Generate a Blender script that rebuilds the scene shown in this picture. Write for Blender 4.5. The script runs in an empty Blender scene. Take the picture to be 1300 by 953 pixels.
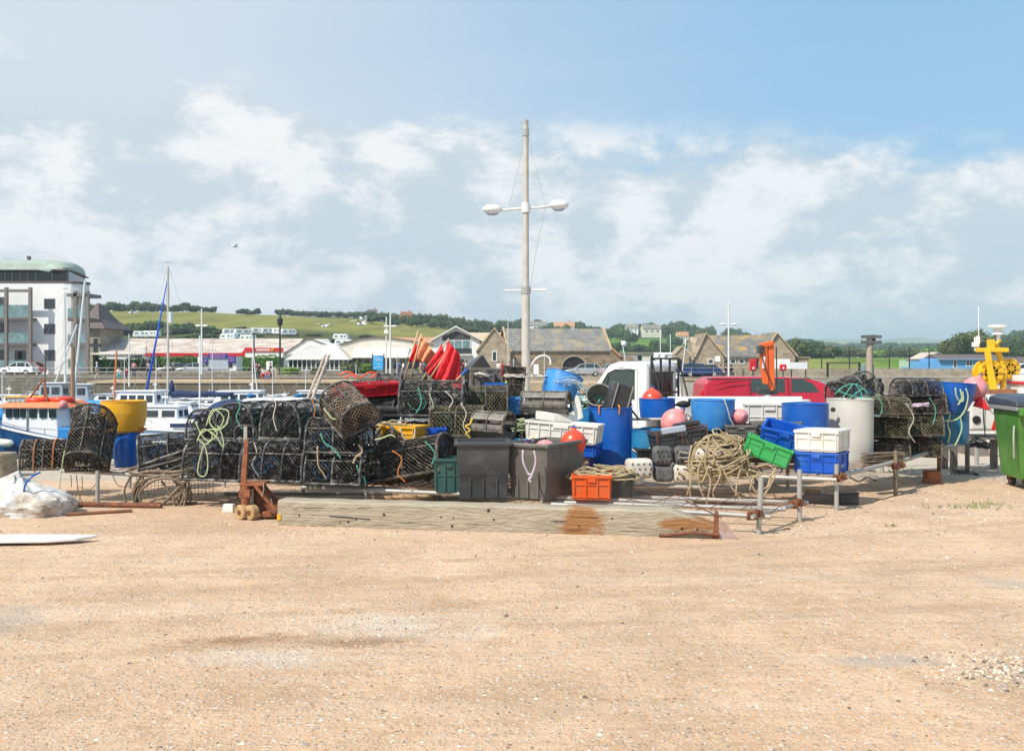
import bpy, math, random
import numpy as np
from mathutils import Matrix, Vector, Euler, noise as mnoise
PI=math.pi; R=math.radians
sc=bpy.context.scene; C=sc.collection
# ---------------- camera ----------------
CH=2.0; HY=455.0; F=1300.0
cam=bpy.data.cameras.new('camera'); co=bpy.data.objects.new('camera',cam); C.objects.link(co)
cam.sensor_width=36; cam.lens=36.0; cam.clip_start=.1; cam.clip_end=40000
co.location=(0,0,CH); co.rotation_euler=(PI/2,0,0); cam.shift_y=-(476.5-HY)/1300
sc.camera=co
# ---------------- sky ----------------
SUN=Vector((-.62,-.60,.95)).normalized()
elev=math.asin(SUN.z); azi=math.atan2(SUN.x,SUN.y)
w=bpy.data.worlds.new('World'); sc.world=w; w.use_nodes=True
nt=w.node_tree; N=nt.nodes; Lk=nt.links; N.clear()
def nd(t,**k):
    n=N.new(t)
    for a,b in k.items(): setattr(n,a,b)
    return n
def mth(op,a,b=None,c=None,clamp=False):
    n=nd('ShaderNodeMath',operation=op); n.use_clamp=clamp
    for i,v in enumerate((a,b,c)):
        if v is None: continue
        if isinstance(v,(int,float)): n.inputs[i].default_value=v
        else: Lk.new(v,n.inputs[i])
    return n.outputs[0]
def mrange(v,a,b,c=0.,d=1.,t='SMOOTHSTEP'):
    n=nd('ShaderNodeMapRange',interpolation_type=t); Lk.new(v,n.inputs[0])
    for i,x in enumerate((a,b,c,d)): n.inputs[i+1].default_value=x
    return n.outputs[0]
def mixc(f,a,b):
    n=nd('ShaderNodeMix',data_type='RGBA')
    if isinstance(f,float): n.inputs[0].default_value=f
    else: Lk.new(f,n.inputs[0])
    for i,v in ((6,a),(7,b)):
        if isinstance(v,tuple): n.inputs[i].default_value=v+(1,)
        else: Lk.new(v,n.inputs[i])
    return n.outputs[2]
out=nd('ShaderNodeOutputWorld'); bg=nd('ShaderNodeBackground'); bg.inputs[1].default_value=.106
sky=nd('ShaderNodeTexSky',sky_type='NISHITA'); sky.sun_disc=False; sky.sun_elevation=elev; sky.sun_rotation=azi; sky.dust_density=1.2; sky.ozone_density=1.5
tc=nd('ShaderNodeTexCoord'); sep=nd('ShaderNodeSeparateXYZ'); Lk.new(tc.outputs['Generated'],sep.inputs[0])
X,Y,Z=sep.outputs
def nz(sx,sy,sz,scale,det,rough,off=(0,0,0),dist=0.):
    m=nd('ShaderNodeMapping'); m.inputs['Scale'].default_value=(sx,sy,sz); m.inputs['Location'].default_value=off
    Lk.new(tc.outputs['Generated'],m.inputs[0]); n=nd('ShaderNodeTexNoise'); n.inputs['Scale'].default_value=scale
    n.inputs['Detail'].default_value=det; n.inputs['Roughness'].default_value=rough; n.inputs['Distortion'].default_value=dist
    Lk.new(m.outputs[0],n.inputs['Vector']); return n.outputs[0]
big=nz(1,1,2.3,4.2,8,.55,(2.3,.4,.9),.25); fine=nz(1,1,1.7,11,10,.66,(0,1.2,.3),.15); wisp=nz(.6,1,2.6,2.2,6,.6,(5,2,0),.6)
top=mth('ADD',.215,mth('MULTIPLY',X,-.09))                    # height of the cumulus tops falls towards the right
band=mrange(mth('SUBTRACT',top,Z),-.05,.07)                   # 1 inside the cloud bank
dens=mth('ADD',mth('ADD',mth('MULTIPLY',big,.8),mth('MULTIPLY',fine,.36)),mth('MULTIPLY',band,.20))
cum=mth('MULTIPLY',mrange(dens,.555,.70),mrange(band,0.,.5))
veil=mth('MULTIPLY',mth('MULTIPLY',mrange(mth('ADD',X,mth('MULTIPLY',wisp,.35)),.48,-.16),.86),mrange(Z,.04,.2,.45,1.))
low=mrange(Z,.20,-.02,0,.6)
shade=mrange(mth('ADD',mth('MULTIPLY',fine,.8),mth('MULTIPLY',big,.5)),.58,.74)
skyc=mixc(.7,sky.outputs[0],(3.1,5.75,8.3))
lowc=mixc(low,skyc,(4.6,6.1,7.1))
v1=mixc(veil,lowc,(6.4,6.9,7.5))
cloudc=mixc(shade,(5.5,6.3,6.9),(8.8,8.75,8.6))
fin=mixc(mth('MULTIPLY',cum,.9),v1,cloudc)
Lk.new(fin,bg.inputs[0]); Lk.new(bg.outputs[0],out.inputs[0])
# ---------------- sun, exposure ----------------
sl=bpy.data.lights.new('sun','SUN'); so=bpy.data.objects.new('sun',sl); C.objects.link(so)
sl.energy=5.0; sl.angle=R(.5); sl.color=(1,.94,.85); so.rotation_euler=SUN.to_track_quat('Z','Y').to_euler()
sc.view_settings.view_transform='Standard'; sc.view_settings.look='None'; sc.view_settings.exposure=.09; sc.view_settings.gamma=1
sc.render.engine='CYCLES'; sc.cycles.volume_bounces=1; sc.cycles.max_bounces=7
# ---------------- helpers ----------------
rnd=random.Random(7)
def P(px,py,d): return Vector(((px-650)*d/F,d,CH-(py-HY)*d/F))
def XZ(px,py,d): p=P(px,py,d); return p.x,p.z
def G(px,py,z=0.):
    d=(CH-z)*F/(py-HY); return Vector(((px-650)*d/F,d,z))
class MB:
    def __init__(s): s.v=[]; s.f=[]; s.mi=[]; s.m=0; s.M=None
    def add(s,vs,fs):
        o=len(s.v)
        if s.M is not None: vs=[s.M@Vector(v) for v in vs]
        s.v+= [tuple(v) for v in vs]; s.f+=[tuple(i+o for i in f) for f in fs]; s.mi+=[s.m]*len(fs); return s
    def box(s,c,d,rot=None,tx=1,ty=1):
        hx,hy,hz=d[0]/2,d[1]/2,d[2]/2
        vs=[Vector((x*hx*(tx if z>0 else 1),y*hy*(ty if z>0 else 1),z*hz)) for z in(-1,1) for x,y in((-1,-1),(1,-1),(1,1),(-1,1))]
        if rot: m=Euler(rot).to_matrix(); vs=[m@v for v in vs]
        c=Vector(c); return s.add([v+c for v in vs],[(0,3,2,1),(4,5,6,7),(0,1,5,4),(1,2,6,5),(2,3,7,6),(3,0,4,7)])
    def b2(s,x0,x1,y0,y1,z0,z1): return s.box(((x0+x1)/2,(y0+y1)/2,(z0+z1)/2),(abs(x1-x0),abs(y1-y0),abs(z1-z0)))
    def tube(s,pts,r,n=6,closed=False,rf=None,caps=True):
        pts=[Vector(p) for p in pts]; k=len(pts)
        if k<2: return s
        rings=[]; nrm=None
        for i,p in enumerate(pts):
            a=pts[(i-1)%k] if (closed or i>0) else p; b=pts[(i+1)%k] if (closed or i<k-1) else p
            t=(b-a)
            if t.length<1e-9: t=Vector((0,0,1))
            t.normalize()
            if nrm is None: nrm=t.orthogonal().normalized()
            nrm=nrm-t*nrm.dot(t)
            if nrm.length<1e-6: nrm=t.orthogonal()
            nrm.normalize(); bn=t.cross(nrm); rr=r if rf is None else rf(i,k)
            rings+= [p+(nrm*math.cos(2*PI*j/n)+bn*math.sin(2*PI*j/n))*rr for j in range(n)]
        fs=[]
        for i in range(k if closed else k-1):
            i2=(i+1)%k
            for j in range(n): fs.append((i*n+j,i*n+(j+1)%n,i2*n+(j+1)%n,i2*n+j))
        if caps and not closed and n>3: fs.append(tuple(range(n-1,-1,-1))); fs.append(tuple((k-1)*n+j for j in range(n)))
        return s.add(rings,fs)
    def cyl(s,a,b,r0,r1=None,n=12):
        r1=r0 if r1 is None else r1; return s.tube([a,b],r0,n,rf=lambda i,k:(r0,r1)[i])
    def lathe(s,prof,n=24,c=(0,0,0),sx=1,sy=1,wob=0,seed=0):
        c=Vector(c); vs=[];fs=[]; k=len(prof)
        for i,(r,z) in enumerate(prof):
            for j in range(n):
                a=2*PI*j/n; q=1+(wob*math.sin(2*a+seed)+wob*.5*math.sin(3*a+seed*2) if wob else 0)
                vs.append(c+Vector((r*q*math.cos(a)*sx,r*q*math.sin(a)*sy,z)))
        for i in range(k-1):
            for j in range(n): fs.append((i*n+j,i*n+(j+1)%n,(i+1)*n+(j+1)%n,(i+1)*n+j))
        if prof[0][0]>1e-6: fs.append(tuple(range(n-1,-1,-1)))
        if prof[-1][0]>1e-6: fs.append(tuple((k-1)*n+j for j in range(n)))
        return s.add(vs,fs)
    def prism(s,poly,a,b,ax='y'):
        k=len(poly)
        g={'y':lambda p,t:(p[0],t,p[1]),'z':lambda p,t:(p[0],p[1],t),'x':lambda p,t:(t,p[0],p[1])}[ax]
        vs=[g(p,a) for p in poly]+[g(p,b) for p in poly]
        return s.add(vs,[tuple(range(k)),tuple(range(2*k-1,k-1,-1))]+[(i,i+k,(i+1)%k+k,(i+1)%k) for i in range(k)])
    def quad(s,*p): return s.add(p,[tuple(range(len(p)))])
    def sph(s,c,r,nu=16,nv=10,sc=(1,1,1)):
        c=Vector(c); vs=[c+Vector((0,0,-r*sc[2]))]; fs=[]
        for i in range(1,nv):
            t=-PI/2+PI*i/nv
            for j in range(nu):
                a=2*PI*j/nu; vs.append(c+Vector((r*math.cos(t)*math.cos(a)*sc[0],r*math.cos(t)*math.sin(a)*sc[1],r*math.sin(t)*sc[2])))
        vs.append(c+Vector((0,0,r*sc[2]))); L=len(vs)-1
        for j in range(nu):
            fs.append((0,1+(j+1)%nu,1+j)); fs.append((L,L-nu+j,L-nu+(j+1)%nu))
        for i in range(nv-2):
            for j in range(nu): a=1+i*nu; fs.append((a+j,a+(j+1)%nu,a+nu+(j+1)%nu,a+nu+j))
        return s.add(vs,fs)
    def loft(s,rings,caps=True,closed=True):
        k=len(rings[0]); vs=[v for r in rings for v in r]; fs=[]
        for i in range(len(rings)-1):
            for j in range(k if closed else k-1): fs.append((i*k+j,i*k+(j+1)%k,(i+1)*k+(j+1)%k,(i+1)*k+j))
        if caps: fs.append(tuple(range(k-1,-1,-1))); fs.append(tuple((len(rings)-1)*k+j for j in range(k)))
        return s.add(vs,fs)
    def build(s,name,mats,parent=None,smooth=False,bevel=0,seg=2,solid=0):
        me=bpy.data.meshes.new(name); me.from_pydata(s.v,[],s.f)
        if not isinstance(mats,(list,tuple)): mats=[mats]
        for m in mats: me.materials.append(m)
        if len(mats)>1: me.polygons.foreach_set('material_index',s.mi)
        me.update()
        import bmesh
        bm=bmesh.new(); bm.from_mesh(me); bmesh.ops.recalc_face_normals(bm,faces=bm.faces); bm.to_mesh(me); bm.free()
        if smooth:
            me.polygons.foreach_set('use_smooth',[True]*len(me.polygons))
            if smooth is not True: me.set_sharp_from_angle(angle=R(smooth))
        o=bpy.data.objects.new(name,me); C.objects.link(o)
        if parent: o.parent=parent
        if solid: m=o.modifiers.new('s','SOLIDIFY'); m.thickness=solid
        if bevel: m=o.modifiers.new('b','BEVEL'); m.width=bevel; m.segments=seg; m.limit_method='ANGLE'; m.angle_limit=R(38)
        return o
def tag(o,label=None,cat=None,group=None,kind=None):
    if label: o['label']=label
    if cat: o['category']=cat
    if group: o['group']=group
    if kind: o['kind']=kind
    return o
def thing(name,label,cat,loc=(0,0,0),rot=0,group=None,s=1):
    o=bpy.data.objects.new(name,None); C.objects.link(o); o.location=loc; o.empty_display_size=.2
    o.rotation_euler=rot if isinstance(rot,tuple) else (0,0,rot); o.scale=(s,s,s)
    return tag(o,label,cat,group)
KIDS={}
def kids(o): return [c for c in bpy.data.objects if c.parent==o]
def dup(root,loc,rot=0,label=None,group=None,s=None):
    if root.name not in KIDS: KIDS[root.name]=[(c,kids(c)) for c in kids(root)]
    r=root.copy(); C.objects.link(r); r.location=loc; r.rotation_euler=rot if isinstance(rot,tuple) else (0,0,rot)
    if s is not None: r.scale=s if isinstance(s,tuple) else (s,s,s)
    if label: r['label']=label
    if group: r['group']=group
    for ch,gs in KIDS[root.name]:
        c=ch.copy(); C.objects.link(c); c.parent=r
        for g in gs: d=g.copy(); C.objects.link(d); d.parent=c
    return r
def smoothpts(pts,k=6,closed=False):
    pts=[Vector(p) for p in pts]; n=len(pts); o=[]
    for i in range(n if closed else n-1):
        g=lambda j: pts[j%n] if closed else pts[max(0,min(n-1,j))]
        a,b,c,d=g(i-1),g(i),g(i+1),g(i+2)
        for q in range(k):
            t=q/k; o.append(.5*((2*b)+(c-a)*t+(2*a-5*b+4*c-d)*t*t+(3*b-a-3*c+d)*t**3))
    if not closed: o.append(pts[-1])
    return o
# ---------------- materials ----------------
def mat(name,col,rough=.6,metal=0,var=0,vs=5.,col2=None,bump=0,bs=20.,rand=0,emit=0,alpha=1,trans=0,stretch=None,spec=.5,thr=(.35,.65),sss=0):
    m=bpy.data.materials.new(name); m.use_nodes=True; t=m.node_tree; n=t.nodes; b=n['Principled BSDF']; l=t.links
    b.inputs['Roughness'].default_value=rough; b.inputs['Metallic'].default_value=metal; b.inputs['Base Color'].default_value=col+(1,)
    b.inputs['Specular IOR Level'].default_value=spec
    if trans: b.inputs['Transmission Weight'].default_value=trans
    if sss: b.inputs['Subsurface Weight'].default_value=sss; b.inputs['Subsurface Radius'].default_value=(.05,.05,.05)
    if var or col2 or bump or rand:
        tcn=n.new('ShaderNodeTexCoord'); mp=n.new('ShaderNodeMapping'); l.new(tcn.outputs['Object'],mp.inputs[0])
        if stretch: mp.inputs['Scale'].default_value=stretch
    if var or col2 or rand:
        no=n.new('ShaderNodeTexNoise'); no.inputs['Scale'].default_value=vs; no.inputs['Detail'].default_value=7; no.inputs['Roughness'].default_value=.62
        l.new(mp.outputs[0],no.inputs['Vector'])
        mr=n.new('ShaderNodeMapRange'); mr.inputs[1].default_value=thr[0]; mr.inputs[2].default_value=thr[1]; l.new(no.outputs[0],mr.inputs[0])
        mx=n.new('ShaderNodeMix'); mx.data_type='RGBA'; l.new(mr.outputs[0],mx.inputs[0])
        c2=col2 if col2 else tuple(max(0,c*(1-var)) for c in col); c1=col if col2 else tuple(c*(1+var*.6) for c in col)
        mx.inputs[6].default_value=c1+(1,); mx.inputs[7].default_value=c2+(1,); o=mx.outputs[2]
        if rand:
            oi=n.new('ShaderNodeObjectInfo'); r2=n.new('ShaderNodeMapRange'); r2.inputs[3].default_value=1-rand; r2.inputs[4].default_value=1+rand; l.new(oi.outputs['Random'],r2.inputs[0])
            hs=n.new('ShaderNodeHueSaturation'); l.new(o,hs.inputs['Color']); l.new(r2.outputs[0],hs.inputs['Value']); o=hs.outputs[0]
        l.new(o,b.inputs['Base Color'])
        r3=n.new('ShaderNodeMapRange'); r3.inputs[3].default_value=max(.03,rough-.1); r3.inputs[4].default_value=min(1,rough+.12); l.new(no.outputs[0],r3.inputs[0]); l.new(r3.outputs[0],b.inputs['Roughness'])
    if bump:
        n2=n.new('ShaderNodeTexNoise'); n2.inputs['Scale'].default_value=bs; n2.inputs['Detail'].default_value=5; l.new(mp.outputs[0],n2.inputs['Vector'])
        bu=n.new('ShaderNodeBump'); bu.inputs['Strength'].default_value=bump; bu.inputs['Distance'].default_value=1/bs; l.new(n2.outputs[0],bu.inputs['Height']); l.new(bu.outputs[0],b.inputs['Normal'])
    return m
def masonry(name,c1,c2,mortar,scale=1.,bw=.45,rh=.2,ax='XZ',ms=.02,lich=None):
    m=bpy.data.materials.new(name); m.use_nodes=True; t=m.node_tree; n=t.nodes; b=n['Principled BSDF']; l=t.links; b.inputs['Roughness'].default_value=.9
    tcn=n.new('ShaderNodeTexCoord'); se=n.new('ShaderNodeSeparateXYZ'); cb=n.new('ShaderNodeCombineXYZ'); l.new(tcn.outputs['Object'],se.inputs[0])
    ad=n.new('ShaderNodeMath'); l.new(se.outputs[0],ad.inputs[0]); l.new(se.outputs[1],ad.inputs[1]); l.new(ad.outputs[0],cb.inputs[0]); l.new(se.outputs[2],cb.inputs[1])
    no=n.new('ShaderNodeTexNoise'); no.inputs['Scale'].default_value=1.2; no.inputs['Detail'].default_value=8; no.inputs['Roughness'].default_value=.7; l.new(tcn.outputs['Object'],no.inputs['Vector'])
    va=n.new('ShaderNodeVectorMath'); va.operation='SCALE'; va.inputs['Scale'].default_value=.12; l.new(no.outputs['Color'],va.inputs[0])
    vb=n.new('ShaderNodeVectorMath'); l.new(cb.outputs[0],vb.inputs[0]); l.new(va.outputs[0],vb.inputs[1])
    br=n.new('ShaderNodeTexBrick'); l.new(vb.outputs[0],br.inputs['Vector']); br.inputs['Scale'].default_value=scale
    br.inputs['Color1'].default_value=c1+(1,); br.inputs['Color2'].default_value=c2+(1,); br.inputs['Mortar'].default_value=mortar+(1,)
    br.inputs['Brick Width'].default_value=bw; br.inputs['Row Height'].default_value=rh; br.inputs['Mortar Size'].default_value=ms; br.inputs['Bias'].default_value=0
    mx=n.new('ShaderNodeMix'); mx.data_type='RGBA'; mx.blend_type='MULTIPLY'; mx.inputs[0].default_value=.75; l.new(br.outputs[0],mx.inputs[6])
    rp=n.new('ShaderNodeMapRange'); rp.inputs[1].default_value=.3; rp.inputs[2].default_value=.7; rp.inputs[3].default_value=.55; rp.inputs[4].default_value=1.25; l.new(no.outputs[0],rp.inputs[0]); l.new(rp.outputs[0],mx.inputs[7])
    o=mx.outputs[2]
    if lich:
        n3=n.new('ShaderNodeTexNoise'); n3.inputs['Scale'].default_value=.55; n3.inputs['Detail'].default_value=9; n3.inputs['Roughness'].default_value=.7; l.new(tcn.outputs['Object'],n3.inputs['Vector'])
        r4=n.new('ShaderNodeMapRange'); r4.inputs[1].default_value=.48; r4.inputs[2].default_value=.62; l.new(n3.outputs[0],r4.inputs[0])
        m2=n.new('ShaderNodeMix'); m2.data_type='RGBA'; l.new(r4.outputs[0],m2.inputs[0]); l.new(o,m2.inputs[6]); m2.inputs[7].default_value=lich+(1,); o=m2.outputs[2]
    l.new(o,b.inputs['Base Color'])
    bu=n.new('ShaderNodeBump'); bu.inputs['Strength'].default_value=.5; bu.inputs['Distance'].default_value=.04; l.new(br.outputs['Fac'],bu.inputs['Height']); bu.invert=True; l.new(bu.outputs[0],b.inputs['Normal'])
    return m
M={}
M['white']=mat('white_paint',(.78,.78,.76),.45,var=.08,vs=2)
M['render']=mat('white_render',(.80,.80,.78),.85,var=.05,vs=.6)
M['cream']=mat('cream_render',(.68,.64,.55),.85,var=.12,vs=.7)
M['glass']=mat('window_glass',(.02,.035,.04),.06,spec=.8)
M['tealglass']=mat('teal_glass',(.10,.22,.21),.08,spec=.8)
M['paleglass']=mat('pale_glass',(.16,.26,.26),.08,spec=.8,var=.4,vs=2)
M['dark']=mat('dark_void',(.015,.015,.016),.7)
M['brownwood']=mat('brown_post',(.19,.165,.145),.8,var=.2)
M['copper']=mat('copper_roof',(.36,.44,.37),.6,var=.25,vs=1.2,col2=(.30,.34,.28))
M['soffit']=mat('brown_soffit',(.13,.10,.09),.8)
M['autoglass']=mat('dark_green_auto_glass',(.035,.06,.058),.1,spec=.6)
M['seatdark']=mat('dark_tinted_rear_glass',(.03,.045,.04),.3)
M['darkglass']=mat('dark_penthouse_glass',(.02,.03,.035),.1,spec=.6)
M['slate']=masonry('slate_roof',(.20,.20,.19),(.27,.26,.24),(.12,.12,.11),1,.5,.3,lich=(.33,.27,.17))
M['slate2']=masonry('lichen_slate_roof',(.17,.17,.17),(.24,.22,.19),(.10,.10,.10),1,.5,.3,lich=(.42,.27,.08))
M['mottle']=mat('mottled_asbestos_roof',(.36,.26,.21),.9,col2=(.62,.57,.50),vs=.9,bump=.3,bs=3,stretch=(.5,1,3))
M['lich']=mat('lichen_roof',(.50,.34,.16),.9,col2=(.55,.47,.38),vs=.8)
M['orangetile']=mat('orange_tile',(.50,.26,.14),.9,var=.3,vs=3)
M['stone']=masonry('warm_stone',(.38,.27,.16),(.22,.16,.10),(.30,.25,.18),1,.6,.27,ms=.025)
M['stone2']=masonry('pale_stone',(.44,.35,.24),(.30,.24,.165),(.40,.35,.27),1,.6,.27,ms=.025)
M['quay']=masonry('quay_stone',(.27,.23,.18),(.19,.165,.135),(.13,.12,.10),1,.9,.4,ms=.03,lich=(.16,.13,.08))
M['quay2']=masonry('buff_quay_stone',(.42,.35,.26),(.36,.31,.24),(.28,.24,.19),1,1.2,.45,ms=.02,lich=(.24,.19,.12))
M['coping']=mat('sandy_coping',(.50,.36,.22),.9,var=.2,vs=1)
M['steel']=mat('galvanised_pipe',(.40,.39,.36),.45,metal=.25,var=.3,vs=9,col2=(.36,.33,.29),thr=(.5,.75))
M['greypole']=mat('concrete_grey_pole',(.52,.48,.42),.7,var=.12,vs=3)
M['whitepole']=mat('white_pole',(.72,.72,.70),.4)
M['blackpole']=mat('black_pole',(.02,.02,.022),.45)
M['rust']=mat('rusty_steel',(.25,.09,.035),.85,col2=(.10,.045,.03),vs=14,bump=.5,bs=60)
M['rustor']=mat('orange_rusty_paint',(.36,.13,.045),.8,col2=(.20,.06,.03),vs=9,bump=.3,bs=50)
M['rubber']=mat('black_rubber',(.025,.025,.027),.6)
M['blk']=mat('black_plastic',(.035,.036,.038),.38,var=.4,vs=6,col2=(.10,.095,.085),thr=(.5,.8),rand=.15)
M['greybin']=mat('weathered_grey_plastic',(.115,.11,.10),.45,col2=(.20,.18,.155),vs=5,thr=(.45,.8),bump=.06,bs=12)
M['darkbin']=mat('charcoal_plastic',(.055,.058,.062),.33,col2=(.12,.12,.12),vs=4,thr=(.5,.85),bump=.08,bs=9)
M['blue']=mat('blue_plastic',(.004,.10,.44),.36,col2=(.03,.17,.45),vs=2.6,thr=(.5,.78),rand=.10,bump=.05,bs=7)
M['blue2']=mat('faded_blue_plastic',(.03,.22,.60),.4,col2=(.08,.30,.60),vs=3,thr=(.4,.7),rand=.08)
M['blue3']=mat('sea_blue_plastic',(.008,.15,.38),.38,col2=(.03,.20,.36),vs=4,rand=.08)
M['bluecrate']=mat('royal_blue_crate_plastic',(.005,.085,.48),.36,col2=(.04,.16,.46),vs=6,thr=(.52,.78))
M['green']=mat('bright_green_crate_plastic',(.035,.36,.09),.38,col2=(.09,.36,.14),vs=5,thr=(.5,.78))
M['teal']=mat('teal_plastic',(.035,.105,.095),.35,var=.2,vs=5)
M['yellow']=mat('yellow_plastic',(.74,.37,.01),.4,col2=(.66,.38,.07),vs=3,thr=(.48,.75),bump=.05,bs=9)
M['orange']=mat('orange_crate_plastic',(.70,.10,.012),.4,col2=(.55,.16,.07),vs=5,thr=(.5,.75))
M['redp']=mat('red_plastic',(.60,.012,.02),.35,var=.12,vs=5)
M['whitep']=mat('white_crate_plastic',(.72,.70,.65),.4,col2=(.56,.48,.38),vs=4,thr=(.5,.85))
M['translucent']=mat('milky_translucent_plastic',(.60,.59,.54),.4,col2=(.50,.48,.42),vs=1.6,sss=.3)
M['buoyr']=mat('red_orange_buoy',(.78,.07,.025),.3,var=.1,vs=8)
M['buoyp']=mat('faded_pink_buoy',(.76,.20,.20),.45,col2=(.70,.34,.33),vs=7)
M['hullw']=mat('white_gelcoat',(.78,.78,.78),.25,var=.04)
M['hullb']=mat('blue_boat_paint',(.006,.065,.19),.35,var=.1,vs=2)
M['navy']=mat('navy_canvas',(.012,.03,.10),.8,var=.2)
M['bcover']=mat('bright_blue_tarpaulin',(.02,.25,.62),.6,var=.15,vs=3)
M['beige']=mat('beige_canvas',(.58,.47,.38),.85,var=.1)
M['gcover']=mat('pale_grey_canvas',(.40,.45,.52),.8,var=.1)
M['hullblue']=mat('mid_blue_hull',(.02,.14,.42),.35)
M['orangepaint']=mat('orange_deck_paint',(.75,.20,.07),.6,var=.1)
M['carred']=mat('red_car_paint',(.50,.012,.018),.25,var=.05)
M['vanred']=mat('crimson_van_paint',(.50,.018,.045),.28,var=.08,vs=1.5)
M['carwhite']=mat('white_car_paint',(.78,.79,.79),.25)
M['carblue']=mat('dark_blue_car_paint',(.012,.035,.13),.2)
M['carblack']=mat('black_car_paint',(.02,.022,.025),.2)
M['carsilver']=mat('silver_car_paint',(.45,.48,.50),.3,metal=.4)
M['chrome']=mat('alloy_wheel',(.5,.5,.5),.35,metal=.6)
M['rope']=mat('pale_straw_rope',(.50,.40,.24),.9,col2=(.34,.25,.14),vs=18,bump=.6,bs=160)
M['ropeg']=mat('pale_green_rope',(.46,.54,.30),.9,var=.2,vs=15,bump=.5,bs=160)
M['ropet']=mat('teal_green_rope',(.10,.42,.32),.85,var=.3,vs=15)
M['ropeo']=mat('orange_twine',(.62,.20,.05),.85,var=.2)
M['ropeb']=mat('brown_frayed_hose',(.29,.22,.15),.95,col2=(.13,.095,.07),vs=14,bump=.7,bs=60)
M['ropey']=mat('yellow_rope',(.66,.45,.08),.85,var=.2,vs=12)
M['ropew']=mat('off_white_rope',(.62,.56,.48),.9,var=.2,vs=12)
M['ropep']=mat('pale_lilac_rope',(.58,.48,.56),.9,var=.2,vs=12)
M['net']=mat('black_pot_netting',(.016,.016,.016),.6,col2=(.25,.24,.22),vs=13,thr=(.5,.66),rand=.2)  # pale flecks paint both worn strands and highlights into the black net
M['netbr']=mat('brown_encrusted_netting',(.04,.034,.028),.9,col2=(.24,.20,.16),vs=16,thr=(.5,.66),rand=.15)
M['netol']=mat('olive_weathered_netting',(.05,.045,.025),.9,col2=(.17,.155,.09),vs=9,thr=(.42,.66))
M['netpale']=mat('bleached_tan_netting',(.36,.26,.18),.9,col2=(.08,.06,.05),vs=5,thr=(.42,.6))
M['netblue']=mat('blue_netting',(.02,.16,.42),.7,var=.3)
M['netteal']=mat('teal_netting',(.06,.30,.24),.7,var=.3)
M['twine']=mat('black_darkening_twine',(.012,.012,.012),.8)
M['wrap']=mat('wrapped_rubber_frame',(.035,.035,.034),.55,col2=(.27,.26,.24),vs=11,thr=(.48,.68),rand=.15)  # whitish flecks put highlights on the frame wrapping into its colour
M['wrapbr']=mat('encrusted_frame',(.055,.045,.035),.9,col2=(.24,.20,.155),vs=14,thr=(.45,.7))
M['rustbar']=mat('rust_orange_strip',(.33,.13,.05),.9,col2=(.16,.08,.05),vs=10)
M['sack']=mat('dirty_shaded_white_woven_bag',(.62,.60,.57),.6,col2=(.34,.26,.19),vs=3.0,thr=(.46,.68),bump=.25,bs=14)  # brown blotches: dirt, spread further to add shading to the bag
M['flagr']=mat('red_flag_cloth',(.88,.03,.04),.75,var=.12,vs=5)
M['flago']=mat('faded_orange_flag_cloth',(.85,.33,.16),.8,var=.12,vs=5)
M['bamboo']=mat('bamboo_cane',(.52,.36,.20),.7,var=.2,vs=10)
M['skin']=mat('skin',(.52,.31,.22),.6)
M['hair']=mat('dark_hair',(.04,.028,.02),.7)
M['concrete']=mat('pale_concrete',(.46,.41,.35),.9,var=.15,vs=2,bump=.3,bs=12)
M['mossconc']=mat('weathered_bollard_concrete',(.36,.29,.21),.95,col2=(.20,.17,.11),vs=6,bump=.6,bs=20)
M['winch']=mat('yellow_winch_paint',(.78,.46,.01),.4,col2=(.62,.34,.02),vs=4,thr=(.5,.8))
M['craneor']=mat('orange_crane_paint',(.72,.12,.02),.4,var=.15,vs=5)
M['bluehut']=mat('sky_blue_boards',(.13,.36,.68),.8,var=.08,vs=2)
M['greenhut']=mat('pale_green_boards',(.38,.52,.42),.8,var=.08,vs=2)
M['bingreen']=mat('mid_green_bin_plastic',(.075,.22,.035),.42,var=.25,vs=2.2,bump=.05,bs=8)
M['foam']=mat('pierced_white_float',(.66,.62,.55),.7,col2=(.48,.42,.34),vs=6)
M['trunk']=mat('tree_bark',(.09,.065,.045),.9)
def lm(n,c): return mat(n,c,.65,var=.35,vs=.9,rand=.22,spec=.25)
LEAF=[[lm('leaf_dark_green',(.030,.062,.018)),lm('leaf_mid_green',(.055,.10,.025)),lm('leaf_light_green',(.10,.15,.04))],
      [lm('leaf_olive',(.07,.085,.028)),lm('leaf_yellow_green',(.13,.16,.045)),lm('leaf_deep_olive',(.04,.055,.02))],
      [lm('leaf_fresh_green',(.10,.21,.02)),lm('leaf_bright_green',(.16,.28,.03)),lm('leaf_hedge_green',(.045,.11,.015))]]
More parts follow.
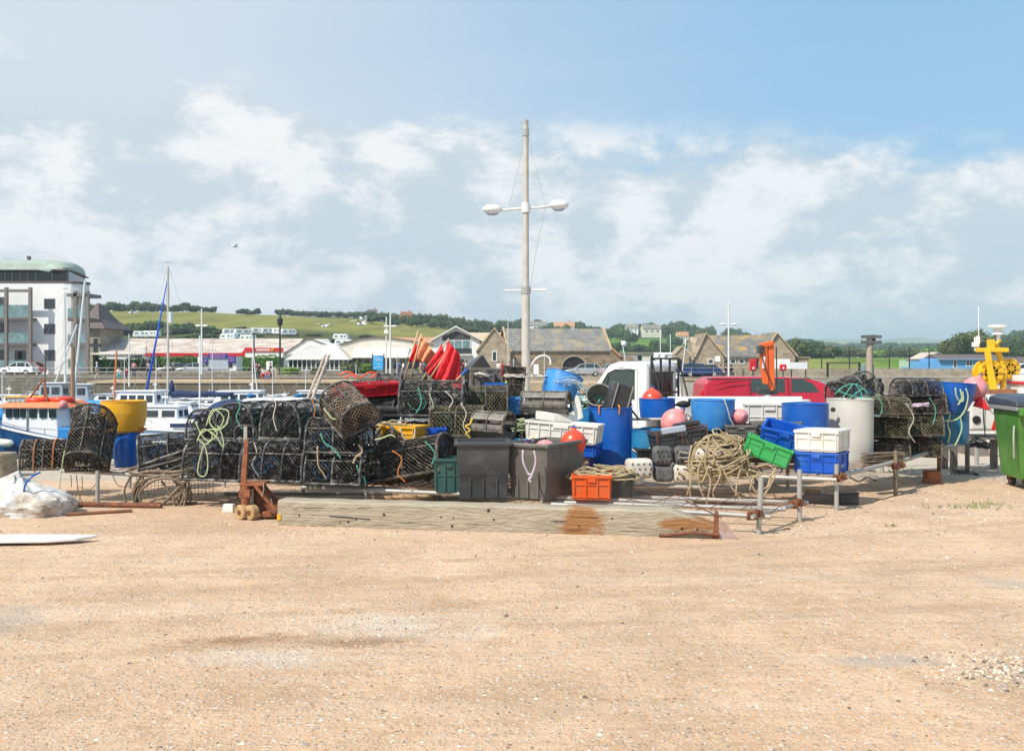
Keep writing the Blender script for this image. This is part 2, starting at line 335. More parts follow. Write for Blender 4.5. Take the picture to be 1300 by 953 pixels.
# ================= SETTING =================
def gravel_mat():
    m=bpy.data.materials.new('sandy_gravel'); m.use_nodes=True; t=m.node_tree; n=t.nodes; l=t.links; b=n['Principled BSDF']; b.inputs['Roughness'].default_value=.95; b.inputs['Specular IOR Level'].default_value=.2
    tcn=n.new('ShaderNodeTexCoord'); co_=tcn.outputs['Object']
    def noi(s,d=6,r=.6,sx=1,sy=1,rot=0,off=0):
        mp=n.new('ShaderNodeMapping'); mp.inputs['Scale'].default_value=(sx,sy,1); mp.inputs['Rotation'].default_value=(0,0,rot); mp.inputs['Location'].default_value=(off,off,0); l.new(co_,mp.inputs[0])
        x=n.new('ShaderNodeTexNoise'); x.inputs['Scale'].default_value=s; x.inputs['Detail'].default_value=d; x.inputs['Roughness'].default_value=r; l.new(mp.outputs[0],x.inputs['Vector']); return x.outputs[0]
    def mr(v,a,b_,c=0,d=1):
        x=n.new('ShaderNodeMapRange'); x.interpolation_type='SMOOTHSTEP'; l.new(v,x.inputs[0])
        for i,q in enumerate((a,b_,c,d)): x.inputs[i+1].default_value=q
        return x.outputs[0]
    def mx(f,a,b_,bl='MIX'):
        x=n.new('ShaderNodeMix'); x.data_type='RGBA'; x.blend_type=bl
        for s_,v in ((0,f),(6,a),(7,b_)):
            if isinstance(v,tuple): x.inputs[s_].default_value=v+(1,)
            elif isinstance(v,float): x.inputs[s_].default_value=v
            else: l.new(v,x.inputs[s_])
        return x.outputs[2]
    def mt(op,a,b_):
        x=n.new('ShaderNodeMath'); x.operation=op
        for i,v in enumerate((a,b_)):
            if isinstance(v,(int,float)): x.inputs[i].default_value=v
            else: l.new(v,x.inputs[i])
        return x.outputs[0]
    base=mx(mr(noi(.35),.35,.65),(.61,.39,.245),(.69,.475,.315))
    base=mx(mr(noi(2.2,9,.8),.44,.66,0,.75),base,(.52,.325,.185))
    base=mx(mr(noi(9,9,.8,off=4),.47,.66,0,.75),base,(.74,.56,.37))
    base=mx(mr(noi(30,8,.8,off=2),.50,.68,0,.75),base,(.38,.225,.115))
    tr=noi(1.1,5,.55,.16,1.5,R(-17)); base=mx(mr(tr,.50,.66,0,.4),base,(.67,.51,.37))
    rt=noi(2.6,4,.5,.05,2.2,R(-24),7); base=mx(mr(rt,.56,.70,0,.38),base,(.50,.335,.20)); pat=noi(.8,7,.65,1,1,0,11); base=mx(mr(pat,.52,.68,0,.5),base,(.50,.335,.20))
    def vor(s,th0,th1,cols,amt,base,off=0):
        mp=n.new('ShaderNodeMapping'); mp.inputs['Location'].default_value=(off,off,0); l.new(co_,mp.inputs[0])
        v=n.new('ShaderNodeTexVoronoi'); v.inputs['Scale'].default_value=s; v.inputs['Randomness'].default_value=1; l.new(mp.outputs[0],v.inputs['Vector'])
        se=n.new('ShaderNodeSeparateColor'); l.new(v.outputs['Color'],se.inputs[0])
        stone=mr(v.outputs['Distance'],th1,th0); pick=mt('GREATER_THAN',se.outputs[0],1-amt); f=mt('MULTIPLY',stone,pick)
        cr=n.new('ShaderNodeValToRGB'); l.new(se.outputs[1],cr.inputs[0]); e=cr.color_ramp.elements
        e[0].color=cols[0]+(1,); e[1].color=cols[-1]+(1,)
        for i,c in enumerate(cols[1:-1]): q=e.new((i+1)/(len(cols)-1)); q.color=c+(1,)
        return mx(f,base,cr.outputs[0]),f,v.outputs['Distance']
    cols=((.30,.19,.11),(.66,.54,.42),(.50,.33,.20),(.76,.70,.62),(.40,.33,.27),(.62,.42,.26))
    base,f1,d1=vor(26,.28,.42,cols,.55,base); base,f2,d2=vor(60,.30,.45,cols,.6,base,3)
    base,f3,d3=vor(11,.16,.24,cols,.10,base,9)
    # places: damp stain, broken tarmac, concrete apron behind the racks
    se=n.new('ShaderNodeSeparateXYZ'); l.new(co_,se.inputs[0]); wob=noi(2.4,10,.8)
    def blob(x,y,rx,ry,rot=0.):
        dx=mt('SUBTRACT',se.outputs[0],x); dy=mt('SUBTRACT',se.outputs[1],y); c,s=math.cos(rot),math.sin(rot)
        u=mt('DIVIDE',mt('ADD',mt('MULTIPLY',dx,c),mt('MULTIPLY',dy,s)),rx); v=mt('DIVIDE',mt('SUBTRACT',mt('MULTIPLY',dy,c),mt('MULTIPLY',dx,s)),ry)
        q=mt('SQRT',mt('ADD',mt('MULTIPLY',u,u),mt('MULTIPLY',v,v)),0); return mt('ADD',q,mt('MULTIPLY',mt('SUBTRACT',wob,.5),4.2))
    g1=G(310,812); base=mx(mr(blob(g1.x,g1.y,.66,.15,R(14)),1.35,.2,0,.75),base,(.27,.135,.06))
    g1=G(462,814); base=mx(mr(blob(g1.x,g1.y,.42,.15,R(8)),1.5,.2,0,.8),base,(.26,.13,.06))
    g1=G(500,795); base=mx(mr(blob(g1.x,g1.y,.75,.42),1.4,.1,0,.5),base,(.66,.60,.52))
    g1=G(350,835); base=mx(mr(blob(g1.x,g1.y,.6,.22),1.4,.1,0,.45),base,(.66,.60,.52))
    for (a,c_,rx,ry) in ((1300,848,.45,.34),(1130,840,.4,.15),(1290,742,.35,.28),(5,790,.35,.5)):
        g1=G(a,c_); base=mx(mr(blob(g1.x,g1.y,rx,ry),1.3,.2,0,.6),base,(.40,.35,.30))
    trk=None; sx_,sy_=se.outputs[0],se.outputs[1]
    for cx_,cy_,r_ in ((9,-34,42.6),(9,-34,44.4),(-14,60,51.6),(-14,60,53.4),(22,-8,21.5),(22,-8,23.2)):
        dx=mt('SUBTRACT',sx_,cx_); dy=mt('SUBTRACT',sy_,cy_); q=mt('SQRT',mt('ADD',mt('MULTIPLY',dx,dx),mt('MULTIPLY',dy,dy)),0); e=mt('ABSOLUTE',mt('SUBTRACT',mt('ADD',q,mt('MULTIPLY',mt('SUBTRACT',tr,.5),.35)),r_),0); k=mr(e,.17,.05); trk=k if trk is None else mt('MAXIMUM',trk,k)
    trk=mt('MULTIPLY',trk,mr(noi(1.3,8,.75,off=5),.40,.62)); base=mx(mt('MULTIPLY',trk,.55),base,(.50,.335,.215))
    yy=mt('ADD',se.outputs[1],mt('MULTIPLY',wob,1.5)); base=mx(mr(yy,17.2,18.,0,.85),base,(.50,.44,.36))
    l.new(base,b.inputs['Base Color'])
    h=mt('ADD',mt('ADD',mt('MULTIPLY',f1,.6),mt('MULTIPLY',f2,.3)),mt('ADD',mt('MULTIPLY',noi(7,8,.75),2.4),mt('MULTIPLY',f3,1.)))
    h=mt('ADD',mt('MULTIPLY',h,mr(pat,.35,.62,.45,1.25)),mt('ADD',mt('MULTIPLY',tr,2.6),mt('ADD',mt('MULTIPLY',rt,-1.6),mt('MULTIPLY',trk,-1.2))))
    bu=n.new('ShaderNodeBump'); bu.inputs['Strength'].default_value=.6; bu.inputs['Distance'].default_value=.036; l.new(h,bu.inputs['Height']); l.new(bu.outputs[0],b.inputs['Normal'])
    return m
M['gravel']=gravel_mat()
QE=[(-90,20.),(-3.4,20.4),(-2.8,33.),(90,37.)]      # edge of the near quay
mb=MB()
def gz(y): return 0 if y<19 else -.5*min(1,(y-19)/6)
rows=[-60,0,14,19]; xs=[-90,-3.4,-2.8,90]
for a,b_ in zip(rows[:-1],rows[1:]): mb.quad((-90,a,0),(90,a,0),(90,b_,0),(-90,b_,0))
mb.quad((-90,19,0),(-3.4,19,0),(-3.4,20.4,0),(-90,20,0))
mb.quad((-3.4,19,0),(90,19,0),(90,25,-.5),(-2.8,25,-.5),(-3.4,20.4,0))
mb.quad((-2.8,25,-.5),(90,25,-.5),(90,37,-.5),(-2.8,33,-.5))
tag(mb.build('ground',M['gravel']),kind='structure')
mb=MB(); zt=lambda x,y: gz(y)+.003
for (x0,y0),(x1,y1),a,b_ in ((QE[0],QE[1],0,0),(QE[1],(-2.8,25),0,-.5),((-2.8,25),QE[2],-.5,-.5),(QE[2],QE[3],-.5,-.5)): mb.quad((x0,y0,a),(x1,y1,b_),(x1,y1,-5),(x0,y0,-5))
tag(mb.build('near_quay_face',M['quay']),kind='structure')
# gravel stones
def pebbles():
    r=np.random.RandomState(3); n=21000
    d=5+13*r.rand(n)**1.25; x=(r.rand(n)*1.1-.55)*d; s=.0028+.007*r.rand(n)**3
    keep=np.ones(n,bool)
    pa=P(500,795,1); 
    # denser, coarser litter under and right of the racks and at the edge of the broken patches
    m=6500; d2=11.5+7*r.rand(m); x2=-3+11.5*r.rand(m); s2=.006+.016*r.rand(m)**3
    g=G(1290,850); m3=1500; d3=g.y+r.randn(m3)*.22; x3=g.x+r.randn(m3)*.3; s3=.005+.014*r.rand(m3)**2
    g=G(500,795); m4=900; d4=g.y+r.randn(m4)*.35; x4=g.x+r.randn(m4)*.55; s4=.004+.008*r.rand(m4)**2
    m5=900; d5=5+9*r.rand(m5)**1.1; x5=(r.rand(m5)*1.1-.55)*d5; s5=.009+.014*r.rand(m5)**2.5
    d=np.concatenate([d,d2,d3,d4,d5]); x=np.concatenate([x,x2,x3,x4,x5]); s=np.concatenate([s,s2,s3,s4,s5]); n=len(d)
    base=np.array([(1,0,0),(.3,.95,0),(-.8,.6,0),(-.8,-.6,0),(.3,-.95,0),(.15,.1,1),(0,0,-.6)],float)
    fs=np.array([(0,1,5),(1,2,5),(2,3,5),(3,4,5),(4,0,5)])
    V=base[None]*(1+.35*(r.rand(n,7,1)-.5)); V[:,:,2]*=(.45+.4*r.rand(n,1)); V[:,:,1]*=(.6+.4*r.rand(n,1))
    a=r.rand(n)*6.28; c,q=np.cos(a)[:,None],np.sin(a)[:,None]; vx=V[:,:,0]*c-V[:,:,1]*q; vy=V[:,:,0]*q+V[:,:,1]*c
    V=np.stack([vx,vy,V[:,:,2]],-1)*s[:,None,None]; V[:,:,0]+=x[:,None]; V[:,:,1]+=d[:,None]; V[:,:,2]+=.001
    Fc=(fs[None]+7*np.arange(n)[:,None,None]).reshape(-1,3)
    me=bpy.data.meshes.new('gravel_stones'); me.vertices.add(n*7); me.vertices.foreach_set('co',V.reshape(-1)); k=len(Fc)
    me.loops.add(k*3); me.loops.foreach_set('vertex_index',Fc.reshape(-1)); me.polygons.add(k); me.polygons.foreach_set('loop_start',np.arange(k)*3)
    cl=[(.62,.45,.30),(.42,.26,.15),(.70,.62,.52),(.30,.24,.20),(.55,.40,.28),(.13,.10,.085)]
    for i,c_ in enumerate(cl): me.materials.append(mat('stone_%s'%['tan','brown','pale','grey','buff','dark'][i],c_,.9))
    me.polygons.foreach_set('material_index',np.repeat(r.choice(6,n,p=[.28,.2,.15,.12,.15,.10]),5).astype(np.int32)); me.update(calc_edges=True)
    o=bpy.data.objects.new('gravel_stones',me); C.objects.link(o); tag(o,'small loose stones and pebbles scattered over the sandy yard','gravel',kind='stuff')
pebbles()
# water
wm=mat('harbour_water',(.02,.07,.065),.08,bump=.35,bs=1.6,spec=.6,stretch=(1,.5,1))
mb=MB(); mb.quad((-220,18,-2.3),(260,18,-2.3),(260,140,-2.3),(-220,140,-2.3)); tag(mb.build('water',wm),kind='structure')
M['quayb']=masonry('brown_quay_blocks',(.22,.165,.11),(.16,.125,.09),(.12,.10,.08),1,1.1,.42,ms=.02,lich=(.13,.12,.08))
# far quay: wall face along y=108
QY=108.
mb=MB(); mb.b2(-200,-3,QY,QY+.8,-4,.02); mb.b2(-200,-3,QY+4,QY+4.6,0,.27); tag(mb.build('stone_quay_wall',M['quay']),'long grey-brown stone harbour wall below the seafront road','quay wall')
mb=MB(); mb.b2(-3,230,QY,QY+.8,-4,.02); tag(mb.build('buff_quay_wall',M['quay2']),'buff stone quay wall running across the right of the harbour','quay wall')
mb=MB(); mb.b2(12,230,QY+6,QY+6.5,0,.85); tag(mb.build('parapet_wall',M['quay2']),'low pale parapet wall along the promenade at right','wall')
mb=MB(); x0,_=XZ(112,0,100); x1,_=XZ(440,0,100); mb.b2(x0,x1,100,QY-.05,-4,-.42); mb.m=1; mb.b2(x0-.1,x1+.1,99.9,QY-.06,-.42,-.22)
tag(mb.build('landing_stage',[M['quayb'],M['coping']]),'sandy concrete landing ledge with a bright edge below the harbour wall','landing stage')
mb=MB(); mb.b2(XZ(125,0,125)[0],XZ(445,0,125)[0],125,125.5,0,.5); tag(mb.build('garden_wall',M['quay']),'dark stone garden wall in front of the hedge across the road','wall')
mb=MB(); mb.b2(-3,14,99,QY-.05,-4,-.35); tag(mb.build('slipway_block',M['coping']),'orange-tinted concrete slipway block below the stone barn','slipway')
# terrain beyond the harbour
def itp(tb,x):
    if x<=tb[0][0]: return tb[0][1]
    for (a,b_),(c,d) in zip(tb[:-1],tb[1:]):
        if x<=c: t=(x-a)/(c-a); t=t*t*(3-2*t); return b_+(d-b_)*t
    return tb[-1][1]
ROW=[(108.8,[(0,None)]),(185,[(0,None)]),
 (230,[(-800,452),(0,450),(600,452),(700,456),(5000,456.5)]),
 (300,[(-800,436),(100,430),(280,427),(430,429),(500,438),(600,444),(700,456),(5000,456)]),
 (380,[(-800,415),(100,412),(330,414),(520,426),(640,440),(740,452),(900,456),(5000,456)]),
 (470,[(-800,392),(100,395),(250,396),(330,400),(430,404),(530,412),(620,424),(760,446),(1000,455),(5000,455.5)]),
 (560,[(-800,397),(330,401),(430,403),(530,411),(620,421),(760,440),(900,450),(1050,455),(1300,455),(5000,455)]),
 (720,[(-800,404),(300,408),(480,418),(640,424),(760,430),(870,434),(960,444),(1060,453),(1230,452),(1300,447),(2000,440)]),
 (950,[(-800,408),(400,414),(600,419),(680,416),(760,417),(860,419),(930,430),(1010,444),(1080,451),(1220,448),(1300,440),(2000,425)]),
 (1300,[(-800,412),(600,424),(860,424),(950,432),(1060,446),(1200,446),(1300,440),(2000,430)]),
 (2200,[(-800,425),(860,430),(1030,438),(1120,440),(1220,441),(1400,438),(2500,430)]),
 (3200,[(-800,435),(900,436),(1040,440),(1300,440),(2500,438)]),
 (5200,[(-800,430),(900,431),(1020,431),(1060,430),(1120,431),(1158,428),(1200,431),(1300,431),(2500,428)]),
 (9000,[(-800,440),(2500,440)])]
def zrow(i,px):
    d,t=ROW[i]
    if t[0][1] is None: return .0
    return CH-(itp(t,px)-HY)*d/F
def terr(x,y):
    px=650+1300*x/y
    if y<=ROW[0][0]: return 0
    for i in range(len(ROW)-1):
        if y<=ROW[i+1][0]:
            t=(y-ROW[i][0])/(ROW[i+1][0]-ROW[i][0]); a,b_=zrow(i,px),zrow(i+1,px); return a+(b_-a)*t
    return zrow(len(ROW)-1,px)
ds=[QY+.8,120,140,160,185,205,230,250,275,300,320,340,360,380,400,425,450,470,500,530,560,600,650,720,800,870,950,1050,1150,1300,1500,1800,2200,2700,3200,4000,5200,6000,9000]
pxs=list(range(-2200,3500,22))
vs=[];fs=[];cols=[]
def landcol(px,d):
    road=(.34,.31,.27); field=(.20,.195,.045); fr=(.11,.20,.025); scrub=(.075,.085,.028); wood=(.03,.05,.018)
    if d<150: return road if d<135 else (.22,.21,.15)
    if px<640:
        if d<250: return (.12,.14,.05)
        if d<345: return scrub
        if d<500: return field if (d>365 or px<300) else (.13,.14,.04)
        return wood
    if d<520:
        q=(px*.013+d*.02); return fr if math.sin(q)>-.3 else (.20,.22,.055)
    if px<1000 and d<1000: return fr if (760<px<860 and d<800) else (.05,.075,.022)
    k=int(px//90)*7+int(math.log(d)*6)*3
    return [(.11,.17,.035),(.17,.20,.06),(.05,.08,.03),(.10,.14,.04),(.26,.22,.10)][k%5]
for d in ds:
    for px in pxs:
        x=(px-650)*d/F; vs.append((x,d,terr(x,d)+ (mnoise.noise(Vector((x*.03,d*.03,0)))*min(.8,max(0,(d-190)*.004)) ))); cols.append(landcol(px,d))
W_=len(pxs)
for i in range(len(ds)-1):
    for j in range(W_-1): fs.append((i*W_+j,i*W_+j+1,(i+1)*W_+j+1,(i+1)*W_+j))
me=bpy.data.meshes.new('hills'); me.from_pydata(vs,[],fs); ca=me.color_attributes.new('land','FLOAT_COLOR','POINT')
ca.data.foreach_set('color',[q for c in cols for q in c+(1,)]); me.polygons.foreach_set('use_smooth',[True]*len(me.polygons))
hm=mat('land',(.1,.1,.1),.95); n=hm.node_tree.nodes; l=hm.node_tree.links; at=n.new('ShaderNodeAttribute'); at.attribute_name='land'
tcn=n.new('ShaderNodeTexCoord'); mp=n.new('ShaderNodeMapping'); mp.inputs['Scale'].default_value=(1,.35,1); l.new(tcn.outputs['Object'],mp.inputs[0])
no=n.new('ShaderNodeTexNoise'); no.inputs['Scale'].default_value=.06; no.inputs['Detail'].default_value=10; no.inputs['Roughness'].default_value=.7; l.new(mp.outputs[0],no.inputs['Vector'])
mr_=n.new('ShaderNodeMapRange'); mr_.inputs[1].default_value=.3; mr_.inputs[2].default_value=.7; mr_.inputs[3].default_value=.62; mr_.inputs[4].default_value=1.4; l.new(no.outputs[0],mr_.inputs[0])
mx_=n.new('ShaderNodeMix'); mx_.data_type='RGBA'; mx_.blend_type='MULTIPLY'; mx_.inputs[0].default_value=1; l.new(at.outputs['Color'],mx_.inputs[6]); l.new(mr_.outputs[0],mx_.inputs[7]); l.new(mx_.outputs[2],n['Principled BSDF'].inputs['Base Color']); n['Principled BSDF'].inputs['Specular IOR Level'].default_value=.1
me.materials.append(hm); o=bpy.data.objects.new('hills',me); C.objects.link(o); tag(o,kind='structure')
mb=MB()
for a,b_,y0,y1 in ((1035,1100,190,210),): mb.quad(((a-650)/F*y0,y0,.12),((b_-650)/F*y0,y0,.12),((b_-650)/F*y1,y1,.12),((a-650)/F*y1,y1,.12))
tag(mb.build('river',mat('river_water',(.25,.33,.38),.15)),kind='structure')
# haze
mb=MB(); mb.b2(-9500,9500,-80,9400,-6,128); hz=mb.build('haze',bpy.data.materials.new('haze'))
hm=hz.data.materials[0]; hm.use_nodes=True; n=hm.node_tree.nodes; n.clear(); v=n.new('ShaderNodeVolumePrincipled'); ou=n.new('ShaderNodeOutputMaterial'); v.inputs['Color'].default_value=(.72,.86,1,1); v.inputs['Density'].default_value=.00027; v.inputs['Anisotropy'].default_value=.2
hm.node_tree.links.new(v.outputs[0],ou.inputs['Volume']); tag(hz,'pale blue summer haze over the far hills','haze',kind='stuff')
# ================= TREES =================
def crown_mesh(name,seed,pal,nl=900,ls=.10,flat=1.,lobes=11,shrub=False):
    r=np.random.RandomState(seed); L=[]
    for i in range(lobes):
        a=r.rand()*6.28; q=.58*r.rand()**.5; z=(r.rand()*.9 if shrub else r.rand()*1.0-.35)*.6*flat; L.append((q*math.cos(a),q*math.sin(a),z,.30+.24*r.rand()))
    L=np.array(L); k=r.randint(0,lobes,nl); dv=r.randn(nl,3); dv/=np.linalg.norm(dv,axis=1)[:,None]
    rad=L[k,3]*(.72+.42*r.rand(nl)**.7); c=L[k,:3]+dv*rad[:,None]
    nn=dv+r.randn(nl,3)*.55; nn/=np.linalg.norm(nn,axis=1)[:,None]; u=np.cross(nn,r.randn(nl,3)); u/=np.linalg.norm(u,axis=1)[:,None]; w_=np.cross(nn,u)
    s=ls*(.6+.8*r.rand(nl))[:,None]; V=np.stack([c+u*s,c+w_*s*.6,c-u*s,c-w_*s*.6],1)
    me=bpy.data.meshes.new(name); mb=MB()
    for i,(a,b_,z,q) in enumerate(L): mb.m=0; mb.sph((a,b_,z),q*.80,8,6)
    mv=mb.v; mf=mb.f; o=len(mv); vs=mv+[tuple(p) for p in V.reshape(-1,3)]; fs=mf+[(o+4*i,o+4*i+1,o+4*i+2,o+4*i+3) for i in range(nl)]
    me.from_pydata(vs,[],fs)
    for m in pal: me.materials.append(m)
    mi=[0]*len(mf)+list(r.choice(3,nl,p=[.4,.4,.2])); me.polygons.foreach_set('material_index',[int(q) for q in mi]); me.update(); return me
CR=[crown_mesh('crown_a',1,LEAF[0]),crown_mesh('crown_b',2,LEAF[0],lobes=9),crown_mesh('crown_c',3,LEAF[1]),crown_mesh('crown_d',4,LEAF[1],flat=.7,lobes=9),crown_mesh('crown_e',5,LEAF[2]),crown_mesh('crown_f',6,LEAF[0],flat=1.2,lobes=13)]
mb=MB(); mb.cyl((0,0,-.3),(0,0,.5),.06,.04,6); mb.cyl((0,0,.35),(.22,.08,.75),.035,.02,5); mb.cyl((0,0,.35),(-.2,.1,.8),.035,.02,5)
tm=mb.build('trunk',M['trunk']); TM=tm.data; bpy.data.objects.remove(tm)
def tree(x,y,h,wd,k,label,group,name='tree',cat='tree',z=None):
    z=terr(x,y) if z is None else z
    t=thing(name,label,cat,(x,y,z-.2),rnd.random()*6,group)
    c=bpy.data.objects.new('crown',CR[k]); C.objects.link(c); c.parent=t; c.location=(0,0,h*.50); c.scale=(wd/2,wd/2,h*.58)
    q=bpy.data.objects.new('trunk',TM); C.objects.link(q); q.parent=t; q.scale=(h,h,h*.75); return t
def bush(x,y,h,wd,k,label,group,z=None):
    z=terr(x,y) if z is None else z
    t=bpy.data.objects.new('bush',CR[k]); C.objects.link(t); t.location=(x,y,z+h*.3); t.scale=(wd/2,wd/2*.8,h*.62); t.rotation_euler=(0,0,rnd.random()*6); return tag(t,label,'bush',group)
u=rnd.uniform
def pxy(px,d): return (px-650)*d/F,d
# ridge trees upper left: (px,d)
for i in range(44):
    px=108+i*5.2+u(-2,2); 
    if 272<px<300 or px>332: continue
    x,y=pxy(px,480+u(-6,12)); h=u(3.2,5.6)*(1 if px<250 else .75); tree(x,y,h,u(4.5,6.5),rnd.choice((0,1,5,2)),'wind-shaped dark tree in the row on the crest of the left field','trees on the crest of the left field')
for i in range(52):
    px=352+i*5.3+u(-2,2); x,y=pxy(px,545+u(-12,15)); h=u(3.,4.6)+(1.7 if px>460 else 0)+(1.2 if px>520 else 0); tree(x,y,h,u(5,8),rnd.choice((0,1,2,3)),'rounded tree in the belt on the ridge behind the hillside caravans','trees on the middle ridge')
for i in range(26):
    px=470+i*6.+u(-3,3); x,y=pxy(px,470+u(-30,20)); tree(x,y,u(3,5),u(6,8),rnd.choice((0,1,3)),'low tree on the slope above the gabled house','trees above the gabled house')
for i in range(62):
    px=118+u(0,470); dd=u(255,345)-(25 if px<300 else 0); x,y=pxy(px,dd); bush(x,y,u(1.,2.3),u(4,9),rnd.choice((2,3,0,1)),'olive scrub bush on the hillside behind the long low building','scrub bushes on the left hillside')
for i in range(20):
    px=120+i*9+u(-4,4); x,y=pxy(px,322+u(-8,8)+(i>9)*0); bush(x,y,u(3,5)*(1 if px<265 else .55),u(8,12),rnd.choice((0,1,5)),'dark hedge bush at the foot of the green field','hedge bushes below the green field')
for i in range(80):
    px=630+rnd.random()**.9*350; dd=u(620,930); x,y=pxy(px,dd); h=u(7,12)*(1 if px>660 else .7); tree(x,y,h,u(9,14),rnd.choice((0,1,5,2,3,0)),'woodland tree on the hill behind the stone barn','trees on the wooded hill')
for i in range(26):
    px=735+i*10+u(-4,4); x,y=pxy(px,430+u(-25,40)); tree(x,y,u(4,6.5),u(6,9),rnd.choice((0,1,2,5)),'hedgerow tree between the green field and the wooded hill','hedgerow trees right of the barn')
for i in range(17):
    px=1000+i*3.6+u(-3,3); x,y=pxy(px,360+u(-25,40)); tree(x,y,u(5,7.8)*(1 if px<1045 else .7),u(6,8),rnd.choice((0,1,2,5)),'tall green tree beside the end of the stone toilet block','trees beside the toilet block')
for i in range(46):
    px=1035+i*6.6+u(-3,3); x,y=pxy(px,510+u(-25,30)); tree(x,y,u(4.2,6.6),u(7,10),rnd.choice((2,3,2,3,4)),'round olive tree in the belt beyond the marsh field','trees beyond the marsh field')
for px,dd,h,wd,k in ((1212,300,8,11,2),(1226,305,9.5,12,2),(1240,300,8.5,11,3),(1205,280,5,7,3),(1262,380,8,12,3),(1278,380,9,13,2),(1297,370,9,13,0),(1320,365,10,13,1),(1250,400,7,11,2)):
    x,y=pxy(px,dd); tree(x,y,h,wd,k,'broad grey-green tree rising behind the beach huts','trees behind the huts')
for i in range(12):
    px=1230+i*9; x,y=pxy(px,820+u(-30,60)); tree(x,y,u(11,17)*(1 if px>1262 else .55),u(14,20),rnd.choice((0,1,5)),'large dark tree on the far rise at the right edge','dark trees on the far right rise')
for i in range(90):
    px=1000+u(0,330); dd=rnd.choice((1100,1450,1900,2300))+u(-60,60); x,y=pxy(px,dd); tree(x,y,u(7,12),u(16,34),rnd.choice((0,1,5)),'distant hedgerow tree among the patchwork fields','distant hedgerow trees')
# ================= BUILDINGS =================
def window(parent,x0,x1,z0,z1,y,fr='white',gl='glass',t=.07,mull=1,trans=0):
    mb=MB(); a=.09
    mb.b2(x0-a,x1+a,y-.05,y+.02,z0-a,z0); mb.b2(x0-a,x1+a,y-.05,y+.02,z1,z1+a); mb.b2(x0-a,x0,y-.05,y+.02,z0,z1); mb.b2(x1,x1+a,y-.05,y+.02,z0,z1)
    for i in range(1,mull): q=x0+(x1-x0)*i/mull; mb.b2(q-t/2,q+t/2,y-.05,y+.02,z0,z1)
    w_=mb.build('window',M[fr],parent); p=MB().b2(x0,x1,y-.02,y+.01,z0,z1).build('pane',M[gl],w_); return w_
def gable(mb,x0,x1,y0,y1,z0,ze,zr,ax='x'):
    "walls with gables; ridge along ax"
    if ax=='x': ym=(y0+y1)/2; mb.prism([(y0,z0),(y1,z0),(y1,ze),(ym,zr),(y0,ze)],x0,x1,'x')
    else: xm=(x0+x1)/2; mb.prism([(x0,z0),(x1,z0),(x1,ze),(xm,zr),(x0,ze)],y0,y1,'y')
def groof(mb,x0,x1,y0,y1,ze,zr,ax='x',t=.16,ov=.25):
    if ax=='x': a,b_,m_=y0,y1,(y0+y1)/2
    else: a,b_,m_=x0,x1,(x0+x1)/2
    sl=(zr-ze)/(m_-a); poly=[(a-ov,ze-ov*sl+.02),(m_,zr+.02),(b_+ov,ze-ov*sl+.02),(b_+ov,ze-ov*sl+.02+t),(m_,zr+.02+t),(a-ov,ze-ov*sl+.02+t)]
    mb.prism(poly,(x0 if ax=='x' else y0)-ov*.4,(x1 if ax=='x' else y1)+ov*.4,'x' if ax=='x' else 'y')
# white apartment block
D=124.; q=lambda px: XZ(px,0,D)[0]; zz=lambda py: XZ(0,py,D)[1]
t=thing('apartment_building','white rendered four-storey flats with green copper penthouse roof at left','building',(q(0),D,0)); T=t.location
X=lambda px: q(px)-T.x
mb=MB(); rr=2.2; xl,xr=X(-190),X(104); poly=[(xl,0),(xr-rr,0)]+[(xr-rr+rr*math.sin(a),rr-rr*math.cos(a)) for a in (R(22),R(45),R(68),R(90))]+[((q(104)*(D+13)/D)-T.x-.4,13),(xl,13)]
mb.prism(poly,0,zz(360),'z'); mb.build('wall',M['render'],t)
mb=MB(); mb.prism([(a+(.15 if a>0 else 0),b_-.0) for a,b_ in poly],zz(360)+.003,zz(357),'z'); mb.build('parapet_cap',M['soffit'],t)
mb=MB(); mb.prism([(xl,1.),(X(83),1.),(X(83)-2.2,11),(xl,11)],zz(358),zz(342),'z'); mb.build('penthouse_wall',M['darkglass'],t)
mb=MB()
for px in (-60,-35,-12,2,11,21,31,41,62,82): mb.b2(X(px)-.07,X(px)+.07,.9,1.0,zz(358),zz(342))
mb.b2(xl,X(84),.85,1.02,zz(357.6),zz(356.2)); mb.build('penthouse_mullions',M['tealglass'],t)
mb=MB(); rings=[]
for i in range(13):
    a=PI*i/12; yy=6-6.4*math.cos(a); zc=zz(342)+ (zz(325)-zz(342))*math.sin(a)**.55; xe=X(72)+X(90)*0+ (X(90)-X(72))*math.sin(a)**.5; xe-=max(0,yy)*.22; rings.append([(xl,yy,zz(342)),(xl,yy,zc),(X(50),yy,zc-.1),(X(50)*.35+xe*.65,yy,zc-.32),(xe*.85+X(50)*.15,yy,zz(342)+.62*(zc-zz(342))),(xe,yy,zz(342)+.25*(zc-zz(342))),(xe,yy,zz(342))])
mb.loft(rings); mb.build('roof',M['copper'],t,smooth=35)
mb=MB(); mb.prism([(xl,-.35),(X(86),-.35),(X(86)-2.4,12),(xl,12)],zz(343.5),zz(342)-.01,'z'); mb.build('roof_soffit',M['soffit'],t)
MB().cyl((X(12),5,zz(326)),(X(12),5,zz(320)),.25).build('chimney',M['soffit'],t)
for a,b_ in ((380,391),(412,423),(445,457)): window(t,X(57),X(69),zz(b_),zz(a),0,'soffit')
mb=MB()
for px in (-90,-58,-20,17,47):
    MB().b2(X(px)-.17,X(px)+.17,-1.9,-1.5,0,zz(366)).build('balcony_post',M['brownwood'],t)
MB().b2(X(-95),X(49),-1.85,-1.55,zz(372),zz(368.5)).build('balcony_beam',M['brownwood'],t)
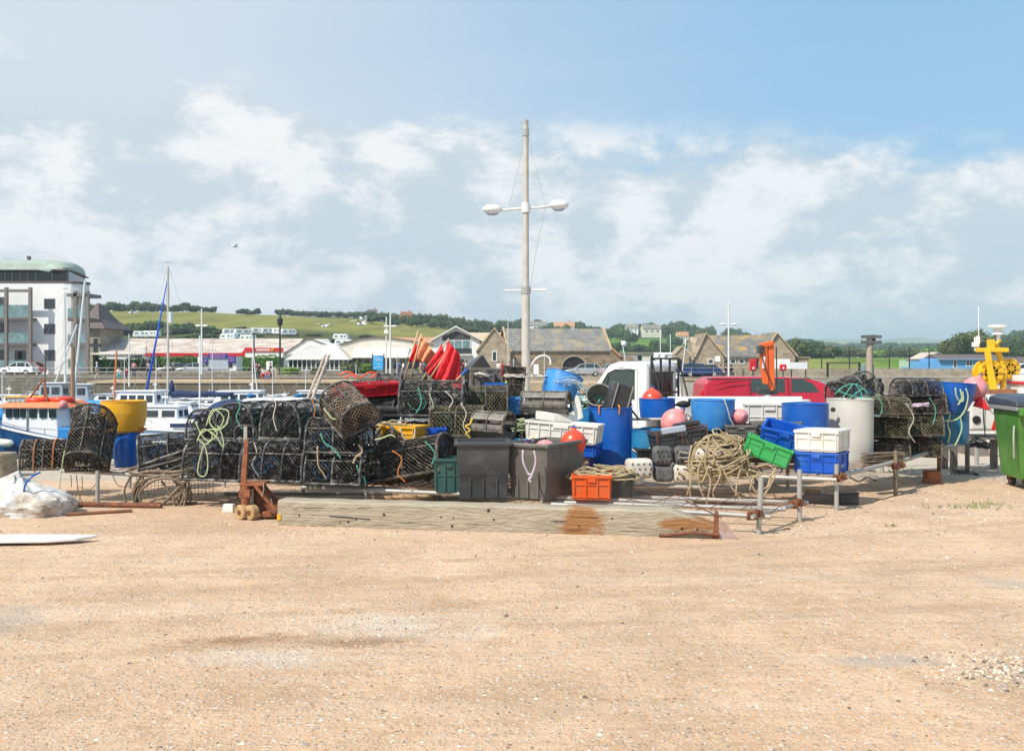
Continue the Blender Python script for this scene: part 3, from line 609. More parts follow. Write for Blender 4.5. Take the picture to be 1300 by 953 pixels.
for zb,k in ((406,0),(438,0)):
    mb=MB(); mb.b2(X(-95),X(46.5),-1.8,.02,zz(zb+1),zz(zb-2)); mb.build('balcony_slab',M['soffit'],t)
for a,b_ in ((388,404),(423,437),(457,471)):
    for c,d in ((-57,-22),(-18,15),(19,45)): MB().b2(X(c),X(d),-1.78,-1.74,zz(b_),zz(a)).build('balcony_glass',M['paleglass'],t)
for a,b_ in ((378,404),(411,437),(445,475)):
    window(t,X(-4),X(4),zz(b_),zz(a),0,'soffit'); 
window(t,X(20),X(32),zz(475),zz(446),0,'soffit')
# side balcony tower
for px in (100.5,115.5): MB().b2(X(px)-.2,X(px)+.2,-1.2,-.8,0,zz(370)).build('balcony_post',M['brownwood'],t)
MB().b2(X(90),X(116),-1.2,3,zz(377),zz(373)).build('canopy',M['brownwood'],t)
for a in (406,438): MB().b2(X(91),X(117),-1.15,3,zz(a+2),zz(a-2)).build('balcony_slab',M['soffit'],t)
for a,b_ in ((392,404),(425,436),(456,468)): MB().b2(X(91),X(116),-1.1,-1.05,zz(b_),zz(a)).build('balcony_glass',M['paleglass'],t)
for px in (23,30):
    mb=MB(); mb.box((X(px),-1,zz(400)),(.6,.6,.1)); mb.box((X(px),-.7,zz(397)),(.6,.08,.7)); tag(mb.build('balcony_chair',M['dark']),'dark chair on the top balcony of the white flats, '+('left' if px==23 else 'right')+' of the pair','chair','chairs on the top balcony'); o=bpy.data.objects[-1] if 0 else None
for o in [o for o in C.objects if o.name.startswith('balcony_chair')]: o.location=T
# brown building behind it
D=150.; T=Vector((XZ(100,0,D)[0],D,0)); t=thing('stone_house','tall buff stone house with steep brown roof half hidden behind the white flats','house',T)
mb=MB(); mb.b2(X(92),X(127),0,9,0,zz(413)); mb.build('wall',M['stone2'],t)
mb=MB(); a,b_=X(88),X(136); z0=zz(417); mb.loft([[(a,-.8,z0),(b_,-.8,z0),(b_,10,z0),(a,10,z0)],[(a+2,1.0,z0+1.6),(b_-1.6,1.0,z0+1.6),(b_-1.6,8,z0+1.6),(a+2,8,z0+1.6)],[(a+2.4,4,zz(383)),(X(111),4,zz(383)),(X(111),5,zz(383)),(a+2.4,5,zz(383))]]); mb.build('roof',M['soffit'],t)
window(t,X(119),X(124),zz(447),zz(430),0,'brownwood')
# long low shop building
D=150.; T=Vector((XZ(260,0,D)[0],D,0)); t=thing('long_shop_building','long low building with mottled pinkish roof and red fascia behind the hedge','building',T)
xa,xb=X(118),X(366); yr=7.; zr=zz(430)+.02; ze=zz(450)
mb=MB(); mb.b2(xa,xb,0,14,0,ze); mb.prism([(0,ze),(14,ze),(7,zr-.05)],xa,xb-.02,'x'); mb.build('wall',M['render'],t)
mb=MB(); mb.prism([(-.5,ze-.05),(yr,zr),(14.5,ze-.05),(14.5,ze+.1),(yr,zr+.15),(-.5,ze+.1)],xa-.3,X(372),'x'); mb.build('roof',M['mottle'],t)
mb=MB(); mb.b2(X(186),X(312),-.6,-.52,zz(452),zz(448)); mb.prism([(X(304),zz(452)),(X(309),zz(452)),(X(320),zz(443)),(X(320),zz(441)),(X(314),zz(441))],-.62,-.55); mb.build('red_fascia',M['redp'],t)
mb=MB(); mb.b2(X(315),X(362),-1.6,-.1,zz(472),zz(446)); mb.build('shop_front',M['render'],t)
f=MB().b2(X(314),X(363),-1.75,-1.62,zz(446.6),zz(441.5)).build('shop_sign',M['redp'],t)
mb=MB(); x=X(329.5)
for k,(wd) in enumerate((.9,.8,.8,.9,.75,.75,.8)):
    w0=.22; x0_=x+k*(X(346.5)-X(329.5))/7; z0,z1=zz(445.4),zz(443); mb.b2(x0_,x0_+.09,-1.78,-1.75,z0,z1); mb.b2(x0_+.12,x0_+.21,-1.78,-1.75,z0,z1); mb.b2(x0_,x0_+.21,-1.782,-1.755,(z0+z1)/2-.05,(z0+z1)/2+.05)
mb.build('sign_lettering',M['white'],f)
mb=MB(); 
for k in range(3): mb.sph((X(349.5)+(k-1)*.12,-1.78,zz(443.8)+(.15 if k==1 else -.08)),.14,8,6)
mb.build('sign_emblem',M['yellow'],f)
# side wing with white gable, right
mb=MB(); mb.prism([(X(362),0),(X(432),0),(X(432),zz(462)),(X(428),zz(443)),(X(396),zz(431.5)),(X(388),zz(431.5)),(X(362),zz(448))],-.3,12,'y'); mb.build('gable_wing',M['render'],t)
mb=MB(); mb.tube([(X(361),-.4,zz(449)),(X(390),-.4,zz(430.3)),(X(396),-.4,zz(430.3)),(X(428),-.4,zz(442.5))],.12,4); mb.build('verge',M['soffit'],t)
# small shop at left of blue sail (white front with lettering)
mb=MB(); f=mb.b2(X(127),X(190),-.3,-.05,zz(456),zz(446.5)).build('white_fascia',M['white'],t)
def text(s,size,m,parent,loc,rot=(PI/2,0,0),name='lettering',ex=.01,label=None,bold=False,shear=0):
    cu=bpy.data.curves.new(name,'FONT'); cu.body=s; cu.size=size; cu.extrude=ex; cu.align_x='CENTER'; cu.align_y='CENTER'; cu.resolution_u=2; cu.shear=shear
    if bold: cu.offset=size*.03
    o=bpy.data.objects.new(name,cu); C.objects.link(o); dg=bpy.context.evaluated_depsgraph_get(); me=bpy.data.meshes.new_from_object(o.evaluated_get(dg)); bpy.data.objects.remove(o)
    me.materials.clear(); me.materials.append(m); o=bpy.data.objects.new(name,me); C.objects.link(o); o.parent=parent; o.location=loc; o.rotation_euler=rot; return o
text('Nisa',.9,M['carblue'],f,(X(174.5),-.32,zz(451.3)),bold=True)
# blue signed kiosk
D=128.; T=Vector((XZ(275,0,D)[0],D,0)); t=thing('harbour_kiosk','white kiosk with dark blue name boards above its shutter','kiosk',T)
MB().b2(X(251),X(300),0,3,0,zz(453)).build('wall',M['white'],t)
MB().b2(X(265.5),X(290),-.1,0,zz(468.5),zz(455)).build('shutter',M['gcover'],t)
for a,b_ in ((257,263.5),(290.5,295)): MB().b2(X(a),X(b_),-.06,-.01,zz(467),zz(460)).build('window',M['glass'],t)
sb=mat('navy_sign_board',(.02,.03,.22),.5); pk=mat('pink_sign_lettering',(.55,.25,.50),.5)
for a,b_,c,d,rows_ in ((265,290,455,449,((450.7,7),(453.5,6))),(256.5,264,461,451,((453,3),(457.5,3))),(290,300,461,452,((454.5,3),(457.5,3)))):
    f=MB().b2(X(a),X(b_),-.22,-.12,zz(c),zz(d)).build('sign_board',sb,t); mb=MB()
    for zy,kk in rows_:
        st=(X(b_)-X(a))*.8/kk
        for k in range(kk):
            x0_=X(a)+(X(b_)-X(a))*.1+k*st; mb.b2(x0_,x0_+st*.3,-.25,-.22,zz(zy)-.09,zz(zy)+.09); mb.b2(x0_+st*.1,x0_+st*.7,-.252,-.223,zz(zy)-.03,zz(zy)+.04)
    mb.build('sign_lettering',pk,f)
# glazed pavilion
D=140.; T=Vector((XZ(410,0,D)[0],D,0)); t=thing('glazed_cafe_pavilion','low cafe pavilion with pale ribbed hipped roof and band of windows','pavilion',T)
MB().b2(X(366),X(442),0,9,0,zz(469)).build('wall',M['cream'],t); MB().b2(X(367),X(441),.1,8.8,zz(469)-.02,zz(456)).build('glazing',M['glass'],t)
mb=MB()
for i in range(14): x=X(366)+(X(442)-X(366))*i/13; mb.b2(x-.06,x+.06,-.05,.12,0.01,zz(456))
mb.b2(X(366),X(442),-.06,.1,zz(470),zz(469)); mb.build('window_mullions',M['white'],t)
mb=MB(); a,b_=X(363),X(444); z0=zz(456.5); mb.loft([[(a,-.5,z0),(b_,-.5,z0),(b_,9.5,z0),(a,9.5,z0)],[(X(385),4,zz(437.5)),(X(420),4,zz(437.5)),(X(420),5,zz(437.5)),(X(385),5,zz(437.5))]]); mb.build('roof',M['cream'],t)
mb=MB()
for i in range(15):
    x0_=a+(b_-a)*(i+.5)/15; x1_=X(385)+(X(420)-X(385))*(i+.5)/15; mb.tube([(x0_,-.52,z0+.03),(x1_,4,zz(437.5)+.06)],.06,4)
mb.build('roof_ribs',M['white'],t)
# big pale arched hall with canopies
D=146.; T=Vector((XZ(490,0,D)[0],D,0)); t=thing('pale_arched_hall','wide cream hall with shallow arched gable behind white canopies','building',T)
pts=[(X(430),0),(X(561),0),(X(561),zz(441)),(X(545),zz(437)),(X(520),zz(433)),(X(498),zz(430)),(X(478),zz(428.6)),(X(458),zz(430.5)),(X(432),zz(437))]
MB().prism(pts,0,14).build('wall',M['cream'],t); 
mb=MB(); mb.tube([(X(430),-.1,zz(437.5)),(X(458),-.1,zz(430)),(X(478),-.1,zz(428)),(X(498),-.1,zz(429.5)),(X(520),-.1,zz(432.5)),(X(561),-.1,zz(440.5))],.14,4); mb.build('roof_edge',M['soffit'],t)
MB().prism([(-3.5,zz(454)),(-.02,zz(441)),(-.02,zz(454.5))],X(450),X(520),'x').build('canopy',M['cream'],t)
MB().prism([(-3.0,zz(453)),(-.02,zz(445)),(-.02,zz(453.5))],X(520.5),X(560),'x').build('canopy',M['white'],t)
MB().b2(X(443),X(560),-1.6,-.01,0,zz(468)).build('front_wall',M['cream'],t)
for a in range(445,558,9): window(t,X(a),X(a+6.5),zz(468),zz(456),-.05)
MB().b2(X(528),X(532),-.3,-.1,zz(464),zz(455)).build('blue_notice',sb,t)
D=160.; T=Vector((XZ(530,0,D)[0],D,0)); t=thing('orange_roofed_shed','low shed whose orange tiled roof shows above the pale hall','shed',T)
MB().b2(X(485),X(552),0,6,0,zz(433)).build('wall',M['cream'],t); MB().prism([(-.4,zz(434.5)),(3,zz(427.5)),(6.4,zz(434.5))],X(484),X(553),'x').build('roof',M['orangetile'],t)
# gabled white house with balcony
D=131.; T=Vector((XZ(580,0,D)[0],D,0)); t=thing('gabled_white_house','white gabled house with dark boarded peak, glazed doors and black balcony','house',T)
xa,xb,xm=X(551),X(609),X(579); ze=zz(431); zr=zz(416.5)
MB().prism([(xa,0),(xb,0),(xb,ze),(xm,zr),(xa,ze)],0,12,'y').build('wall',M['render'],t)
mb=MB(); mb.prism([(xa-.4,ze-.3),(xm,zr+.05),(xb+.5,ze-.35),(xb+.5,ze-.1),(xm,zr+.3),(xa-.4,ze-.05)],-.5,12.3,'y'); mb.build('roof',M['lich'],t)
MB().tube([(xa-.4,-.53,ze-.15),(xm,-.53,zr+.2),(xb+.5,-.53,ze-.2)],.1,4).build('barge_board',M['white'],t)
MB().prism([(X(561.5),zz(432.5)),(X(597),zz(432.5)),(X(597),zz(427)),(xm,zr-.35),(X(561.5),zz(427))],-.04,0.02,'y').build('boarded_peak',mat('charcoal_boarding',(.07,.065,.062),.8,var=.2),t)
window(t,X(567),X(597),zz(447),zz(432.5),-.02,'white','paleglass',mull=3)
mb=MB(); mb.b2(X(566),X(599),-1.3,0,zz(451),zz(449.5)); mb.build('balcony_slab',M['white'],t)
mb=MB(); mb.b2(X(567),X(599),-1.3,-1.26,zz(443),zz(442.3))
for i in range(30): x=X(567)+(X(599)-X(567))*i/29; mb.b2(x-.05,x+.05,-1.29,-1.26,zz(449.6),zz(442.5))
mb.build('balcony_railing',M['blackpole'],t)
MB().b2(X(574),X(589),-.03,.02,zz(470),zz(456)).build('garage_door',M['glass'],t)
# extension with lichen roof
MB().prism([(X(600),0),(X(660),0),(X(660),zz(432)),(X(600),zz(432))],4,13,'y').build('rear_wing_wall',M['cream'],t)
MB().prism([(3.6,zz(433)),(8.5,zz(420)),(13.4,zz(433))],X(590),X(662),'x').build('rear_wing_roof',M['lich'],t)
def gutter(mb,*a): mb.tube(a,.08,5)
# stone barn, turned so that its left gable shows
D=118.; g0=P(646,0,D); t=thing('stone_barn','long brown stone barn with slate roof and dark arched doorway','barn',(g0.x,D,0),R(9))
Lb=12.0; Wb=7.5; ze=4.6-1.75; ze=XZ(0,445,D)[1]; zr=XZ(0,421,D+4)[1]+.2
mb=MB(); gable(mb,0,Lb,0,Wb,0,ze,zr,'x'); mb.build('wall',M['stone'],t)
mb=MB(); groof(mb,.05,Lb,0,Wb,ze,zr,'x',ov=.2); mb.build('roof',M['slate'],t)
mb=MB(); xx=Lb*.64; r_=1.35; zc=.95; pl=[(xx-r_,0.02),(xx+r_,0.02)]+[(xx+r_*math.cos(a),zc+r_*.9*math.sin(a)) for a in [PI*i/10 for i in range(11)]]
mb.prism(pl,-.03,.05,'y'); mb.build('arched_doorway',M['dark'],t)
mb=MB(); ring=[(xx+(r_+.15)*math.cos(PI*i/12),-.05,zc+(r_*.9+.15)*math.sin(PI*i/12)) for i in range(13)]; mb.tube(ring,.14,4); mb.build('arch_stones',M['stone2'],t)
mb=MB(); 
for x in (-.12,Lb+.12): mb.tube([(x,-.15,ze+.1),(x,Wb/2,zr+.32),(x,Wb+.15,ze+.1)],.14,4)
mb.build('roof_verge',M['coping'],t)
# projecting left wing with gable facing the harbour
D=117.; T=Vector((XZ(627,0,D)[0],D,0)); t=thing('stone_gable_cottage','narrow stone cottage gable with small white window left of the tall lamp mast','cottage',T)
xa,xb,xm=X(606),X(648),X(627.5); ze=zz(446); zr=zz(419)
mb=MB(); gable(mb,xa,xb,0,8,0,ze,zr,'y'); mb.build('wall',M['stone2'],t)
mb=MB(); groof(mb,xa,xb,.1,8,ze,zr,'y',ov=.15); mb.build('roof',M['slate'],t)
mb=MB(); mb.tube([(xa-.15,-.1,ze),(xm,-.1,zr+.25),(xb+.15,-.1,ze)],.13,4); mb.build('roof_verge',M['coping'],t)
window(t,X(625.5),X(630),zz(457.5),zz(446.5),0)
# orange gable and grey lean-to right of barn
D=128.; T=Vector((XZ(780,0,D)[0],D,0)); t=thing('lean_to_shed','grey stone shed with orange-edged gable at the right end of the barn','shed',T)
mb=MB(); mb.prism([(X(755),0),(X(812),0),(X(803),zz(453)),(X(788),zz(452)),(X(766),zz(433)),(X(755),zz(433))],0,7,'y'); mb.build('wall',M['stone'],t)
MB().tube([(X(766),-.1,zz(433)),(X(788),-.1,zz(452))],.2,4).build('roof_verge',M['orangetile'],t)
MB().prism([(-.4,zz(461)),(5,zz(452)),(5,zz(451)),(-.4,zz(459.5))],X(785),X(812),'x').build('roof',M['slate'],t)
D=152.; T=Vector((XZ(815,0,D)[0],D,0)); t=thing('flat_roofed_building','long cream flat-roofed building behind the white pickup cab','building',T)
MB().b2(X(776),X(862),0,8,0,zz(449)).build('wall',M['cream'],t); MB().b2(X(775),X(863),-.3,8.3,zz(449)+.003,zz(447)).build('roof',M['slate'],t); 
for a in (809,826,840): window(t,X(a),X(a+6),zz(458),zz(451),0)
# stone toilet block complex
D=122.; T=Vector((XZ(930,0,D)[0],D,0)); t=thing('stone_toilet_block','stone block with lichened slate roof, two gables and white roller door','building',T)
zr=zz(426.5)
ze=zz(453)
mb=MB(); mb.prism([(1,0),(8,0),(8,ze),(4.5,zr),(1,ze)],X(884),X(995),'x'); mb.build('wall',M['stone2'],t)
mb=MB(); mb.prism([(.7,ze-.1),(4.5,zr+.02),(8.3,ze-.1),(8.3,ze+.1),(4.5,zr+.2),(.7,ze+.1)],X(900),X(986),'x'); mb.build('roof',M['slate2'],t)
for a,b_,pk_,zp,zf,dy in ((883,919,896,425,453,-.2),(966,1008,985,424.5,452,-.5)):
    w_=MB().prism([(X(a),0),(X(b_),0),(X(b_),zz(zf)),(X(pk_),zz(zp)),(X(a),zz(zf+(-6 if a==883 else 0)))],dy,6,'y').build('gable_wall',M['stone2'],t)
    mb=MB()
    for x0_,z0_ in ((X(b_)+.25,zz(zf)-.2),(X(a)-.2,zz(zf)-.2)): mb.loft([[(x0_,dy-.15,z0_),(X(pk_),dy-.15,zz(zp)+.05),(X(pk_),dy-.15,zz(zp)+.25),(x0_,dy-.15,z0_+.2)],[(x0_,7,z0_),(X(pk_),7,zz(zp)+.05),(X(pk_),7,zz(zp)+.25),(x0_,7,z0_+.2)]])
    mb.build('gable_roof',M['slate2'],w_)
    MB().tube([(X(a)-.2,dy-.2,zz(zf)),(X(pk_),dy-.2,zz(zp)+.2),(X(b_)+.25,dy-.2,zz(zf))],.11,4).build('gable_verge',M['lich'],w_)
mb=MB(); mb.prism([(X(856),0),(X(874),0),(X(874),zz(449)),(X(865),zz(439.5)),(X(856),zz(449))],-.4,3,'y'); mb.build('porch_wall',M['stone2'],t)
mb=MB(); mb.prism([(1,zz(453)),(4,zz(441)),(7,zz(453))],X(863),X(892),'x'); mb.build('porch_roof',M['slate2'],t); MB().b2(X(872),X(886),.3,3,0,zz(451)).build('link_wall',M['stone2'],t)
MB().tube([(X(855.6),-.5,zz(449)),(X(865),-.5,zz(439)),(X(874.5),-.5,zz(449))],.1,4).build('porch_verge',M['lich'],t)
for a,b_,dy in ((861,865,-.42),):
    MB().b2(X(a),X(b_),dy,dy+.1,0.02,zz(456)).build('door',M['dark'],t)
MB().b2(X(960),X(965),.95,1.02,0.02,zz(457)).build('door',M['dark'],t)
for a,c in ((879,.28),(899,-.22),(921,.98),(930,.98),(941,.98)): window(t,X(a),X(a+5.5),zz(461),zz(456.5),c)
MB().b2(X(981),X(1001.5),-.56,-.48,0.02,zz(455.5)).build('roller_door',M['white'],t)
MB().b2(X(907),X(914),-.27,-.2,zz(459),zz(452)).build('notice_panel',M['white'],t)
MB().b2(X(1004),X(1030),1,6,0,zz(454)).build('flat_extension_wall',M['stone2'],t); MB().b2(X(1003.5),X(1030.5),.8,6.2,zz(454)+.003,zz(453)).build('flat_roof',M['coping'],t)
MB().b2(X(1007),X(1016),.93,1.02,0.02,zz(457)).build('dark_opening',M['dark'],t)
# huts at right
D=150.; T=Vector((XZ(1225,0,D)[0],D,0)); t=thing('blue_wooden_hut','sky-blue boarded hut with dark roof, white windows and french doors','hut',T)
MB().b2(X(1187),X(1272),0,6,0,zz(455)).build('wall',M['bluehut'],t); MB().prism([(-.5,zz(457)),(3,zz(449.5)),(6.5,zz(457))],X(1191),X(1274),'x').build('roof',M['soffit'],t)
mb=MB(); mb.b2(X(1172),X(1187),.3,5,0,zz(458)); mb.build('side_bay',M['bluehut'],t); MB().b2(X(1144),X(1172),-.2,.0,0,zz(466)).build('blue_fence_boards',M['bluehut'],t)
window(t,X(1227),X(1234),zz(464),zz(457.5),0,mull=2); window(t,X(1241),X(1248),zz(471),zz(457.5),0,mull=3); window(t,X(1260),X(1267),zz(464),zz(457.5),0,mull=2); window(t,X(1211),X(1214),zz(467),zz(457),0)
D=156.; T=Vector((XZ(1180,0,D)[0],D,0)); t=thing('green_wooden_hut','pale green boarded hut with shallow gable beside the blue hut','hut',T)
MB().b2(X(1157),X(1204),0,5,0,zz(457)).build('wall',M['greenhut'],t); mb=MB(); mb.prism([(X(1172),zz(456)),(X(1190),zz(448)),(X(1206),zz(456))],-.1,6,'y'); mb.build('gable',M['greenhut'],t)
mb=MB(); mb.loft([[(X(1170),-.4,zz(457)),(X(1190),-.4,zz(447.5)),(X(1190),-.4,zz(446.8)),(X(1170),-.4,zz(456.3))],[(X(1170),6,zz(457)),(X(1190),6,zz(447.5)),(X(1190),6,zz(446.8)),(X(1170),6,zz(456.3))]]); mb.loft([[(X(1208),-.4,zz(457)),(X(1190),-.4,zz(447.5)),(X(1190),-.4,zz(446.8)),(X(1208),-.4,zz(456.3))],[(X(1208),6,zz(457)),(X(1190),6,zz(447.5)),(X(1190),6,zz(446.8)),(X(1208),6,zz(456.3))]]); mb.build('roof',M['mottle'],t)
MB().b2(X(1156),X(1173),-.4,2,zz(457)+.003,zz(455.6)).build('veranda_roof',M['slate'],t)
for a in (1160,1166,1180): window(t,X(a),X(a+4),zz(465),zz(458.5),0)
D=152.; T=Vector((XZ(1290,0,D)[0],D,0)); t=thing('brown_boarded_hut','low dark-roofed hut at the right edge beyond the yellow winch','hut',T)
MB().b2(X(1275),X(1330),0,5,0,zz(460)).build('wall',M['cream'],t); MB().prism([(-.4,zz(461)),(2.5,zz(453)),(5.4,zz(461))],X(1274),X(1332),'x').build('roof',M['soffit'],t)
for a in (1280,1292): window(t,X(a),X(a+5),zz(470),zz(463),0)
# far houses
def farhouse(px,d,w_,h,rm,wm_,label,dz=0):
    x,y=pxy(px,d); z=terr(x,y)+dz; t=thing('distant_house',label,'house',(x,y,z),u(-.3,.3))
    mb=MB(); gable(mb,-w_/2,w_/2,0,w_*.5,-2,h*.6,h,'x'); mb.build('wall',M[wm_],t); mb=MB(); groof(mb,-w_/2,w_/2,0,w_*.5,h*.6,h,'x',t=.3); mb.build('roof',M[rm],t)
    for k in range(3): window(t,-w_*.35+k*w_*.3,-w_*.35+k*w_*.3+w_*.1,h*.25,h*.45,0)
    MB().box((w_*.25,w_*.25,h+.4),(.8,.8,1.6)).build('chimney',M['orangetile'],t)
farhouse(516,500,5.5,4.2,'rustbar','stone2','red-brown house standing alone on the middle ridge',1.5)
farhouse(473,560,5,3,'soffit','cream','small roof among trees on the middle ridge left of the red-brown house',2.5)
farhouse(679,640,14,6,'slate','white','white house among hill trees just right of the lamp mast',3)
farhouse(716,640,13,7,'orangetile','cream','pink-roofed house on the wooded hill above the barn roof',4)
farhouse(828,700,13,6.5,'slate','cream','long pale house on the wooded hill above the pickup cab',5)
farhouse(867,680,8,6,'orangetile','cream','cream house low on the wooded hill left of the double lamp post',2)
farhouse(802,700,9,6,'slate','white','small grey-roofed house at the left of the long pale hill house',5)
for i,(px,d) in enumerate(((1222,1300),(1235,1290),(1210,1310),(1246,1280))): farhouse(px,d,14,7,'orangetile','cream',['distant red-roofed house above the green hut','distant red-roofed house above the blue hut roof','leftmost distant red-roofed house near the huts','distant red-roofed house just left of the winch aerial'][i],5)
# ================= HEDGES, CARAVANS =================
def hedge(x0,x1,y0,y1,z0,h,label,seed,pal=2,n=None):
    r=np.random.RandomState(seed); lx=x1-x0; n=n or int(lx*h*40); mb=MB(); mb.m=0; mb.b2(.1,lx-.1,.1,y1-y0-.1,0,h-.12)
    vs=mb.v; fs=mb.f; o=len(vs)
    side=r.rand(n)<.65; px=r.rand(n)*lx; top=h+.18*np.sin(px*1.3+seed)+.1*np.sin(px*3.1)
    py=np.where(side,r.rand(n)*.15-.05,r.rand(n)*(y1-y0)); pz=np.where(side,r.rand(n)*top,top+r.rand(n)*.12-.1)
    c=np.stack([px,py,pz],1); a=r.randn(n,3); a/=np.linalg.norm(a,axis=1)[:,None]; b_=np.cross(a,r.randn(n,3)); b_/=np.linalg.norm(b_,axis=1)[:,None]; s=.16
    V=np.stack([c+a*s,c+b_*s*.6,c-a*s,c-b_*s*.6],1); vs=vs+[tuple(p) for p in V.reshape(-1,3)]; fs=fs+[(o+4*i,o+4*i+1,o+4*i+2,o+4*i+3) for i in range(n)]
    me=bpy.data.meshes.new('hedge'); me.from_pydata(vs,[],fs)
    for m in LEAF[pal]: me.materials.append(m)
    me.polygons.foreach_set('material_index',[2]*6+[int(q) for q in r.choice(3,n,p=[.45,.35,.2])]); o_=bpy.data.objects.new('hedge',me); C.objects.link(o_); o_.location=(x0,y0,z0); tag(o_,label,'hedge')
D=132.; qx=lambda px,d=None: (px-650)*(d or D)/F
hedge(qx(118),qx(181),D,D+2,0,XZ(0,455.5,D)[1],'clipped dark green hedge right of the white flats',1)
hedge(qx(191),qx(250),D,D+2,0,XZ(0,453.5,D)[1],'bushy bright green hedge left of the blue-signed kiosk',2)
hedge(qx(300),qx(357),D,D+2,0,XZ(0,452.5,D)[1],'bright green hedge between the kiosk and the black lamp post',3)
for i,(px,d,h,w_,l_) in enumerate(((447,136,2.2,3.2,'palm-like bush beside the cream hall canopy'),(462,137,1.8,5,'round dark bush in front of the cream hall, left of the blue sign'),(540,128,1.6,4,'green bush with yellow flowers in front of the gabled house'),(368,124,1.3,3,'low green shrub before the glazed pavilion'),(404,124,1.2,2,'small potted shrub at the right of the glazed pavilion'),(132,140,1.8,3,'round pale bush behind the clipped hedge'),(187,130,2.6,2.4,'brownish bush between the two clipped hedges'),(818,140,1.5,3,'yellow-green bush before the flat-roofed building'))):
    bush(qx(px,d),d,h,w_,4 if i%2 else 3,l_,None,z=0)
# marsh edge reeds: rough grass clumps
for i in range(26):
    px=1035+i*4.6+u(-2,2); d=u(118,130); bush(qx(px,d),d,u(.6,1.3),u(2,4),rnd.choice((3,4)),'rough grass clump on the marsh edge behind the promenade','marsh grass clumps',z=-.2)
def caravan(x,y,rot,label,z=None,L=6.2,cabin=False,green=False):
    z=terr(x,y) if z is None else z
    t=thing('caravan',label,'caravan',(x,y,z+.05),rot,'caravans parked on the hillside',s=.82)
    mb=MB(); mb.prism([(-L/2,.45),(L/2,.45),(L/2+.15,1.3),(L/2-.3,2.5),(-L/2+.3,2.55),(-L/2-.1,1.4)],-1.1,1.1,'y'); mb.build('body',M['white'],t,bevel=.12)
    for a,b_ in ((-L*.38,-L*.16),(L*.02,L*.2),(L*.28,L*.40)): MB().b2(a,b_,-1.14,-1.08,1.45,2.05).build('window',M['tealglass'],t)
    MB().b2(-L/2+.1,L/2-.1,-1.13,-1.08,.9,1.0).build('stripe',M['bluehut' if not green else 'teal'],t)
    for k in (-.6,.6): MB().cyl((k,-1.1,.33),(k,-.9,.33),.33).build('wheel',M['rubber'],t)
cv=[(292,422,'caravan end-on at the left of the hillside row'),(309,422,'caravan beside the leftmost one, door open'),(341,420,'caravan with dark windows mid hillside'),(291,427,'low white caravan beneath the leftmost pair'),(315,428,'white caravan just above the long roof ridge'),(329,420,'caravan with teal stripe left of the black lamp'),(350,420,'white caravan just behind the black lamp'),(366,421,'green-and-white caravan in the middle of the row'),(433,426,'caravan at the right cluster, uppermost'),(408,431,'caravan above the glazed pavilion'),(437,431,'lower white caravan of the right cluster'),(544,421,'white caravan on the slope left of the gabled house'),(528,427,'small caravan below the one near the gabled house'),(180,423,'pale blue and white caravan behind the blue furled sail'),(193,423,'caravan just left of the yacht mast'),(434,436,'caravan lowest of the right cluster')]
for i,(px,py,l_) in enumerate(cv):
    d=262+(430-py)*5.; x=qx(px,d); z=XZ(0,py+3,d)[1]; z=max(z,terr(x,d)) ; caravan(x,d,u(-.5,.5),l_,L=u(5,6.4),green=i%3==2)
# ================= CARS =================
def car(loc,rot,paint,label,cat='car',L=4.2,W=1.75,H=1.45,kind='hatch',name='parked_car',group=None):
    t=thing(name,label,cat,loc,rot,group)
    bz=.28; bl=.88*H/1.45
    mb=MB(); lo=[(-L/2,bz+.1),(-L/2+.1,bz),(L/2-.15,bz),(L/2,bz+.15),(L/2-.02,bl*.72),(L/2-.25,bl*.86),(L*.22,bl+.04),(-L/2+.15,bl+.05),(-L/2,bl-.1)]
    mb.prism(lo,-W/2,W/2,'y'); mb.build('body',paint,t,bevel=.09,seg=3,smooth=40)
    g=[(L*.26,bl-.02),(L*.08,H-.08),(-L*.05,H),(-L*.33,H-.03),(-L*.47,bl)]
    mb=MB(); a=W/2-.05; b_=W/2-.22
    ra=[(x,-(a if z<bl+.1 else b_),z) for x,z in g]; rb=[(x,(a if z<bl+.1 else b_),z) for x,z in g]; mb.loft([ra,rb]); gl=mb.build('windows',M['glass'],t,bevel=.03)
    mb=MB(); mb.loft([[(x,-(b_+.02),z+.02) for x,z in g[1:4]]+[(x,-(b_),z-.05) for x,z in g[1:4][::-1]],[(x,(b_+.02),z+.02) for x,z in g[1:4]]+[(x,(b_),z-.05) for x,z in g[1:4][::-1]]]); mb.build('roof',paint,t,bevel=.03)
    mb=MB()
    for s in (-1,1):
        for p0,p1 in ((g[0],g[1]),((L*-.02,bl),(-L*.03,H-.02)),(g[4],g[3]),((-L*.27,bl),(-L*.27,H-.03))): mb.tube([(p0[0],s*(a+.0),p0[1]),(p1[0],s*(b_+.015),p1[1])],.045,4)
    mb.build('pillars',paint,t)
    for x in (L*.31,-L*.30):
        for s in (-1,1):
            w_=MB().cyl((x,s*(W/2-.2),.31),(x,s*(W/2+.01),.31),.31,n=18).build('wheel',M['rubber'],t); MB().cyl((x,s*(W/2),.31),(x,s*(W/2+.025),.31),.19,n=12).build('hub',M['chrome'],w_)
    for s in (-1,1):
        MB().box((L/2-.1,s*(W/2-.25),bl*.74),(.22,.32,.14)).build('headlight',M['chrome'],t); MB().box((-L/2+.03,s*(W/2-.18),bl*.86),(.1,.25,.2)).build('tail_light',M['redp'],t)
        MB().box((L*.2,s*(W/2+.09),bl+.05),(.12,.18,.13)).build('mirror',paint,t)
    return t
car((qx(24,117),117,.12),R(180),M['carwhite'],'white hatchback parked above the stone harbour wall at far left',L=4.0)
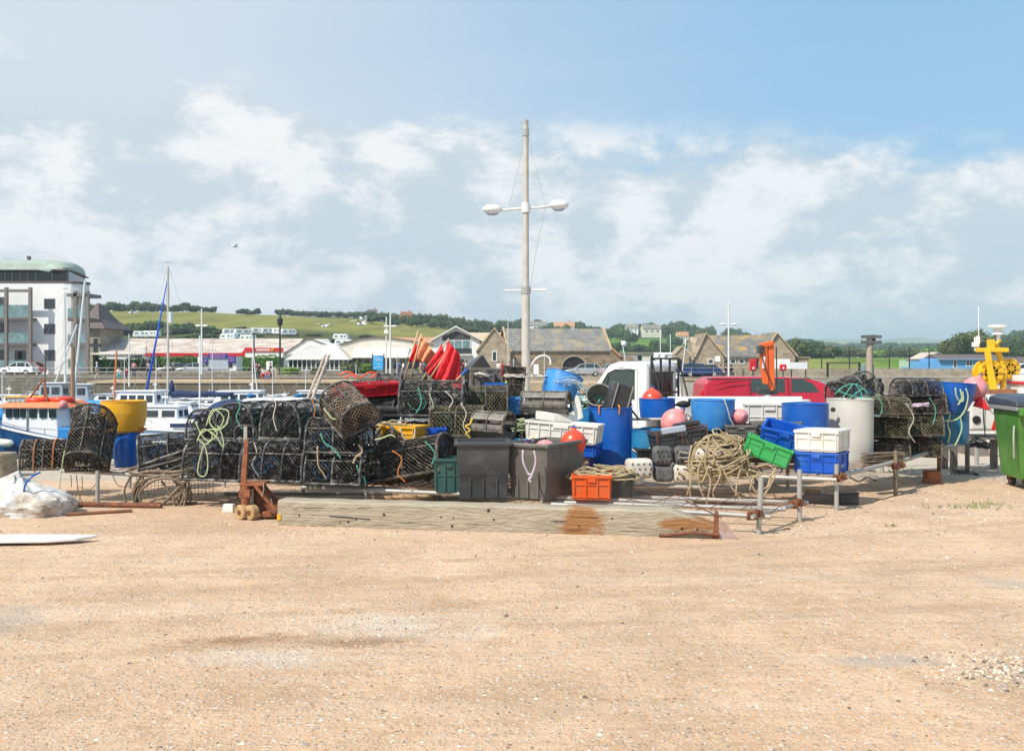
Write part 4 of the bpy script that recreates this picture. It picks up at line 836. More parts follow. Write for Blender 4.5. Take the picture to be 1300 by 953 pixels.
car((qx(33,121.5),121.5,.12),R(180),M['carred'],'red hatchback partly hidden behind the white hatchback',L=4.2)
car((qx(231,129),129,0),R(180),M['carblack'],'black car with red tail light parked before the hedge')
car((qx(221,130.2),130.2,0),R(180),M['carsilver'],'silver car just left of the black car at the hedge')
car((qx(246,128),128,0),R(180),M['carsilver'],'pale silver car left of the white kiosk')
car((qx(741,114),114,0),R(180),M['carsilver'],'pale silver car parked under the barn archway')
car((qx(786,112),112,0),R(10),M['carsilver'],'silver-grey car right of the barn, behind the pickup windscreen')
car((qx(872,113),113,0),R(180),M['carblue'],'dark blue estate car parked before the toilet block',L=4.9)
car((qx(890,111.5),111.5,0),R(180),M['carblue'],'low dark blue saloon at the right of the estate car',L=4.3,H=1.3)
car((qx(1297,104+8),112,0),R(180),M['carwhite'],'white car behind the winch boat at the right edge')
car((qx(564,122),122,0),R(160),M['carsilver'],'silver car in the drive of the gabled house')
# ================= PEOPLE =================
def person(x,y,z,rot,shirt,legs,label,pose='stand',hair=None,h=1.7,group='people on the far quay'):
    t=thing('person',label,'person',(x,y,z),rot,group,s=h/1.7)
    def skin(name,js,ed,rad,m):
        me=bpy.data.meshes.new(name); me.from_pydata(js,ed,[]); me.materials.append(m); o=bpy.data.objects.new(name,me); C.objects.link(o); o.parent=t; s=o.modifiers.new('skin','SKIN'); s.use_smooth_shade=True
        for i,r_ in enumerate(rad): me.skin_vertices[0].data[i].radius=(r_,r_) if not isinstance(r_,tuple) else r_
        me.skin_vertices[0].data[0].use_root=True; b_=o.modifiers.new('sub','SUBSURF'); b_.levels=1; b_.render_levels=1; return o
    sw={'stand':(.03,-.02),'walk':(.2,-.2),'sit':(0,0),'bend':(.05,-.05)}[pose]
    if pose=='sit': hip=.5; J=[(0,0,hip),(0,.02,.75),(0,.03,.98),(0,.02,1.1),(0,-.02,1.2),(.1,-.02,hip),(.11,-.42,hip),(.11,-.42,.06),(.11,-.56,.03),(-.1,-.02,hip),(-.11,-.42,hip),(-.11,-.42,.06),(-.11,-.56,.03)]; sh=.97; fw=-.25
    elif pose=='bend': hip=.88; J=[(0,.1,hip),(0,-.08,1.05),(0,-.3,1.15),(0,-.38,1.2),(0,-.46,1.24),(.1,.1,hip),(.1,.06,.48),(.1,.08,.06),(.1,-.06,.03),(-.1,.1,hip),(-.1,.06,.48),(-.1,.08,.06),(-.1,-.06,.03)]; sh=1.1; fw=-.15
    else: hip=.88; J=[(0,0,hip),(0,0,1.13),(0,0,1.38),(0,0,1.48),(0,-.02,1.60),(.09,0,hip),(.1,-.06+sw[0]*.3,.48),(.1,sw[0],.07),(.1,sw[0]-.13,.03),(-.09,0,hip),(-.1,-.06+sw[1]*.3,.48),(-.1,sw[1],.07),(-.1,sw[1]-.13,.03)]
    if pose in('stand','walk'): sh=1.38; fw=0
    c=J[2]; arms=[(.17,c[1],c[2]),(.22,c[1]-.0+sw[1]*.5+fw*.3,c[2]-.28),(.2,c[1]-.1+sw[1]+fw,c[2]-.50),(.2,c[1]-.14+sw[1]+fw,c[2]-.6),(-.17,c[1],c[2]),(-.22,c[1]+sw[0]*.5+fw*.3,c[2]-.28),(-.2,c[1]-.1+sw[0]+fw,c[2]-.50),(-.2,c[1]-.14+sw[0]+fw,c[2]-.6)]
    J=J+arms; E=[(0,1),(1,2),(2,3),(3,4),(0,5),(5,6),(6,7),(7,8),(0,9),(9,10),(10,11),(11,12),(2,13),(13,14),(14,15),(15,16),(2,17),(17,18),(18,19),(19,20)]
    Rr=[.13,.12,.14,.055,.095,.09,.06,.04,.04,.09,.06,.04,.04,.055,.042,.03,.035,.055,.042,.03,.035]
    skin('body',J,E,Rr,M['skin'])
    k=.018; skin('shirt',[J[0],J[1],J[2],J[13],J[14],J[17],J[18]],[(0,1),(1,2),(2,3),(3,4),(2,5),(5,6)],[.14,.14,.16,.075,.062,.075,.062],shirt)
    skin('trousers',[J[0],J[5],J[6],J[7],J[9],J[10],J[11]],[(0,1),(1,2),(2,3),(0,4),(4,5),(5,6)],[.15,.115,.08,.06,.115,.08,.06],legs)
    hd=J[4]; MB().sph((hd[0],hd[1]+.025,hd[2]+.035),.108,12,8,(1,1.05,1)).build('hair',hair or M['hair'],t,smooth=True)
    mb=MB()
    for s in (-.035,.035): mb.sph((s,hd[1]-.093,hd[2]+.0),.012,6,5)
    mb.box((0,hd[1]-.10,hd[2]-.02),(.02,.03,.035)); mb.build('face',M['skin'],t); return t
cl={n:mat('cloth_'+n,c,.85,var=.15) for n,c in dict(white=(.7,.7,.7),blue=(.03,.12,.42),black=(.02,.02,.025),maroon=(.25,.02,.07),red=(.5,.03,.04),pink=(.6,.25,.3),grey=(.25,.25,.27),teal=(.02,.3,.32),beige=(.5,.42,.3),lblue=(.28,.40,.60),navy=(.02,.03,.1)).items()}
def pp(px,py,d,rot,a,b_,l_,pose='stand',h=1.7,hair=None): z=0 if d>100.5 and d>QY else -.14; person(qx(px,d),d,z,rot,cl[a],cl[b_],l_,pose,hair,h)
pp(123,0,103,R(120),'lblue','beige','person in pale blue shirt and white cap standing on the landing ledge','walk',1.75,cl['white'])
pp(151,0,104,R(20),'white','teal','seated person in white top and teal shorts on the ledge','sit')
pp(161,0,104,R(0),'maroon','black','seated person in maroon top beside the one in white','sit')
pp(170,0,110,R(200),'pink','navy','standing person in pink behind the seated pair','stand')
pp(188,0,111,R(170),'grey','black','person in grey walking by the gap in the hedge','walk')
pp(325.5,0,104,R(-60),'maroon','black','person in maroon jacket and black trousers, left of the family group','stand',1.8)
pp(329,0,103,R(-30),'black','black','person in black beside the maroon jacket','stand',1.75)
pp(334,0,104,R(10),'white','red','person in white top in the middle of the family group','sit')
pp(340,0,103,R(0),'red','blue','child in red top sitting in the family group','sit',1.3)
pp(343.5,0,105,R(90),'navy','black','person in navy standing at the right of the family group','stand')
pp(350,0,103,R(-90),'white','beige','person in white bending over at the right of the group','bend',1.7)
for i,(px,a,b_,l_,po) in enumerate(((506,'blue','navy','person in bright blue top on the promenade below the blue sign','stand'),(512,'white','grey','person in white walking right of the blue sign','walk'),(534,'pink','beige','person in pink beside the flag poles','walk'),(538,'grey','navy','person in grey right of the pink walker','stand'),(583,'black','maroon','person in black before the garage of the gabled house','stand'),(588,'maroon','black','person in maroon next to the one in black','walk'),(592,'white','blue','person in white top at the right end of the walking row','stand'),(633,'white','beige','person in white under the cottage window','stand'),(638,'red','red','person dressed in red under the cottage wall','stand'),(646,'pink','grey','person in pale pink left of the lamp mast','walk'))):
    d=109.6; pp(px,0,d,u(-2,2),a,b_,l_,po,u(1.6,1.8))
for i,(px,a,l_) in enumerate(((897,'white','seated person in white at the left of the bench row'),(904,'pink','seated person in pink in the bench row'),(909,'beige','seated person in beige in the middle of the bench row'),(915,'grey','seated person in grey in the bench row'),(922,'black','person in black seated at the bench row, leaning'),(928,'black','person in black at the right end of the bench row'))):
    d=112.5; pp(px,0,d,u(-.5,.5),a,'navy',l_+' by the toilet block','sit')
mb=MB(); mb.b2(qx(893,113),qx(931,113),112.3,112.8,.38,.46)
for px in (894,905,918,930): mb.b2(qx(px,113)-.04,qx(px,113)+.04,112.4,112.7,0,.38)
tag(mb.build('long_bench',M['brownwood']),'long low bench with seated people in front of the toilet block','bench')
# ================= LAMP POSTS, SIGNS, RAILINGS =================
def post(name,label,cat,px,d,ytop,zb,r,m,group=None):
    t=thing(name,label,cat,(qx(px,d),d,zb),0,group); h=XZ(0,ytop,d)[1]-zb; MB().cyl((0,0,0),(0,0,h),r,r*.7,10).build('pole',m,t,smooth=40); return t,h
def lampheads(t,h,w_,z,m,r=.22):
    MB().cyl((-w_,0,z),(w_,0,z),.035,n=6).build('arm',m,t)
    for s in (-1,1): MB().sph((s*w_,0,z),r,14,8,(1.6,.9,.55)).build('lamp_head',M['white'],t,smooth=True)
t,h=post('double_lamp_post','white double-headed lamp post in front of the white kiosk','lamp post',256,119,392,0,.11,M['whitepole']); lampheads(t,h,.42,XZ(0,413.5,119)[1],M['whitepole'])
t,h=post('double_lamp_post','white double-headed lamp post in front of the toilet block','lamp post',925,112,387,0,.11,M['whitepole']); lampheads(t,h,.62,XZ(0,411.5,112)[1],M['whitepole']); MB().sph((0,0,h),.14,8,6).build('finial',M['white'],t)
t,h=post('double_lamp_post','white double-headed lamp post right of the blue sign','lamp post',495.5,116,395,0,.11,M['whitepole']); lampheads(t,h,.42,XZ(0,414,116)[1],M['whitepole'])
t,h=post('camera_pole','thin white pole with grey box just left of the double lamp post','pole',490.5,118,402,0,.09,M['whitepole']); MB().box((0,-.15,XZ(0,421,118)[1]),(.45,.35,.4)).build('camera_box',M['white'],t)
t,h=post('lantern_post','black ornamental lantern post in front of the red shop sign','lamp post',355.5,116,412,0,.13,M['blackpole']); MB().lathe([(.12,0),(.3,.25),(.34,.8),(.2,.95),(.05,1.3)],8,(0,0,h-.2)).build('lantern',M['blackpole'],t)
t,h=post('bracket_pole','dark slim pole left of the lantern post','pole',322.5,117,424,0,.10,M['blackpole']); MB().cyl((-.3,0,h),(.3,0,h),.1,n=6).build('cap',M['blackpole'],t)
for i,(px,yt) in enumerate(((1043,443),(1078.5,440),(1129,440),(1154.5,439),(1179.5,440))):
    t,h=post('promenade_lamp','thin black promenade post with pale fitting at its foot, '+['behind the van windscreen','left of the sign pole','right of the sign pole','left of the green hut','before the green hut'][i],'lamp post',px,116,yt,0,.075,M['blackpole'],'black posts along the marsh promenade')
    MB().sph((0,0,.55),.3,12,6,(1.5,1,.5)).build('mooring_light',M['white'],t); MB().cyl((0,0,0),(0,0,.4),.16).build('base',M['blackpole'],t)
# tall lamp mast on the near quay
d=30.; t,h=post('lamp_mast','tall beige harbour lamp mast with two white lamps and stay wires','lamp mast',667.5,d,158,-.5,.115,M['greypole'])
Z=lambda py: XZ(0,py,d)[1]+.5
MB().cyl((0,0,0),(0,0,Z(372)),.125,.12,16).build('lower_pole',M['greypole'],t,smooth=40)
mb=MB(); mb.cyl((0,0,h-.05),(0,0,h+.12),.08,n=12); mb.cyl((0,0,Z(173)),(0,0,Z(164)),.1,n=12); mb.build('mast_cap',M['steel'],t)
MB().tube([(-.75,0,Z(267)),(-.35,0,Z(265.5)),(0,0,Z(264.5)),(.4,0,Z(263.5)),(.75,0,Z(262))],.035,8).build('lamp_arm',M['whitepole'],t,smooth=True)
MB().cyl((0,0,Z(270)),(0,0,Z(258)),.13,n=12).build('arm_collar',M['whitepole'],t,smooth=40)
for s,px,py in ((-1,-.98,266.5),(1,.97,261)):
    l_=MB().lathe([(0,-.14),(.14,-.12),(.25,-.03),(.27,.02),(.22,.10),(.12,.15),(0,.16)],20,(px,0,Z(py)),1.1,.75).build('lamp_head',M['white'],t,smooth=True)
    MB().lathe([(0,-.165),(.12,-.145),(.2,-.06)],16,(px,0,Z(py)-.005),1.1,.75).build('lamp_lens',M['gcover'],l_,smooth=True)
MB().cyl((-.62,0,Z(369)),(.62,0,Z(368)),.03,n=8).build('cross_bar',M['whitepole'],t); MB().cyl((0,0,Z(373)),(0,0,Z(364)),.14,n=12).build('cross_collar',M['steel'],t)
mb=MB(); mb.tube([(0,0,Z(172)),(-.5,0,Z(266))],.006,3); mb.tube([(.06,0,Z(172)),(.58,0,Z(262))],.006,3); mb.tube([(.58,0,Z(262)),(.3,0,Z(320)),(.12,0,Z(368))],.006,3); mb.build('stay_wire',M['steel'],t)
MB().box((.3,-.05,Z(469)),(.14,.12,.3)).build('junction_box',M['white'],t); MB().tube(smoothpts([(.12,0,Z(466)),(.3,0,Z(455)),(.52,-.02,Z(451)),(.7,-.02,Z(455)),(.72,-.02,Z(463))],5),.025,6).build('cable_loop',M['whitepole'],t)
# blue information sign
d=116; t=thing('information_board','tall bright blue information board between dark posts','sign',(qx(480,d),d,0)); zz=lambda py: XZ(0,py,d)[1]
bs=mat('bright_blue_board',(.01,.25,.62),.5,col2=(.03,.40,.72),vs=1.2,stretch=(.4,1,2)); f=MB().b2(-.58,.58,-.04,.04,zz(469),zz(451)).build('board',bs,t)
for s in (-1,1): MB().b2(s*.66-.06,s*.66+.06,-.06,.06,0,zz(449)).build('post',M['blackpole'],t)
mb=MB(); 
for zy,a,b_ in ((453.5,-.45,.1),(455.3,-.5,.4),(457.5,-.3,.5),(462,-.1,.3),(465.5,-.1,.45),(467.3,-.45,-.2)):
    x=a
    while x<b_: l_=u(.05,.14); mb.b2(x,min(x+l_,b_),-.06,-.04,zz(zy)-.03,zz(zy)+.03); x+=l_+.04
mb.build('board_lettering',M['white'],f)
d=118; t=thing('small_notice_board','white notice board on a post right of the bright green hedge','sign',(qx(342,d),d,0)); zz=lambda py: XZ(0,py,d)[1]; MB().b2(-.36,.36,-.03,.03,zz(471),zz(458.5)).build('board',M['white'],t); MB().b2(-.04,.04,.03,.1,0,zz(459)).build('post',M['whitepole'],t)
# quay railings
def railing(x0,x1,y,z0,label,h=1.0,st=2.2,m='steel',zz0=0):
    mb=MB(); n=max(2,int((x1-x0)/st))
    for i in range(n+1): x=x0+(x1-x0)*i/n; mb.cyl((x,y,z0),(x,y,z0+h),.022,n=5)
    for k in (1,.55): mb.cyl((x0,y,z0+h*k),(x1,y,z0+h*k),.016,n=5)
    tag(mb.build('quay_railing',M[m]),label,'railing')
railing(qx(0,109),qx(440,109),108.5,.02,'thin grey railing along the top of the harbour wall at left')
railing(qx(655,106),qx(940,106),108.4,.02,'pale railing on the quay in front of the stone barn',m='concrete')
railing(qx(1090,108),qx(1230,108),108.5,.02,'grey railing along the buff quay at right')
t=thing('quay_gate','dark mesh gate panel on the quay right of the red van','gate',(qx(1072,100+9),109.3,0)); mb=MB()
for x in (-1.7,1.7): mb.b2(x-.1,x+.1,-.1,.1,0,2.0-.4)
mb.b2(-1.7,1.7,-.05,.05,1.5,1.6); mb.build('frame',M['blackpole'],t); mb=MB()
for i in range(24): mb.b2(-1.6+i*.14,-1.58+i*.14,-.02,.02,0.05,1.5)
mb.build('mesh_panel',M['soffit'],t)
for px,l_ in ((875,'left'),(1062,'right')):
    pass
t=thing('mooring_pile','square pale concrete mooring pile beside the pickup cage','mooring pile',(qx(875.5,60),60,-2.6)); MB().b2(-.35,.35,-.35,.35,0,XZ(0,483,60)[1]+2.6).build('pile_shaft',M['concrete'],t,bevel=.04); MB().b2(-.4,.4,-.4,.4,XZ(0,483,60)[1]+2.603,XZ(0,482,60)[1]+2.65).build('pile_cap',M['coping'],t)
M['gapgrey']=mat('dark_slat_grey',(.11,.125,.12),.7,var=.3,vs=8)
# sign pole with box right
d=40.; t=thing('finger_sign_pole','thick pale wooden pole carrying two dark slatted boards and grey box','sign post',(qx(1104,d),d,-.5)); zz=lambda py: XZ(0,py,d)[1]+.5
MB().cyl((0,0,0),(0,0,zz(425)),.15,.12,14).build('pole',mat('grey_weathered_wood',(.46,.37,.29),.9,col2=(.34,.27,.21),vs=4,stretch=(4,4,.6)),t,smooth=40)
for a in (427.5,434.5): MB().b2(-.38,.42,-.16,-.10,zz(a+2.0),zz(a-2.0)).build('slatted_board',M['gapgrey'],t)
mb=MB(); mb.b2(.05,.20,-.1,.0,zz(437),zz(425)); mb.build('bracket',M['blackpole'],t)
MB().b2(-.20,.22,.12,.42,zz(481),zz(462)).build('cabinet',mat('teal_grey_cabinet',(.22,.30,.28),.6),t,bevel=.02)
d=45.; 
# life-ring boxes and notices
for px,d,l_ in ((956,107.6,'red lifebuoy cabinet on the quay behind the red van roof'),(994,107.6,'small red lifebuoy housing right of the orange crane')):
    t=thing('lifebuoy_box',l_,'lifebuoy box',(qx(px,d),d,0)); hh=1.1 if px<970 else .55; MB().b2(-.36,.36,-.2,.2,.7,.7+hh+.15).build('cabinet',M['redp'],t,bevel=.12); mb=MB(); mb.b2(-.05,.05,-.05,.05,0,.8); mb.build('post',M['blackpole'],t); MB().b2(-.10,.10,-.22,-.2,.9,1.1).build('white_stripe',M['white'],t)
t=thing('banner_board','white notice board on the quay right of the roller door','sign',(qx(1013,108),107.7,0)); MB().b2(-.9,.9,-.02,.02,.9,1.6).build('board',M['white'],t); mb=MB(); mb.b2(-.8,-.7,.02,.1,0,1.5); mb.b2(.7,.8,.02,.1,0,1.5); mb.build('post',M['blackpole'],t)
# ================= BOATS =================
WL=-2.3
def hull(mb,L,B,fr,sheer=.5,bow=.35,draft=.35,p=2.2,st=14,rake=.6,z2=None):
    rings=[]
    for i in range(st+1):
        s=i/st; x=-L/2+L*s; b_=B/2*(1-max(0,(s-.35)/.65)**p)*(.88+.12*min(1,s/.3)); b_=max(b_,.02); zg=fr+sheer*s**2.2
        xr=x+rake*(s**3); xk=x-.25*max(0,s-.8)*L*.5
        rings.append([(xk,0,-draft*(1-s**6)),(x,b_*.72,-draft*.6*(1-s**4)),(x+(xr-x)*.5,b_*.93,zg*.45),(xr,b_,zg),(xr,b_*.9,zg),(xr,-b_*.9,zg),(xr,-b_,zg),(x+(xr-x)*.5,-b_*.93,zg*.45),(x,-b_*.72,-draft*.6*(1-s**4))])
    mb.loft(rings); return rings
def boat(px,d,L,B,fr,rot,hm,label,sheer=.5,name='moored_boat',cat='boat',stripe=None,rub=None,group='boats moored in the harbour',z=WL):
    t=thing(name,label,cat,(qx(px,d),d,z),rot,group); mb=MB(); rings=hull(mb,L,B,fr,sheer); mb.build('hull',hm,t,smooth=35)
    mb=MB(); mb.tube([Vector(r[3])+Vector((0,.02,0)) for r in rings]+[Vector(r[6])-Vector((0,.02,0)) for r in rings[::-1]],.045,5); mb.build('rubbing_strake',rub or M['white'],t)
    if stripe:
        mb=MB()
        for k in (3,6):
            s=1 if k==3 else -1; pts=[(Vector(r[k])*.72+Vector(r[2 if k==3 else 7])*.28)+Vector((0,s*.012,0)) for r in rings]; mb.tube(pts,.05,4)
        mb.build('hull_stripe',stripe,t)
    return t,rings
def cabin(t,x0,x1,w_,z0,h,m=None,rm=None,slope=.5,win=4,gl='glass',over=.12,back=.1):
    mb=MB(); mb.loft([[(x0,-w_/2,z0),(x1,-w_/2,z0),(x1-slope,-w_/2*.86,z0+h),(x0+back,-w_/2*.86,z0+h)],[(x0,w_/2,z0),(x1,w_/2,z0),(x1-slope,w_/2*.86,z0+h),(x0+back,w_/2*.86,z0+h)]]); c=mb.build('cabin',m or M['hullw'],t,bevel=.05)
    mb=MB(); mb.b2(x0-over+back,x1-slope+over*2,-w_/2*.86-over*.6,w_/2*.86+over*.6,z0+h,z0+h+.08); mb.build('cabin_roof',rm or M['hullw'],t,bevel=.03)
    a,b_=z0+h*.55,z0+h*.86; f=lambda z:(z-z0)/h
    for k in range(win):
        xa=x0+back+.1+(x1-slope-x0-back-.1)*k/win; xb=xa+(x1-slope-x0-back-.1)/win*.78
        for s in (-1,1):
            wa=w_/2*(1-.14*f(a))+.012; wb=w_/2*(1-.14*f(b_))+.012
            mb=MB(); mb.loft([[(xa,s*wa,a),(xb,s*wa,a),(xb,s*wb,b_),(xa,s*wb,b_)],[(xa,s*(wa-.03),a),(xb,s*(wa-.03),a),(xb,s*(wb-.03),b_),(xa,s*(wb-.03),b_)]]); mb.build('window',M[gl],c)
    mb=MB()
    for yy in (-.5,0,.5):
        ya=yy*w_*.58; xa=x1-slope*f(a)+.015; xb=x1-slope*f(b_)+.015; hw=w_*.12; mb.loft([[(xa,ya-hw,a),(xa,ya+hw,a),(xb,ya+hw*.95,b_),(xb,ya-hw*.95,b_)],[(xa-.03,ya-hw,a),(xa-.03,ya+hw,a),(xb-.03,ya+hw*.95,b_),(xb-.03,ya-hw*.95,b_)]])
    mb.build('windscreen',M[gl],c)
    for s in (-1,1):
        xa=x0-.012+back*f(a); mb=MB(); mb.b2(x0+back*.5-.02,x0+back*.5+.02,s*w_*.2-.2,s*w_*.2+.2,a,b_); mb.build('rear_window',M[gl],c)
    return c
def pulpit(t,rings,h=.5,frm=.6):
    mb=MB(); n=len(rings); a=[Vector(r[3])+Vector((0,-.05,h)) for r in rings[int(n*frm):]]; b_=[Vector(r[6])+Vector((0,.05,h)) for r in rings[int(n*frm):]]
    mb.tube(a+b_[::-1],.018,4)
    for p in a[::2]+b_[::2]: mb.tube([p,p-Vector((0,0,h))],.014,4)
    mb.build('pulpit_rail',M['steel'],t)
def mastp(t,x,z0,h,r=.06,m=None,spread=True,tilt=0,name='mast'):
    m=m or M['whitepole']; mb=MB(); mb.cyl((x,0,z0),(x+tilt,0,z0+h),r,r*.7,8); a=mb.build(name,m,t,smooth=40)
    if spread:
        mb=MB(); mb.cyl((x+tilt*.55,-.55,z0+h*.55),(x+tilt*.55,.55,z0+h*.55),.02,n=5); mb.build('spreader',m,a)
        mb=MB(); 
        for s in (-1,1): mb.tube([(x+tilt,0,z0+h),(x+tilt*.55,s*.55,z0+h*.55),(x-.2,s*1.1,z0)],.009,3)
        mb.tube([(x+tilt,0,z0+h),(x+2.6,0,z0+.2)],.009,3); mb.tube([(x+tilt,0,z0+h),(x-3.2,0,z0+.2)],.009,3); mb.build('rigging',M['steel'],a)
        MB().cyl((x+tilt-.2,0,z0+h+.25),(x+tilt+.2,0,z0+h+.25),.02,n=4).build('masthead_vane',M['blackpole'],a)
    return a
def boomcover(t,x0,x1,z,m): 
    n=10; mb=MB(); mb.tube([(x0+(x1-x0)*i/n,0,z+.03*math.sin(i*1.3)) for i in range(n+1)],.2,8,rf=lambda i,k:.24-.12*i/k); mb.tube([(x0,0,z-.1),(x0,0,z+.9)],.2,8,rf=lambda i,k:(.26,.08)[i]); mb.build('sail_cover',m,t,smooth=True)
# WH856 fishing boat
d=38.; sc_=F/d; t=thing('fishing_boat','blue fishing boat with white wheelhouse and orange roof, numbered WH856','fishing boat',(qx(60,d),d,WL),R(180),'boats moored in the harbour')
mb=MB(); fr=1.25; rings=[]
L=10.5;B=3.4
for i in range(17):
    s=i/16; x=-5.0+L*s; b_=max(.04,B/2*(1-max(0,(s-.4)/.6)**2.3)); zg=1.35+1.9*max(0,(s-.3)/.7)**1.3
    rings.append([(x-.1*s,0,-.5),(x,b_*.8,-.35*(1-s**4)),(x+.15*s**3,b_*.97,zg*.5),(x+.5*s**3,b_,zg),(x+.5*s**3,b_-.07 if b_>.1 else .01,zg),(x+.5*s**3,-b_+.07 if b_>.1 else -.01,zg),(x+.5*s**3,-b_,zg),(x+.15*s**3,-b_*.97,zg*.5),(x,-b_*.8,-.35*(1-s**4))])
mb.loft(rings); hb=mb.build('hull',M['hullb'],t,smooth=35)
mb=MB(); mb.tube([Vector(r[3])+Vector((0,.0,0)) for r in rings],.05,5); mb.tube([Vector(r[6]) for r in rings],.05,5); mb.build('gunwale_rail',M['hullw'],t)
mb=MB()
for k,s in ((2,1),(7,-1)): mb.tube([Vector((r[k][0],r[k][1],0))*1+Vector((0,s*.03,-.05)) for r in rings],.09,6)
mb.build('boot_topping',mat('turquoise_boot_paint',(.10,.42,.42),.6),t)
mb=MB()
for k,s in ((2,1),(7,-1)): mb.tube([Vector((r[k][0],r[k][1],.10))*1+Vector((0,s*.035,0)) for r in rings],.035,6)
mb.build('waterline_stripe',M['hullw'],t)
# local +x is to the left in the picture; far/near side: local +y faces the camera
zr=lambda py: XZ(0,py,d)[1]-WL; xl=lambda px: -(qx(px,d)-t.location.x)
zd=zr(552); x0,x1=xl(92),xl(17)
mb=MB(); w2=1.15; mb.loft([[(x0,w2,zd-.35),(x1+.05,w2*.8,zd-.1),(x1-.05,w2*.75,zr(515)),(x0+.1,w2*.95,zr(515))],[(x0,-w2,zd-.35),(x1+.05,-w2*.8,zd-.1),(x1-.05,-w2*.75,zr(515)),(x0+.1,-w2*.95,zr(515))]]); wh=mb.build('wheelhouse',M['hullw'],t,bevel=.05)
mb=MB(); mb.loft([[(x0-.35,w2+.12,zr(516)),(x1+.15,w2*.9,zr(516)),(x1-.1,w2*.8,zr(510)),(x0+.05,w2*.9,zr(509))],[(x0-.35,-w2-.12,zr(516)),(x1+.15,-w2*.9,zr(516)),(x1-.1,-w2*.8,zr(510)),(x0+.05,-w2*.9,zr(509))]]); rf=mb.build('wheelhouse_roof',M['orangepaint'],t,bevel=.03)
def on_side(px): # y of the wheelhouse side at this px
    s=(xl(px)-x0)/(x1-x0); return w2*(1-.2*s)
for a,b_ in ((23.5,30.5),(33,40),(42,48.5),(54,63),(67,76),(79.5,88.5)):
    y=on_side((a+b_)/2)+.0; mb=MB(); mb.b2(xl(a),xl(b_),y-.06,y+.03,zr(528),zr(517.5)); mb.build('window',M['glass'],wh,bevel=.02)
mb=MB(); 
for a in (51,):mb.b2(xl(a)-.01,xl(a)+.01,on_side(a)-.02,on_side(a)+.04,zr(545),zr(517))
for a,b_ in ((24,533),(92,543)): pass
mb.tube([(xl(22),on_side(22)+.35,zr(532)),(xl(50),on_side(50)+.42,zr(539)),(xl(92),on_side(92)+.3,zr(542))],.02,4); 
for a,c in ((22,532),(40,537),(60,540),(80,541.5)): mb.tube([(xl(a),on_side(a)+.38,zr(c)),(xl(a),on_side(a)+.38,zr(c+16))],.018,4)
mb.build('side_rail',M['steel'],t)
mb=MB()
for s,zz_ in ((.0,0),(1.2,.03)): mb.tube([(xl(50)+.36*math.cos(a)-s*.75,.1+.34*math.sin(a),zr(508.5)+.03+zz_) for a in [PI*k/8 for k in range(16)]],.1,6,closed=True)
mb.build('lifebuoy',M['buoyr'],t,smooth=True)
mb=MB(); mb.tube([(xl(38),.2,zr(509)),(xl(57),.1,zr(481))],.035,6); mb.tube([(xl(57),.1,zr(481)),(xl(66),.4,zr(509))],.035,6); mb.tube([(xl(50),-.5,zr(509)),(xl(57),.1,zr(481))],.035,6); mb.build('roof_gantry',M['rustor'],t)
MB().cyl((xl(91),-.1,zr(545)),(xl(91),-.1,zr(440)),.09,.07,8).build('mast',mat('brown_timber_mast',(.30,.20,.13),.8),t,smooth=40)
mb=MB(); mb.tube([(xl(91),-.1,zr(452)),(xl(17),.1,zr(512))],.012,3); mb.tube([(xl(91),-.1,zr(452)),(xl(135),.1,zr(545))],.012,3); mb.build('stay_wire',M['steel'],t)
mb=MB(); 
for px in (22,28,34,40): mb.sph((xl(px),.6,zr(509.3)),.09,8,6)
mb.build('roof_lamp',M['steel'],t)
fn=MB().lathe([(0,-.32),(.05,-.3),(.13,-.2),(.14,0),(.13,.2),(.05,.3),(0,.32)],12); fn.v=[(z,y,x) for x,y,z in fn.v]; o=fn.build('fender',M['whitep'],t,smooth=True); o.location=(xl(37),1.80,zr(557)); o.rotation_euler=(0,R(-5),0)
mb=MB(); mb.tube([(xl(26),1.7,zr(530)),(xl(31),1.80,zr(555))],.02,4); mb.build('fender_line',M['ropew'],t)
# tarpaulin and crates on the foredeck
mb=MB(); mb.sph((xl(4),0,zr(527)),1,14,8,(.95,.9,.42)); mb.build('tarpaulin',M['bcover'],t,smooth=True)
def bside(px): return [1.66,1.62,1.5][0]
nm=text('ALISON',.30,M['bluehut'],hb,(xl(8),0,zr(558)),(PI/2,0,PI),ex=.01,shear=.3); nm.location.y=1.58; 
nm=text('WH856',.50,M['white'],hb,(xl(8),1.56,zr(565)),(PI/2,0,PI),ex=.01,bold=True)
for o in [c for c in kids(hb)]: o.rotation_euler=(PI/2-R(2),R(-8),PI+R(4))
mb=MB(); mb.box((xl(112),0,zr(549)),(1.6,2.2,.5)); mb.build('stern_hatch',M['bcover'],t,bevel=.05)
MB().sph((xl(98),1.2,zr(512)),.17,10,8).build('deck_buoy',M['buoyp'],t,smooth=True); MB().b2(xl(104),xl(90),.9,1.0,zr(517),zr(516)).build('stern_rail',M['white'],t)
